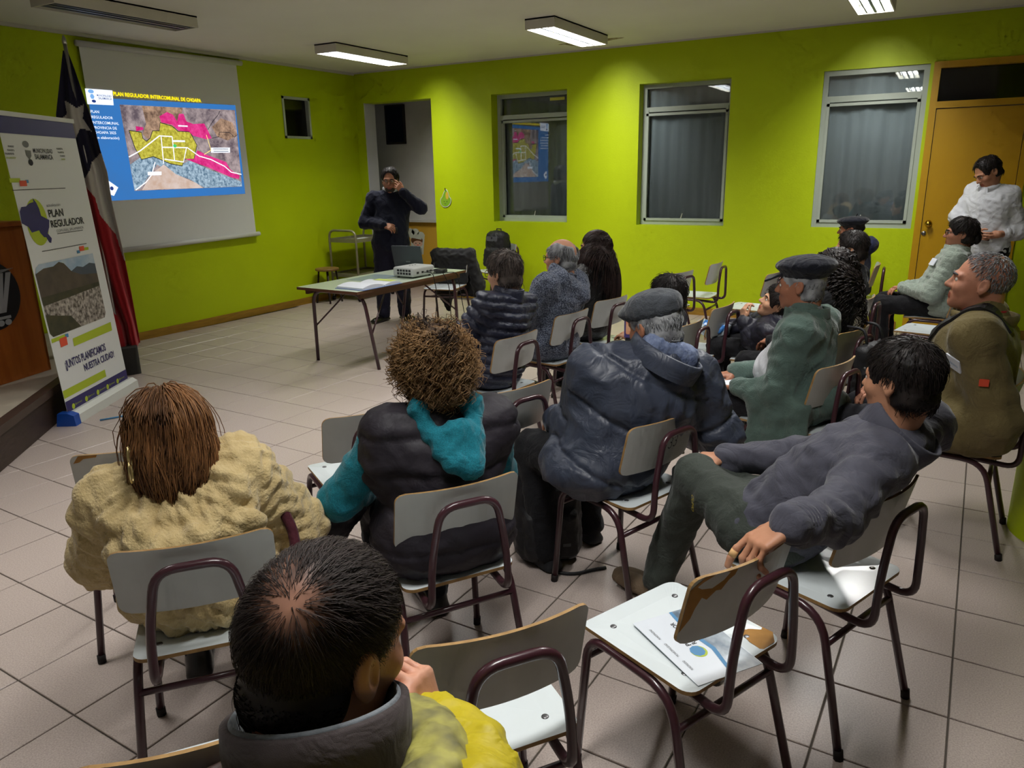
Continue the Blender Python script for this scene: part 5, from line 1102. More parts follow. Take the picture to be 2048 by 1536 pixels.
        if bands:        # stitched seams of padded clothes
            N = vnormals(V, Q); J = s.J; t = (V-bands[2])@bands[3]; best = np.full(len(V), .03)
            for q in 'LR':
                for a, b, r_ in ((J['sh'+q], J['el'+q], .075), (J['el'+q], J['wr'+q], .066)):
                    ba = b-a; L_ = np.linalg.norm(ba); u = (V-a)@ba/L_; c = np.clip(u, 0, L_); dd = np.linalg.norm(V-a-(c/L_)[:, None]*ba, axis=1)-r_*s.k; m_ = (dd < best) & (u > .03); best[m_] = dd[m_]; t = np.where(m_, u, t)
            d_ = np.abs((t/bands[0]+.5) % 1-.5)*bands[0]; V = V-N*(bands[1]*1.1*np.exp(-(d_/.009)**2))[:, None]
        if disp is not None: V = disp(V, vnormals(V, Q))
        mi = None
        if split is not None: mi = split(V[Q].mean(1))
        return quick(name, V, Q, mats or m, s.t, True, mi)
    def snap(s, o, P, off=.004):
        """nearest points (and normals) on the surface of one of the garments"""
        n = len(o.data.vertices); V = np.zeros(n*3, np.float32); o.data.vertices.foreach_get('co', V); V = V.reshape(-1, 3)+s.base; N = np.zeros(n*3, np.float32); o.data.vertices.foreach_get('normal', N); N = N.reshape(-1, 3); out = []
        for p in P:
            i = np.argsort(((V-p)**2).sum(1))[:6]; nn = unit(N[i].mean(0)); c = V[i].mean(0); out.append((c+nn*off, nn))
        return out
    def patch(s, name, o, c, w, h, m, roll=0., off=.006, up=(0, 0, 1)):
        (c, n), = s.snap(o, [np.array(c)], off); u = unit(np.array(up, float)-n*np.dot(up, n)); r_ = np.cross(u, n); ca, sa = math.cos(roll), math.sin(roll); ea, eb = r_*ca+u*sa, u*ca-r_*sa
        MB().prism(rrect(w, h, min(w, h)*.08), (c, ea, eb, n), -.004, .0015).build(name, m, s.t); return (c, ea, eb, n)
    def belt_strap(s, name, o, pts, w, m, off=.006):
        P_ = fillet(pts, .08, 5); S_ = s.snap(o, P_, off); V = []
        C_ = [c for c, _ in S_]; C_ = [C_[0]]+[(C_[i-1]+C_[i]*2+C_[i+1])/4 for i in range(1, len(C_)-1)]+[C_[-1]]
        for i in range(len(C_)):
            tn = unit(C_[min(i+1, len(C_)-1)]-C_[max(i-1, 0)]); n = S_[i][1]; sd = unit(np.cross(tn, n)); V += [C_[i]+sd*w/2+n*.006, C_[i]-sd*w/2+n*.006, C_[i]-sd*w/2-n*.012, C_[i]+sd*w/2-n*.012]
        MB().add(V, [(4*i+a, 4*i+(a+1) % 4, 4*i+4+(a+1) % 4, 4*i+4+a) for i in range(len(C_)-1) for a in range(4)]+[(0, 1, 2, 3), tuple(4*len(C_)-4+a for a in (3, 2, 1, 0))]).build(name, m, s.t)
    def shoulders(s, L, R):
        J = s.J; J['shL'] = np.array(L, float); J['shR'] = np.array(R, float); rr = unit(J['shR']-J['shL']); J['rr'] = unit(rr-J['sp']*(rr@J['sp'])); J['ff'] = np.cross(J['sp'], J['rr']); return s
    def setj(s, **kw):
        for n, v in kw.items(): s.J[n] = np.array(v, float)
        return s
    def trousers(s, m, o=.008, hip=1., fold=(.009, 16), seat=True):
        pr = [(el(s.J['pel'], (.172*s.k*hip+o, .13*s.k*hip+o, .11*s.k+o), np.stack([s.r, s.f, (0, 0, 1)], 1)), .05)]
        for q in 'LR': pr += s.leg_prims(q, o)
        F0 = s.base[2]
        return s.garment('trousers', m, pr, .015, fold)
    def shoes(s, m, dirs=None, L=.26, sole=None):
        for q in 'LR':
            a = s.J['an'+q]; d = unit((dirs or {}).get(q, s.f)); up = np.array((0, 0, 1.)) if not (dirs and q+'u' in dirs) else unit(dirs[q+'u']); up = unit(up-d*(up@d)); sd = np.cross(d, up); b = a-up*.083
            F = Field(b-.28, b+.28, .011); R = np.stack([sd, d, up], 1)
            F.add(rb(b+d*.07+up*.014, (.044, L/2, .014), .013, R), .01); F.add(el(b+d*.0+up*.045, (.040, .062, .045), R), .03); F.add(el(b+d*.12+up*.030, (.041, .085, .032), R), .03); F.add(rc(b+up*.06, b+up*.10, .040, .042), .02)
            F.both(lambda x, y, z: -((x-b[0])*up[0]+(y-b[1])*up[1]+(z-b[2])*up[2]), .003); V, Q = F.mesh(); quick('shoe', relax(V, Q, 1), Q, m, s.t)
    def ring_collar(s, m, r0=.072, r1=.066, hgt=.065, th=.010, gap=0., tilt=.25, name='collar', up=None, drop=0., back=0., gapdir=0., ell=1.12):
        """stand-up collar around the neck; gap (radians) is open at the front"""
        J = s.J; ax = unit(J['sp']+(s.hc-J['neck'])*tilt*4) if up is None else unit(up); c = J['neck']-J['sp']*(.035+drop)*s.k-J['ff']*back; rr = unit(J['rr']-ax*(J['rr']@ax)); ff = np.cross(ax, rr); n = 40; V = []; prof = [(r0+th, 0), (r1+th, hgt*.55), (r1+th*.9, hgt*.95), (r1+th*.4, hgt), (r1, hgt*.93), (r1, hgt*.5), (r0, 0)]
        m_ = len(prof); a0 = PI/2+gapdir+gap/2; a1 = PI/2+gapdir+2*PI-gap/2
        for j in range(n+1):
            a = a0+(a1-a0)*j/n
            for r_, z in prof: V.append(c+(rr*math.cos(a)+ff*math.sin(a)*ell)*r_*s.k+ax*z*s.k)
        Fq = [(j*m_+i, (j+1)*m_+i, (j+1)*m_+i+1, j*m_+i+1) for j in range(n) for i in range(m_-1)]+[tuple(range(m_-1, -1, -1)), tuple(n*m_+i for i in range(m_))]
        return MB().add(V, Fq).build(name, m, s.t, smooth=True)
    def glasses(s, m, lens=True):
        P = lambda *v: s.toworld(np.array([v]))[0]; g = bpy.data.objects.new('glasses', None)
        mb = MB()
        for q in (-1, 1):
            pts = [P(q*.0335+.023*math.cos(a)*(1+.12*abs(math.sin(2*a))), .108-.010*abs(math.cos(a))*(1 if math.cos(a)*q > 0 else .2), .002+.0175*math.sin(a)) for a in np.linspace(0, 2*PI, 20, endpoint=False)]
            MB().tube(pts, .0021*s.hs, 6, closed=True).build('glasses_rim', m, s.t, smooth=True)
            MB().tube([P(q*.057, .098, .008), P(q*.078, .06, .009), P(q*.083, -.005, .010), P(q*.082, -.022, -.004)], .0022*s.hs, 6).build('glasses_temple', m, s.t, smooth=True)
        MB().tube([P(-.010, .108, .006), P(0, .113, .009), P(.010, .108, .006)], .002*s.hs, 6).build('glasses_bridge', m, s.t, smooth=True); bpy.data.objects.remove(g)
    def hairmesh(s, G, m, name='hair', fold=(.004, 70), tone=(.2, .8)):
        V, Q = G.mesh(); V = relax(V, Q, 1, .4)
        if fold: V = folds(V, Q, fold[0], fold[1], 3, 1.2)
        t = tone[0]+(tone[1]-tone[0])*(.5+.5*wav(V*np.array((1.2, 1.2, .35)), 120, 5)); return quick(name, s.toworld(V), Q, m, s.t, True, None, np.clip(t, 0, 1))
    def strands(s, P, m, r0=.0011, r1=.0004, name='hair_strands', tone=None):
        t = s.rs.rand(len(P)) if tone is None else tone; V, Q, T = tubes(P, r0, r1, t); o = quick(name, s.toworld(V), Q, m, s.t, True, None, T); o['kind'] = 'stuff'; return o
# ---------------------------------------------------------------- clothes
def cloth(name, c, rough=.8, bump=(150, .15), sheen=.15, var=(6, .3), c2=None, spec=.3, wr=(9, .45)): return mat(name, c, rough, spec=spec, bump=bump, sheen=sheen, var=var, c2=c2, wrinkle=wr)
M_CREAM = cloth('cream_cable_fleece', (224, 200, 148), .95, (130, .6, 4), .4, (30, .5), (196, 168, 112), wr=(9, .06)); M_TEAL = cloth('teal_melange', (26, 124, 140), .9, (320, .3), .2, (260, .7, 2), (16, 88, 104)); M_VEST = cloth('black_quilted_nylon', (36, 31, 40), .62, (60, .12), 0, (5, .3), spec=.4, wr=(9, .22))
M_NAVYP2 = cloth('navy_puffer_nylon', (40, 44, 66), .45, (70, .12), 0, (8, .3), spec=.5, wr=(16, .35)); M_KNIT = cloth('blue_flecked_knit', (34, 40, 62), .95, (95, .9, 2), .3, (150, 1., 2), (132, 140, 156)); M_LEATH = cloth('black_leather', (22, 20, 22), .4, (45, .25), 0, None, spec=.6, wr=(12, .7))
M_COAT = cloth('slate_blue_nylon', (60, 66, 82), .48, (50, .12), 0, (6, .3), spec=.5, wr=(10, .42)); M_GREEN = cloth('green_fleece', (88, 108, 100), .95, (160, .35), .35, (8, .25)); M_SHIRTW = cloth('white_shirt', (222, 224, 230), .8, (60, .12), .1, None); M_DKTR = cloth('dark_trousers', (26, 26, 32), .85, (160, .2), .1, None)
M_GREYJ = cloth('grey_softshell', (78, 78, 90), .8, (240, .12), .25, (7, .2)); M_OLTR = cloth('dark_green_cargo_trousers', (62, 68, 62), .85, (150, .2), .1, (6, .3)); M_OLIVE = cloth('olive_canvas', (116, 103, 66), .85, (170, .2), .15, (7, .3), (96, 86, 54)); M_FLEECE = cloth('pale_grey_green_fleece', (160, 172, 160), .98, (90, .8, 3), .5, (60, .5), (134, 146, 136))
M_BLKC = cloth('black_cotton', (20, 20, 24), .85, (160, .2), .1, None); M_NAVYS = cloth('navy_sweater', (22, 26, 44), .9, (220, .2), .15, None); M_YEL = cloth('mustard_yellow_shell', (190, 172, 20), .55, (40, .12), .05, (6, .25), spec=.4); M_CHAR = cloth('charcoal_mesh_collar', (68, 60, 60), .85, (1100, .2), .1, None, wr=(14, .3)); M_CHARL = cloth('grey_collar_lining', (124, 130, 136), .8, (120, .2), .3, None)
M_BOY = cloth('dark_navy_puffer', (32, 32, 46), .5, (60, .15), 0, (8, .3), spec=.5); M_BERET = cloth('black_felt', (20, 22, 32), .95, (240, .3), .4, None); M_TWEED = cloth('grey_felt_cap', (76, 80, 86), .95, (200, .4), .3, (30, .4)); M_PURP = cloth('plum_cloth', (92, 62, 76), .8, (100, .2), .2, None); M_PLUMS = cloth('maroon_scarf', (84, 34, 46), .7, (90, .3), .2, None)
M_SHB = mat('black_shoe_leather', (24, 22, 22), .3, spec=.5); M_SHBR = mat('brown_suede', (112, 94, 74), .8, bump=(150, .3)); M_SNK = mat('dark_trainer', (34, 36, 40), .6)
M_GLK = mat('black_spectacle_frame', (16, 16, 18), .3); M_GLG = mat('metal_spectacle_frame', (120, 110, 96), .3, metal=.8); M_GOLD = mat('gold_clip', (206, 184, 130), .3, metal=.9); M_SILV = mat('silver_clip', (200, 200, 204), .25, metal=.9)
H_BLK = hair_mat('black_hair', (16, 13, 13), (44, 36, 34)); H_DKBR = hair_mat('dark_brown_hair', (24, 16, 16), (62, 44, 40)); H_BRN = hair_mat('chestnut_hair', (72, 44, 28), (166, 116, 72), .5); H_CURL = hair_mat('bronze_curls', (48, 34, 26), (156, 120, 78), .55); H_GREY = hair_mat('grey_hair', (96, 96, 100), (186, 188, 190)); H_SALT = hair_mat('greying_dark_hair', (38, 32, 32), (110, 98, 92)); H_FORE = hair_mat('thin_dark_hair', (44, 37, 36), (104, 92, 88), .5)
BROWN_S, TAN_S, FAIR_S = (176, 122, 94), (196, 146, 116), (208, 162, 134)
ZU = np.array((0, 0, 1.))
def at_chair(key, dy=-.03, dx=0.):
    c, rt, fw = local(key); return (c+fw*dy+rt*dx)[:2], CHAIRS[key][3]
def short_hair(p, m, n=1400, off=.012, L=.035, cut=(), front=.068, lift=.35, r0=.0016, seed=3, nape=-.075, test=None, base=True, tone=(.1, .9), h=.0072, side=-.004):
    rs = np.random.RandomState(seed); n = int(n*.62)
    if base: p.hairmesh(hair_base(h, off, cut, nape=nape, front=front), m, tone=tone)
    tst = test or hairline(front=min(front, .062), nape=nape+.004, side=side); R0 = scalp_points(n, tst, rs, 1+off/.09); crown = np.array((0, -.05, .12))
    d = R0-crown; nrm = (R0-CRAN_C)/CRAN_R**2; nrm /= np.linalg.norm(nrm, axis=1, keepdims=True); d = d-nrm*(d*nrm).sum(1, keepdims=True); d /= np.maximum(np.linalg.norm(d, axis=1, keepdims=True), 1e-6)
    if nape < -.06 and base:
        nq = nape_points(n//4, rs, off, zmin=nape+.002); dn_ = np.tile(np.array((0, -.1, -1.)), (len(nq), 1)); R0 = np.concatenate([R0, nq]); d = np.concatenate([d, dn_]); nrm = np.concatenate([nrm, dn_*0]); n = len(R0)
    P = grow(R0, d+nrm*lift, L*(.6+.7*rs.rand(n)), 6, p.R, h=off/.085+.03, grav=.05, jit=.22, rs=rs, stiff=1-lift*.6); p.strands(P, m, r0, r0*.35)
def jacket(p, m, o=.022, g=1., belly=1., h=.012, fold=(.010, 14), bands=None, arms='LR', hips=1., name='jacket', oa=None, extra=(), dp=1., ab=None, disp=None, split=None, mats=None, after=None, noneck=False, mid=None):
    pr = p.torso_prims(o, g, belly, hips, dp)
    if noneck: pr = pr[:-1]
    nb = len(pr)
    for q in arms: pr += p.arm_prims(q, o if oa is None else oa, ab)
    pr += list(extra); b = (bands[0], bands[1], p.J['pel'], p.J['sp']) if bands else None
    return p.garment(name, m, pr, h, fold, bands=b, nb=nb, mid=mid, disp=disp, split=split, mats=mats, after=after)
def held(name, label, cat, loc): return thing(name, label, cat, tuple(loc))

# ---- 1 woman in the cream cable-knit coat
b, f = at_chair('cream', .035); p = Person('woman with wavy chestnut hair and gold clip in a cream cable-knit coat', b, f, TAN_S, .86)
p.sit(at=(-1.80, 1.235, .985), hipz=.535, sh=.185, nd=.10, elR=(.27, .08, .62), elL=(-.27, .08, .62), wrR=(.10, .27, .60), wrL=(-.10, .27, .60)).head(150, 6, 0, sex='f', eyes=True); p.hand('R'); p.hand('L'); p.body()
def cable_knit(V, N, p=p):
    J = p.J; q = V-J['pel']; u = q@J['rr']; z = q@J['sp']; a = np.arctan2(u, -(q@J['ff'])-.02)*.20; col = a/.085; t = col-np.floor(col)-.5; w = np.clip(1-np.abs(t)*2.3, 0, 1); odd = (np.floor(col).astype(int) % 2) == 0
    rope = .019*w**.5*np.abs(np.sin(PI*(z/.075+t*1.1+np.floor(col)*.37)))**.7; dia = .011*np.abs(np.sin(PI*(z/.05+np.abs(t)*2)))**2; return V+N*(np.where(odd, rope, dia*w**.3)+.0035*wav(V, 150, 4))[:, None]
J = p.J; cb = J['neck']-J['sp']*.085; ring = [cb+(J['rr']*math.cos(a)*.165+J['ff']*(math.sin(a)*.135-.02))+J['sp']*(.05*math.sin(a)) for a in np.linspace(0, 2*PI, 15)]
jacket(p, M_CREAM, .05, 1.12, 1.05, .0085, (.004, 9), oa=.045, name='coat', hips=1.08, extra=[(rc(ring[i], ring[i+1], .033), .010) for i in range(14)]+[(rc(cb-J['ff']*.13-J['sp']*.06-J['rr']*.16, cb-J['ff']*.13-J['sp']*.06+J['rr']*.16, .035), .05)]+[(rc(q0, q1, .030), .010) for q0, q1 in ((J['shL']+J['sp']*.05-J['ff']*.03, cb-J['ff']*.185-J['sp']*.05-J['rr']*.06), (cb-J['ff']*.185-J['sp']*.05-J['rr']*.06, cb-J['ff']*.18-J['sp']*.045+J['rr']*.06), (cb-J['ff']*.18-J['sp']*.045+J['rr']*.06, J['shR']+J['sp']*.05-J['ff']*.03), (J['shL']+J['sp']*.01-J['ff']*.09, cb-J['ff']*.20-J['sp']*.125), (cb-J['ff']*.20-J['sp']*.125, J['shR']+J['sp']*.01-J['ff']*.09))], noneck=True, disp=cable_knit)
p.trousers(M_DKTR); p.shoes(M_SHB)
rs = p.rs; GG = hair_base(.0062, .024, (), nape=-.155, ear=False); GG.add(el((0, -.055, -.05), (.104, .088, .12)), .05); GG.both(lambda x, y, z: (y-.045-.0*z)+0*x, .015); p.hairmesh(GG, H_BRN, fold=(.006, 40))
lb = p.tolocal(np.array([J['neck']-J['sp']*.12]))[0]; n = 2500; R0 = scalp_points(n, hairline(nape=-.06), rs, 1.30); dn = np.array((0, -.15, -1.)); side_ = np.sign(R0[:, :1])
P = grow(R0, np.concatenate([np.sign(R0[:, :1])*.08+R0[:, :1]*2, -.6+0*side_, -.3+0*side_], 1), .27+.13*rs.rand(n), 12, p.R, h=.34, grav=.45, jit=.07, rs=rs, wave=(.007, 1.5), stiff=.8, colliders=(((0, -.055, -.05), np.array((.106, .090, .122))),))
p.strands(P, H_BRN, .0021, .0008, tone=np.clip(.25+.5*rs.rand(n)+.25*np.sin(R0[:, 0]*90), 0, 1))
cl = [p.toworld(np.array([(-.112+.004*math.cos(a)-.01*math.sin(a)*0, -.100+.012*math.cos(a), -.02+.028*math.sin(a))]))[0] for a in np.linspace(0, 2*PI, 14, endpoint=False)]
for da, rr_ in ((0., 0.), (-.045, .02), (-.02, -.022)): MB().tube([c_+ZU*da*.8-p.f*rr_-p.f*.012 for c_ in cl], .0035, 6, closed=True).build('hair_clip', M_GOLD, p.t, smooth=True)
MB().tube(fillet([J['shR']-J['rr']*.06+J['sp']*.035+J['ff']*.02, J['shR']+J['rr']*.06-J['sp']*.03, J['shR']+J['rr']*.12-J['sp']*.22-J['ff']*.05, p.w(.23, -.12, .52), p.w(.20, -.1, .47)], .1), .016, 8).build('bag_strap', M_PLUMS, p.t, smooth=True)
p.garment('scarf', M_PLUMS, [(rc(J['neck']+J['rr']*.05+J['ff']*.02, J['neck']+J['rr']*.13-J['sp']*.02, .035, .03), .02), (rc(J['neck']-J['rr']*.05, J['neck']+J['rr']*.05+J['ff']*.02, .04), .02)], .008, (.006, 30))

# ---- 2 woman with curly hair, teal hood, black gilet
b, f = at_chair('teal', -.02); p = Person('woman with curly brown hair in a black gilet and teal hooded top', b, f, TAN_S, .93)
p.sit(at=(-1.345, 1.865, 1.06), hipz=.55, sh=.185, nd=.115, elL=(-.30, .10, .67), elR=(.27, .12, .64), wrL=(-.12, .32, .60), wrR=(.10, .32, .60)).head(143, 8, 0, sex='f'); p.hand('R'); p.hand('L'); p.body(); J = p.J
jacket(p, M_TEAL, .014, 1.05, 1.1, .012, (.008, 18), oa=.020, name='hooded_top'); nk = J['neck']
jacket(p, M_VEST, .042, 1.10, 1.15, .010, (.009, 13), bands=(.115, .006), arms='', hips=1.12, name='gilet', extra=[(rc(J['shL']+J['rr']*.02, J['shL']-J['rr']*.02-J['sp']*.10, .074, .074), .05), (rc(J['shR']+J['rr']*.02, J['shR']-J['rr']*.02-J['sp']*.10, .074, .074), .05), (rc(J['pel']-J['rr']*.12-J['ff']*.08, J['pel']+J['rr']*.12-J['ff']*.08, .10), .06)])
Hd = lambda x, y, z: nk+J['rr']*x+J['ff']*y+J['sp']*z
def slit(F): F.add(el(Hd(-.01, -.085, .045), (.055, .035, .10), np.stack([J['rr'], J['ff'], J['sp']], 1)), .02, 'sub')
p.garment('hood', M_TEAL, [(rc(Hd(-.085, -.05, .0), Hd(-.02, -.165, -.115), .034, .040), .014), (rc(Hd(.085, -.05, .005), Hd(.03, -.175, -.135), .038, .046), .014), (rc(Hd(-.08, .0, .015), Hd(-.06, .06, .0), .03, .026), .03), (rc(Hd(.08, .0, .015), Hd(.06, .06, .0), .03, .026), .03), (el(Hd(.01, -.13, -.07), (.080, .042, .075), np.stack([J['rr'], J['ff'], J['sp']], 1)), .02), (rc(Hd(-.09, -.06, .03), Hd(.09, -.06, .03), .03), .03)], .007, (.007, 26), after=slit)
p.trousers(M_DKTR, .012, 1.1); p.shoes(M_SHB)
rs = p.rs; p.hairmesh(hair_base(.0062, .038, (), nape=-.10), H_CURL, fold=(.010, 62), tone=(.0, .6)); n = 2700; R0 = scalp_points(n, hairline(nape=-.075), rs, 1.36); nr = (R0-CRAN_C)/CRAN_R**2; nr /= np.linalg.norm(nr, axis=1, keepdims=True); dd = R0-np.array((0, -.045, .13)); dd -= nr*(dd*nr).sum(1, keepdims=True); dd /= np.maximum(np.linalg.norm(dd, axis=1, keepdims=True), 1e-5)
P = grow(R0, dd+nr*.5, .07+.05*rs.rand(n), 11, p.R, h=.52, grav=.10, jit=.26, rs=rs, wave=(.012, 2.3), stiff=.75); cr = np.exp(-((R0[:, 0]/.018)**2+((R0[:, 1]+.06)/.06)**2))*(R0[:, 2] > .05); p.strands(P, H_CURL, .0018, .0008, tone=np.clip(.35+.6*rs.rand(n)+R0[:, 2]*1.5-cr*1.6, 0, 1))
MB().tube([p.toworld(np.array([(-.086, -.008+.018*math.cos(a), -.062+.02*math.sin(a))]))[0] for a in np.linspace(0, 2*PI, 16, endpoint=False)], .0018, 5, closed=True).build('hoop_earring', M_SILV, p.t, smooth=True)
lc = p.w(-.25, .30, .575); cl_ = held('folded_coat', 'shiny black folded coat on the lap beside the teal sleeve', 'coat', lc-ZU*.06); F = Field(lc-.22, lc+.22, .010); F.add(rc(p.w(-.27, .22, .60), p.w(-.20, .40, .56), .085, .075, ZU, .8)); F.add(rc(p.w(-.30, .2, .55), p.w(-.28, .33, .48), .06)); V, Q = F.mesh(); quick('garment', folds(V, Q, .012, 20, 2), Q, M_VEST, cl_)

# ---- 3 man in the ribbed navy puffer jacket
b, f = at_chair('navy', -.02); p = Person('man with short greying hair and glasses in a ribbed navy puffer jacket', b, f, FAIR_S, .95)
p.sit(at=(-2.165, 3.73, 1.105), hipz=.55, sh=.19, elL=(-.25, .10, .70), elR=(.24, .10, .70)).setj(wrL=(-2.44, 3.70, .72), wrR=(-2.45, 3.78, .72)).head(168, 6, 0); p.hand('R', curl=.6); p.hand('L', curl=.6); p.body()
jacket(p, M_NAVYP2, .030, 1.08, 1.05, .0095, (.006, 20), bands=(.052, .011), hips=1.05, oa=.026, ab=(.052, .010)); p.ring_collar(M_NAVYP2, .082, .076, .075, .012, gap=.35, tilt=.12); p.trousers(M_DKTR); p.shoes(M_SHB); p.glasses(M_GLG)
short_hair(p, H_SALT, 1300, .015, .045, seed=4, lift=.2, nape=-.082, r0=.0018)
# ---- 4 man in the knitted cardigan
b, f = at_chair('knit', -.02); p = Person('grey-haired man with bald crown and black glasses in a flecked blue cardigan', b, f, (204, 150, 122), .97)
p.sit(at=(-2.17, 4.485, 1.11), hipz=.55, sh=.195, elL=(-.26, .08, .66), elR=(.26, .08, .66)).head(182, 2, 0); p.hand('R'); p.hand('L'); p.body(); J = p.J; Hd = lambda x, y, z: J['neck']+J['rr']*x+J['ff']*y+J['sp']*z
jacket(p, M_KNIT, .034, 1.12, 1.05, .010, (.009, 14), oa=.028, name='cardigan', hips=1.08, extra=[(rc(Hd(-.09, .03, .03), Hd(-.11, -.06, -.01), .045, .05), .03), (rc(Hd(.09, .03, .03), Hd(.11, -.06, -.01), .045, .05), .03), (rc(Hd(-.11, -.06, -.01), Hd(.05, -.13, -.10), .05, .055), .03), (rc(Hd(.11, -.06, -.01), Hd(.05, -.13, -.10), .05, .055), .03)]); p.ring_collar(M_NAVYS, .075, .070, .06, .008, gap=.5, tilt=.1)
p.trousers(M_DKTR); p.shoes(M_SHB); p.glasses(M_GLK)
def bald(q): return hairline(nape=-.078, side=.0)(q) & ((q[:, 2] < .072) | (q[:, 1] > .02) & False) & ~((np.abs(q[:, 0]) < .045) & (q[:, 1] < -.05) & (q[:, 2] > .02))
short_hair(p, H_GREY, 1500, .012, .045, cut=(el((0, -.045, .112), (.062, .085, .062)), el((0, .06, .12), (.07, .08, .05)), el((.012, -.105, .06), (.036, .04, .055))), seed=5, lift=.15, test=bald, r0=.0017)
# ---- 5 woman with very long straight hair
b, f = at_chair('leather', -.01); p = Person('woman with waist-long straight dark hair in a black leather jacket', b, f, FAIR_S, .93)
p.sit(at=(-2.19, 5.10, 1.115), hipz=.55, sh=.175).head(198, 2, 0, sex='f', brow=H_DKBR); p.hand('R'); p.hand('L'); p.body(); jacket(p, M_LEATH, .018, 1.0, 1., .011, (.008, 16), oa=.018); p.trousers(M_DKTR); p.shoes(M_SHB); J = p.J
rs = p.rs; p.hairmesh(hair_base(.0062, .014, (), nape=-.11, ear=False, front=.06), H_DKBR, fold=(.003, 60)); n = 1200; R0 = scalp_points(n, lambda q: hairline(nape=-.06, front=.05, side=-.02)(q) & (q[:, 1] < .03), rs, 1.08); lb = p.tolocal(np.array([J['pel']+J['sp']*.30]))[0]; back = p.R.T@(-p.f)
P = grow(R0, np.stack([np.sign(R0[:, 0])*.35+R0[:, 0]*4, -.75+0*R0[:, 0], -.35+0*R0[:, 0]], 1)+0*back, .50+.10*rs.rand(n), 13, p.R, h=.10, grav=.55, jit=.02, rs=rs, wave=(.003, .7), colliders=((lb, np.array((.215, .165, .33))),), comb=lambda q: back*.22*np.clip((-q[:, 2:3]-.02)*12, 0, 1)*np.clip(1-(-q[:, 2:3]-.02)*5, 0, 1)); p.strands(P, H_DKBR, .0028, .0012)

# ---- 6 man in the grey flat cap
b, f = (-1.08, 2.63), 154; p = Person('broad man in a grey flat cap and slate blue padded coat', b, f, BROWN_S, 1.06)
p.sit(at=(-.925, 2.735, 1.085), hipz=.555, sh=.20, nd=.10, nf=.06).shoulders((-1.10, 2.58, .92), (-.80, 2.84, .86)).setj(elL=(-1.20, 2.62, .68), elR=(-.70, 2.92, .62), wrL=(-1.36, 2.78, .62), wrR=(-.96, 3.05, .58), knL=(-1.42, 2.66, .52), knR=(-1.35, 2.92, .52), anL=(-1.33, 2.62, .085), anR=(-1.27, 2.93, .085)).head(152, 14, 4, brow=H_GREY); p.hand('R'); p.hand('L'); p.body(); J = p.J; Hd = lambda x, y, z: J['neck']+J['rr']*x+J['ff']*y+J['sp']*z
jacket(p, M_COAT, .050, 1.14, 1.08, .010, (.014, 11), bands=(.20, .011), oa=.045, hips=1.12, name='coat', ab=(.19, .010)); p.ring_collar(M_COAT, .115, .118, .075, .016, gap=.6, tilt=.06, back=.015, drop=.01)
p.garment('shirt_collar', cloth('check_shirt', (120, 132, 160), .8, (100, .2), .1, (60, .7), (70, 84, 120)), [(rc(Hd(-.07, -.02, .02), Hd(.07, -.03, .03), .05), .03), (rc(Hd(-.05, .05, .02), Hd(.05, .05, .02), .04), .04)], .008, (.004, 40))
p.garment('sweater_hem', M_PURP, [(el(J['pel']-ZU*.01-p.f*.03, (.205, .165, .065), np.stack([p.r, p.f, ZU], 1)), .02)], .012, (.005, 20)); p.trousers(M_BLKC, .02, 1.12); p.shoes(M_SNK)
short_hair(p, H_GREY, 800, .010, .03, cut=(el((0, 0, .12), (.12, .13, .075)),), seed=7, test=lambda q: hairline(nape=-.08)(q) & (q[:, 2] < .03))
C = Field((-.14, -.16, -.02), (.14, .19, .17), .0055); C.add(el((0, -.010, .062), (.098, .122, .062)), .01); C.add(el((0, -.02, .088), (.095, .112, .048)), .02); C.add(el((0, .085, .062), (.078, .062, .026)), .03); C.add(el((0, -.01, .0), (.080, .099, .075)), .005, 'sub'); C.both(lambda x, y, z: (.022-.06*y-z)+0*x, .008); V, Q = C.mesh(); quick('flat_cap', p.toworld(folds(relax(V, Q, 1), Q, .0022, 40, 4)), Q, M_TWEED, p.t); MB().lathe([(0, .006), (.006, .005), (.008, 0)], 10, p.toworld(np.array([(0, -.02, .133)]))[0], p.R).build('cap_button', M_TWEED, p.t, smooth=True)

# ---- 7 man in the green fleece with a black peaked cap
b, f = at_chair('green', -.02); p = Person('elderly man in a black peaked cap and green fleece jacket holding a notebook', b, f, (170, 116, 90), .98)
p.sit(at=(-.565, 3.81, 1.115), hipz=.55, sh=.185, elR=(.24, .14, .66)).shoulders((-.53, 3.655, .905), (-.47, 3.96, .91)).setj(elL=(-.60, 3.60, .63), wrL=(-.80, 3.70, .60), wrR=(-.86, 3.88, .625)).head(176, 4, 0, brow=H_GREY); p.hand('R', curl=.45); p.hand('L', curl=.5); p.body(); J = p.J; Hd = lambda x, y, z: J['neck']+J['rr']*x+J['ff']*y+J['sp']*z
sp_ = J['sp']
def openf(F): F.add(rb(J['pel']+sp_*.17+J['ff']*.275, (.14, .2, .33), .03, np.stack([J['rr'], J['ff'], sp_], 1)), .02, 'sub')
def fronthalf(F): c0 = J['chest']-J['ff']*.0; n0 = J['ff']; F.both(lambda x, y, z: -((x-c0[0])*n0[0]+(y-c0[1])*n0[1]+(z-c0[2])*n0[2]), .01)
jacket(p, M_GREEN, .032, 1.08, 1.02, .010, (.011, 12), oa=.026, hips=1.1, extra=[(rc(p.w(-.19, -.10, .56), p.w(-.20, -.12, .36), .055, .045), .06), (rc(p.w(-.19, .10, .56), p.w(-.21, .10, .36), .05, .035), .06), (rc(p.w(-.20, -.12, .36), p.w(-.21, .10, .36), .042, .035), .06), (rc(p.w(-.20, 0, .50), p.w(-.21, 0, .40), .05, .045), .06), (rc(p.w(.0, -.17, .6), p.w(.12, -.17, .5), .06), .05)], mid=openf)
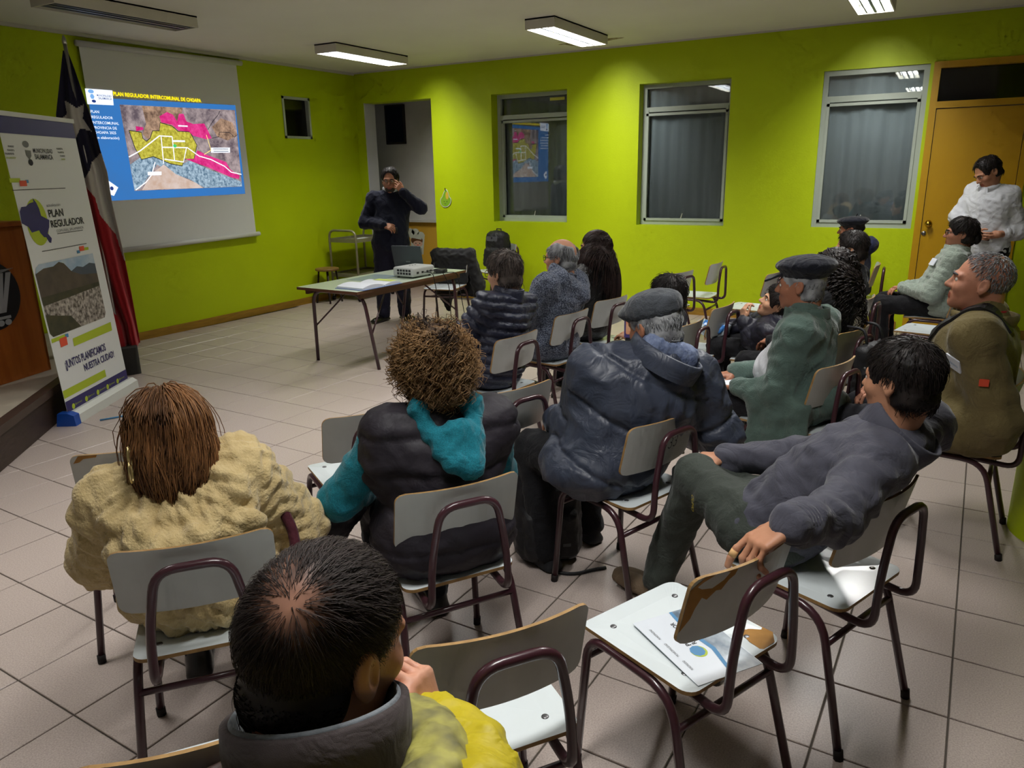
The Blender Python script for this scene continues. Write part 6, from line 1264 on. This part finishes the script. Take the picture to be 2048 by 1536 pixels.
jacket(p, M_SHIRTW, .022, .95, 1.75, .012, (.008, 18), arms='', name='shirt', mid=fronthalf); p.ring_collar(M_GREEN, .090, .088, .05, .010, gap=1.2, tilt=.05, back=.01); p.ring_collar(cloth('striped_collar', (150, 152, 160), .8, (100, .2), .1, (80, .8), (60, 66, 90)), .072, .066, .055, .007, gap=.7, tilt=.1, name='shirt_collar')
p.trousers(M_DKTR, .012); p.shoes(M_SHB)
MB().lathe([(.036, .01), (.037, .035)], 20, J['wrR']-unit(J['wrR']-J['elR'])*.03, np.stack([np.cross(unit(J['wrR']-J['elR']), ZU), np.cross(unit(J['wrR']-J['elR']), np.cross(unit(J['wrR']-J['elR']), ZU)), unit(J['wrR']-J['elR'])], 1)).build('shirt_cuff', M_SHIRTW, p.t, smooth=True)
short_hair(p, H_GREY, 800, .008, .02, cut=(el((0, 0, .12), (.12, .13, .085)),), seed=8, test=lambda q: hairline(nape=-.075)(q) & (q[:, 2] < .02), r0=.0014)
C = Field((-.16, -.18, -.03), (.16, .22, .18), .0055); C.add(el((0, -.02, .095), (.118, .138, .045), head_frame(90, -14).T@np.eye(3) if False else None), .01); C.add(el((0, -.015, .055), (.085, .106, .055)), .02); C.add(el((0, -.045, .085), (.112, .115, .05)), .03); C.add(el((0, -.012, .0), (.079, .098, .07)), .004, 'sub'); C.both(lambda x, y, z: (.020-.10*y-z)+0*x, .006); C.add(rb((0, .118, .040), (.062, .045, .005), .004, np.array([[1, 0, 0], [0, .94, .34], [0, -.34, .94]])), .01); V, Q = C.mesh(); quick('peaked_cap', p.toworld(folds(relax(V, Q, 1), Q, .003, 34, 4)), Q, M_BERET, p.t)
ntb = np.array((-.90, 3.80, .60)); nb_ = held('notebook', 'thin notebook on the lap of the man in green fleece', 'notebook', ntb); Rn = np.stack([p.r, p.f, ZU], 1); MB().box(ntb, (.15, .21, .010), Rn).build('pages', M_SHEETS, nb_); MB().box(ntb-ZU*.007, (.156, .216, .004), Rn).build('cover', M_BAGB, nb_)

# ---- 8 woman with long black curls
b, f = at_chair('curly', -.0); p = Person('woman with long black curly hair clipped half up in dark clothes', b, f, BROWN_S, .93)
p.sit(at=(-.52, 4.66, 1.075), hipz=.55, sh=.175).head(170, 4, 0, sex='f'); p.hand('R'); p.hand('L'); p.body(); jacket(p, M_BLKC, .022, 1.0, 1., .012, (.009, 14)); p.trousers(M_BLKC); p.shoes(M_SHB); J = p.J
rs = p.rs; p.hairmesh(hair_base(.006, .022, (), nape=-.10, ear=False), H_BLK, fold=(.008, 55)); n = 420; R0 = scalp_points(n, hairline(nape=-.06), rs, 1.15); lb = p.tolocal(np.array([J['pel']+J['sp']*.30]))[0]; back = p.R.T@(-p.f)
P = grow(R0, np.stack([np.sign(R0[:, 0])*.3, -1+0*R0[:, 0], .1+0*R0[:, 0]], 1), .55+.14*rs.rand(n), 44, p.R, h=.22, grav=.22, jit=.06, rs=rs, wave=(.013, 9.), colliders=((lb, np.array((.18, .17, .32))),), comb=lambda q: back*.30*np.clip((-q[:, 2:3]+.04)*8, 0, 1)*np.clip(1-(-q[:, 2:3]+.04)*3.5, 0, 1)); p.strands(P, H_BLK, .0042, .0022)
for i in range(3): MB().tube([p.toworld(np.array([(-.02+.02*i, -.118-.004*i, .055-.012*i)]))[0], p.toworld(np.array([(-.005+.02*i, -.122-.004*i, .045-.012*i)]))[0]], .005, 6).build('hair_clip', M_SILV, p.t, smooth=True)

# ---- 9 dark-haired man, 10 man in the beret
CHAIRS['dark'][0].location = (-.60, 5.74, 0)
p = Person('dark-haired man seated between the curly hair and the beret', (-.60, 5.74), 172, TAN_S, .93); p.sit(at=(-.545, 5.76, 1.095), hipz=.55).head(176, 8, 0, brow=H_BLK); p.hand('R'); p.hand('L'); p.body(); jacket(p, M_BLKC, .026, 1.05, 1., .013, (.009, 14)); p.trousers(M_DKTR); p.shoes(M_SHB)
short_hair(p, H_BLK, 1300, .013, .035, seed=9, lift=.15, r0=.0018, front=.045)
b, f = at_chair('beret', -.02); p = Person('man in a black beret and dark navy hooded jacket by the window', b, f, (150, 98, 74), .93); p.sit(at=(-.74, 7.66, 1.085), hipz=.55, sh=.19).head(178, 3, 0, brow=H_BLK); p.hand('R'); p.hand('L'); p.body(); J = p.J; Hd = lambda x, y, z: J['neck']+J['rr']*x+J['ff']*y+J['sp']*z
jacket(p, cloth('dark_navy_jacket', (30, 34, 66), .75, (120, .2), .15), .034, 1.08, 1., .013, (.010, 13), extra=[(el(Hd(0, -.14, -.03), (.11, .07, .08), np.stack([J['rr'], J['ff'], J['sp']], 1)), .03), (rc(Hd(-.08, -.05, .0), Hd(.08, -.05, .0), .05), .03)]); p.trousers(M_DKTR); p.shoes(M_SHB); short_hair(p, H_BLK, 600, .008, .02, cut=(el((0, 0, .12), (.12, .13, .085)),), seed=10, test=lambda q: hairline(nape=-.075)(q) & (q[:, 2] < .03))
C = Field((-.16, -.18, -.03), (.16, .16, .18), .006); C.add(el((.01, -.012, .082), (.122, .142, .042)), .01); C.add(el((0, -.012, .055), (.083, .104, .05)), .03); C.add(el((0, -.012, .0), (.079, .098, .07)), .004, 'sub'); C.both(lambda x, y, z: (.028-.05*y-z)+0*x, .008); V, Q = C.mesh(); quick('beret', p.toworld(folds(relax(V, Q, 1), Q, .003, 30, 4)), Q, M_BERET, p.t); MB().tube(list(p.toworld(np.array([(0, -.04, .118), (0, -.045, .135), (0, -.055, .145)]))), .004, 6).build('beret_stalk', M_BERET, p.t, smooth=True)

# ---- 11 man in the grey softshell with his arm along the next chair
b, f = at_chair('greyjacket', .135); p = Person('dark-haired man in a grey softshell jacket with his arm over the next chair', b, f, (190, 138, 108), 1.03)
p.sit(at=(-.055, 2.33, 1.075), hipz=.55, sh=.19, twist=14, nd=.155, nf=.0)
J = p.J; p.shoulders((-.085, 2.19, .865), (.02, 2.52, .885)); J['wrL'] = np.array((-.235, 1.755, .835)); J['elL'] = np.array((-.155, 1.955, .785)); J['elR'] = p.w(.27, .12, .66); J['wrR'] = p.w(.10, .28, .665)
J['knL'] = np.array((-.66, 2.48, .605)); J['hipL'] = p.w(-.09, .05, .55); J['anL'] = np.array((-.83, 2.63, .10)); J['knR'] = p.w(.12, .43, .54); J['anR'] = p.w(.02, .50, .10)
p.head(152, 4, 0, brow=H_BLK, size=.93); wl = J['wrL']
p.hand('L', d=(-.62, -.50, -.35), nrm=(-.35, -.30, .88), curl=.5, curls=[.30, .62, .66, .66], spread=.12, sc=1.05, h=.0032); fg = list(LAST_FINGERS); p.hand('R', curl=.5); p.body()
jk_ = jacket(p, M_GREYJ, .026, 1.05, 1.0, .0095, (.013, 12), oa=.024, hips=.95, mid=lambda F: F.add(el(J['pel']+J['sp']*.20+J['ff']*.17, (.075, .10, .36), np.stack([J['rr'], J['ff'], J['sp']], 1)), .02, 'sub')); p.ring_collar(M_GREYJ, .088, .092, .085, .010, gap=.5, tilt=.05, back=.01)
jacket(p, M_BLKC, .012, 1.0, 1.0, .013, (.006, 14), arms='', name='black_shirt')
tr_ = p.trousers(M_OLTR, .016, 1.05, (.012, 14)); (c_, n_), = p.snap(tr_, [J['hipL']*.25+J['knL']*.75-p.r*.12-ZU*.03], .003); u_ = unit(p.f*.25-ZU); text_mesh('trouser_lettering', 'OUMO', mat('yellow_stitching', (220, 200, 60), .6), (c_, unit(np.cross(np.cross(n_, u_), n_)), np.cross(n_, unit(np.cross(np.cross(n_, u_), n_))), n_), -.035, .035, 0, .018, p.t, .003); p.shoes(M_SHBR, {'L': (-.95, .1, 0), 'R': tuple(p.f)})
cuff = unit(wl-J['elL'])
for i in range(5):
    c_ = wl-cuff*(.012+i*.011); u_ = unit(np.cross(cuff, ZU)); v_ = np.cross(cuff, u_); MB().tube([c_+(u_*math.cos(a)+v_*math.sin(a))*(.046+.0015*i) for a in np.linspace(0, 2*PI, 18, endpoint=False)], .0075, 6, closed=True).build('cuff_rib', M_GREYJ, p.t, smooth=True)
short_hair(p, H_BLK, 2600, .012, .038, seed=12, lift=.2, r0=.0013, front=.062, nape=-.078)
MB().tube([fg[1][0]*.8+fg[1][1]*.2, fg[1][0]*.15+fg[1][1]*.85], fg[1][2]*1.12, 10).build('finger_plaster', mat('sticking_plaster', (222, 176, 120), .7), p.t, smooth=True)

# ---- 12 man in the olive jacket
b, f = at_chair('olive', -.02); p = Person('grey-haired man in an olive canvas jacket with a dark cross-body strap', b, f, (196, 138, 112), 1.03)
p.sit(at=(.165, 3.80, 1.165), hipz=.55, sh=.225, elR=(.26, .12, .68), wrR=(.05, .34, .64)).setj(elL=(.29, 3.56, .62), wrL=(.09, 3.62, .61)).head(179, -8, 0, size=1.04, brow=H_GREY, h=.0052); p.hand('R', curl=.5); p.hand('L', curl=.5); p.body(); J = p.J; Hd = lambda x, y, z: J['neck']+J['rr']*x+J['ff']*y+J['sp']*z
oj = jacket(p, M_OLIVE, .040, 1.14, 1.1, .010, (.013, 11), oa=.044, hips=1.15, extra=[(rc(p.w(-.18, -.12, .54), p.w(-.18, .10, .54), .085), .05)]); p.ring_collar(M_OLIVE, .098, .105, .05, .013, gap=1.0, tilt=.03, drop=.015); p.ring_collar(cloth('red_polo', (176, 32, 48), .8), .074, .070, .05, .008, gap=.7, tilt=.05, name='shirt_collar')
p.trousers(M_DKTR, .012); p.shoes(M_SNK)
p.belt_strap('cross_body_strap', oj, [Hd(-.10, -.14, -.04), Hd(-.10, -.03, .06), Hd(-.10, .08, .02), Hd(-.07, .16, -.06), Hd(0, .2, -.14), Hd(.10, .2, -.22), Hd(.2, .12, -.3)], .045, M_BAGB)
short_hair(p, H_GREY, 3000, .003, .016, seed=13, lift=.4, r0=.0017, front=.04, base=False, cut=(el((0, .10, .0), (.12, .11, .085)), el((0, -.02, -.045), (.12, .14, .055))), test=lambda q: hairline(front=.045, nape=-.05)(q) & (q[:, 2] > -.02))
tf_ = p.patch('name_tag', oj, (.175, 3.575, .90), .085, .065, M_SHEETS, -.25); text_mesh('name_tag_print', 'Salamanca', M_BLP, tf_, -.03, .03, 0., .014, p.t, .0022); p.patch('sleeve_patch', oj, J['shL']*.55+J['elL']*.45-p.r*.1, .035, .03, M_ORP)
pp = np.array((.125, 3.69, .70)); pa_ = held('printed_sheets', 'white printed sheets held by the man in the olive jacket', 'papers', pp); n_ = unit(ZU*.75-p.f*.55-p.r*.35); e1 = unit(np.cross(p.f, n_)); e2 = np.cross(n_, e1); MB().prism(rrect(.22, .30, .003), (pp, e1, e2, n_), -.003, .0).build('sheet', M_SHEETS, pa_)
for i in range(9): flat('print_line', [(-.09, .10-i*.022), (.08, .10-i*.022), (.08, .104-i*.022), (-.09, .104-i*.022)], M_GREYP, (pp, e1, e2, n_), .0006, pa_)

# ---- 13 woman in the pale fleece
b, f = at_chair('fleece', -.07); p = Person('woman with tied-back black hair and glasses in a pale fleece jacket', b, f, (178, 124, 98), .97)
p.sit(at=(.125, 7.06, 1.115), hipz=.55, sh=.185, nf=-.01, elL=(-.25, .08, .66), wrL=(-.05, .30, .66), elR=(.25, .08, .66), wrR=(.05, .30, .66)).head(186, -2, 0, sex='f', brow=H_BLK); p.hand('R'); p.hand('L'); p.body(); J = p.J
J['knL'] = p.w(-.12, .46, .53); J['knR'] = p.w(.10, .44, .53); J['anL'] = p.w(-.13, .40, .09); J['anR'] = p.w(.1, .38, .09)
fj = jacket(p, M_FLEECE, .036, 1.1, 1.35, .011, (.010, 14), bands=(.05, .004), oa=.030, hips=1.08, ab=(.05, .004)); p.ring_collar(M_FLEECE, .078, .074, .06, .014, tilt=.05); p.trousers(M_BLKC, .016, 1.1); p.shoes(M_SHB); p.glasses(M_GLK)
short_hair(p, H_BLK, 900, .014, .05, seed=14, lift=.05, r0=.0022); V, Q = (lambda F: (F.add(el((0, -.118, -.03), (.045, .035, .05)), .01), F.mesh())[1])(Field((-.06, -.17, -.10), (.06, -.06, .03), .006)); quick('hair_bun', p.toworld(folds(V, Q, .004, 60, 2)), Q, H_BLK, p.t, True, None, np.full(len(V), .2))
p.patch('name_tag', fj, J['pel']+J['sp']*.36+J['ff']*.2-J['rr']*.12, .09, .06, M_SHEETS)

# ---- 14 man standing by the door
p = Person('man standing by the yellow door in a white shirt looking down', (.36, 7.93), 222, (196, 142, 112), 1.0)
p.stand(at=(.275, 7.83, 1.575), hipz=.92, elL=(-.30, .04, 1.10)).shoulders((.46, 7.86, 1.385), (.21, 7.99, 1.41)).setj(elL=(.56, 7.86, 1.08), elR=(.10, 7.96, 1.19), wrL=(.40, 7.73, 1.06), wrR=(.25, 7.76, 1.06)).head(214, 34, -6, brow=H_BLK); p.hand('R', curl=.5, d=p.f*.2-p.r*.9-ZU*.1, nrm=p.f); p.hand('L', curl=.5, d=p.f*.2+p.r*.9-ZU*.1, nrm=p.f); p.body()
J = p.J; sl_ = {q: J['el'+q]*.45+J['wr'+q]*.55 for q in 'LR'}; kp = {q: J['wr'+q].copy() for q in 'LR'}
for q in 'LR': J['wr'+q] = sl_[q]
jacket(p, M_SHIRTW, .022, 1.06, 1.08, .011, (.009, 16), oa=.024, name='shirt', hips=.98); p.ring_collar(M_SHIRTW, .074, .080, .055, .008, gap=.9, tilt=.02, drop=.005); p.trousers(M_BLKC, .014); p.shoes(M_SHB)
for q in 'LR':
    ax_ = unit(kp[q]-J['el'+q]); MB().tube([sl_[q]-ax_*.015, sl_[q]+ax_*.02], [.055, .052], 14).build('rolled_cuff', M_SHIRTW, p.t, smooth=True)
short_hair(p, H_BLK, 1200, .012, .03, seed=15, lift=.25, r0=.0018, nape=-.065, front=.052); p.hairmesh  # noqa
ph_ = kp['R']*.5+kp['L']*.5+p.f*.05-ZU*.01; po = held('mobile_phone', 'dark phone in the hands of the man by the door', 'phone', ph_); MB().prism(rrect(.075, .15, .008), (ph_, p.r, unit(p.f*.8+ZU*.6), unit(ZU*.8-p.f*.6)), 0, .009).build('phone_body', M_CAB, po)

# ---- 15 speaker
p = Person('bearded man in a navy sweater standing behind the table touching his glasses', (-5.49, 6.90), 306, (190, 136, 108), 1.0)
p.stand(at=(-5.475, 6.935, 1.585), hipz=.90, sh=.185, elR=(.28, .00, 1.13), wrR=(.06, .22, 1.11), elL=(-.36, .06, 1.28), wrL=(-.17, .14, 1.46), anR=(.13, .02, .09), anL=(-.11, -.02, .09), knR=(.12, .03, .49), knL=(-.11, .03, .49)).head(300, 8, 0, size=1.08, brow=H_BLK)
J = p.J; p.hand('R', curl=.55, d=-p.r*.85+p.f*.4-ZU*.25, nrm=p.f*.6+ZU*.5); p.hand('L', curl=.75, d=p.r*.55+ZU*.75+p.f*.05, nrm=p.f*.8-p.r*.4, curls=[.35, .6, .85, .9]); p.body()
jacket(p, M_NAVYS, .032, 1.12, 1.2, .011, (.009, 14), oa=.024, hips=1.0, name='sweater'); p.ring_collar(M_SHIRTW, .074, .086, .062, .006, gap=.7, tilt=.05, name='shirt_collar', drop=-.015); p.trousers(cloth('navy_trousers', (30, 30, 48), .85, (160, .2), .1, None), .032, 1.02); p.shoes(M_SHB, {'R': tuple(p.f*.7+p.r*.5), 'L': tuple(p.f*.8-p.r*.5)}, .29); p.glasses(M_GLG)
short_hair(p, H_BLK, 1300, .013, .035, seed=16, lift=.35, r0=.0018, front=.050, nape=-.065); G = Field((-.08, 0, -.13), (.08, .13, -.02), .005); G.add(el((0, .050, -.078), (.053, .054, .040)), .01); G.add(el((0, .11, -.062), (.022, .03, .012)), .008, 'sub'); G.both(lambda x, y, z: (z+.055+.25*(y-.06)*0)+0*x, .008) ; V, Q = G.mesh(); quick('beard', p.toworld(folds(V, Q, .0015, 120, 2)), Q, H_SALT, p.t, True, None, np.full(len(V), .15))
rm = J['wrR']+(-p.r*.85+p.f*.4-ZU*.25)*.13; ck = held('presentation_clicker', 'small black presentation clicker in the right hand of the speaker', 'clicker', rm); MB().tube([rm-p.r*.03+ZU*.01, rm-p.r*.03-ZU*.06], .010, 8).build('clicker_body', M_CAB, ck, smooth=True)

# ---- 16 child behind the flat cap, 17 slouching child
b, f = at_chair('smallchild', .0); p = Person('dark-haired child mostly hidden behind the grey flat cap', b, f, TAN_S, .66); p.sit(at=(-1.425, 4.45, .915), hipz=.52).head(178, 12, 0, size=1.05); p.hand('R'); p.hand('L'); p.body(); jacket(p, M_BOY, .022, 1.05, 1., .013, (.008, 18)); p.trousers(M_BLKC); p.shoes(M_SNK); short_hair(p, H_BLK, 1200, .026, .06, seed=17, lift=.45, r0=.0022)
bkc = np.array((-1.60, 4.35, .75)); bo = held('picture_book', 'orange and purple picture book beside the grey flat cap', 'book', bkc); n_ = unit(np.array((.35, -.9, .2))); e1 = unit(np.cross(ZU, n_)); e2 = np.cross(n_, e1); MB().prism(rrect(.12, .19, .004), (bkc, e1, e2, n_), -.008, 0).build('cover', mat('book_purple', (70, 60, 120), .4), bo); flat('cover_art', rrect(.10, .15, .01), mat('book_orange', (214, 84, 40), .4, var=(12, 1), c2=(226, 190, 150)), (bkc, e1, e2, n_), .001, bo)
b, f = at_chair('boy', -.0); p = Person('slouching child in a dark navy puffer jacket raising one hand', b, f, (214, 164, 132), .74)
p.sit(at=(-.865, 4.95, .82), hipz=.53, nd=.10, nf=.02, elR=(.2, .16, .62), wrR=(.05, .33, .60)).setj(elL=(-.985, 4.90, .59), wrL=(-1.06, 4.92, .70)).head(200, -24, 10, size=1.05, sex='f', brow=H_BLK); J = p.J; p.hand('L', d=p.f*.15+ZU*.95+p.r*.1, nrm=p.f*.6-p.r*.6, curl=.75); p.hand('R', curl=.5); p.body()
jacket(p, M_BOY, .040, 1.1, 1.05, .011, (.012, 14), bands=(.09, .008), oa=.036); p.ring_collar(M_BOY, .09, .088, .06, .014, gap=.4, tilt=.03); p.trousers(M_BLKC, .014); p.shoes(M_SNK); short_hair(p, H_BLK, 900, .02, .05, seed=18, lift=.3, r0=.0022)
pb = p.w(.02, .36, .60); pg = held('plastic_bag', 'crumpled clear and blue plastic bag on the lap of the slouching child', 'plastic bag', pb); F = Field(pb-.2, pb+.2, .010); F.add(el(pb, (.10, .11, .055))); F.add(el(pb+p.f*.08+ZU*.01, (.07, .08, .04)), .02); V, Q = F.mesh(); V = folds(V, Q, .018, 26, 6, 1.); quick('bag_film', V, Q, [mat('clear_film', (170, 182, 190), .15, spec=.6), mat('blue_film', (60, 120, 190), .2, spec=.6)], pg, True, (wav(V[Q].mean(1), 16, 3) > .35).astype(int))

# ---- 18 balding man in the foreground
p = Person('balding man in the foreground with a charcoal collar and mustard jacket', (-.40, .36), 118, (206, 152, 126), 1.0)
p.sit(at=(-.560, .540, 1.152), hipz=.55, sh=.19, nd=.125, nf=.055); J = p.J; p.shoulders((-.62, .42, .83), (-.47, .60, .885)); J['wrR'] = np.array((-.515, .675, .945)); J['elR'] = np.array((-.43, .68, .72)); J['elL'] = p.w(-.25, .16, .68)
p.head(88, 13, -3, h=.0033, size=.95); p.hand('L'); p.hand('R', d=(-.22, -.10, .95), nrm=(.95, .2, .2), curl=.9, curls=[.75, .85, .9, .95], h=.0032); p.body(); Hd = lambda x, y, z: J['neck']+J['rr']*x+J['ff']*y+J['sp']*z
p.trousers(M_DKTR); p.shoes(M_SHB); RN = np.stack([J['rr'], J['ff'], J['sp']], 1)
jacket(p, M_YEL, .028, 1.0, 1., .0095, (.011, 14), oa=.018, hips=1.0)
M_QUILT = mat('quilted_olive_lining', (170, 164, 84), .6, bump=(30, .5), var=(26, 1., 2), c2=(104, 100, 66))
ringp = lambda r_, z0, a0, a1, n, dz=.0, ex=1.: [Hd(r_*math.cos(a), r_*ex*math.sin(a)-.015, z0+dz*math.sin(a)) for a in np.linspace(a0, a1, n)]
r1 = ringp(.128, .0, 3.7, 7.3, 16, .02); p.garment('hood_lining', M_QUILT, [(rc(r1[i], r1[i+1], .034, .034, J['sp'], .8), .02) for i in range(15)], .007, (.005, 34))
r2 = ringp(.172, -.03, 4.1, 7.2, 16, .02); p.garment('hood', M_YEL, [(rc(r2[i], r2[i+1], .042, .042), .02) for i in range(15)]+[(el(Hd(0, -.19, -.09), (.13, .07, .06), RN), .04)], .008, (.010, 20))
p.ring_collar(M_CHAR, .086, .092, .066, .013, gap=.9, tilt=.10, drop=-.042, gapdir=-.35, ell=1.05); p.ring_collar(M_CHARL, .083, .090, .069, .005, gap=.9, tilt=.10, drop=-.042, gapdir=-.35, ell=1.05, name='collar_lining')
rs = p.rs; G = hair_base(.0042, .004, (el((0, .085, .115), (.05, .045, .045)),), nape=-.088, front=.062)
V, Q = G.mesh(); V = relax(V, Q, 1, .4); crown = np.array((.030, -.096, .088)); thin = np.exp(-(((V-crown)/np.array((.034, .034, .034)))**2).sum(1))+.55*np.exp(-(((V-crown-np.array((-.055, .03, .02)))/np.array((.022, .05, .04)))**2).sum(1))
quick('hair', p.toworld(V), Q, hair_mat('thinning_scalp', (40, 33, 33), (186, 136, 112), .5), p.t, True, None, np.clip(thin*.95+.10*wav(V, 260, 3)*np.clip(thin*4, 0, 1), 0, 1))
n = 7200; R0 = scalp_points(n, hairline(front=.066, nape=-.086, side=.006), rs, 1.05); dist = np.linalg.norm((R0-crown), axis=1); keep = rs.rand(n) < np.clip((dist-.004)/.05, .30, 1); R0 = R0[keep]; n = len(R0)
nr = (R0-CRAN_C)/CRAN_R**2; nr /= np.linalg.norm(nr, axis=1, keepdims=True); dd = R0-crown; dd -= nr*(dd*nr).sum(1, keepdims=True); dd /= np.maximum(np.linalg.norm(dd, axis=1, keepdims=True), 1e-5); top = np.clip((R0[:, 2]-.05)/.05, 0, 1)*np.clip((R0[:, 1]+.06)/.08, 0, 1)
P = grow(R0, dd+nr*(.12+.5*top[:, None]*rs.rand(n, 1)), (.028+.022*rs.rand(n))*(1+.8*top), 6, p.R, h=.085, grav=.05, jit=.22, rs=rs, stiff=.9); grey = np.clip((R0[:, 1]-.0)/.04, 0, 1)*np.clip((.05-R0[:, 2])/.05, 0, 1); p.strands(P, H_FORE, .00042, .0002, tone=np.clip(.45*rs.rand(n)+1.2*grey*rs.rand(n), 0, 1))
nq = nape_points(1500, rs, .006, zmin=-.088); p.strands(grow(nq, np.tile(np.array((0, -.1, -1.)), (1500, 1)), .03, 5, p.R, h=.06, grav=.05, jit=.2, rs=rs), H_FORE, .0006, .00025, tone=.4*rs.rand(1500))
gs = scalp_points(500, lambda q: (np.abs(q[:, 0]) > .05) & (q[:, 1] > .004) & (q[:, 1] < .034) & (q[:, 2] < .03) & (q[:, 2] > -.06), rs, 1.0); P = grow(gs, np.tile(np.array((0, -.3, -1.)), (500, 1)), .016, 4, p.R, h=.05, grav=.1, jit=.2, rs=rs); p.strands(P, H_GREY, .0006, .0003)
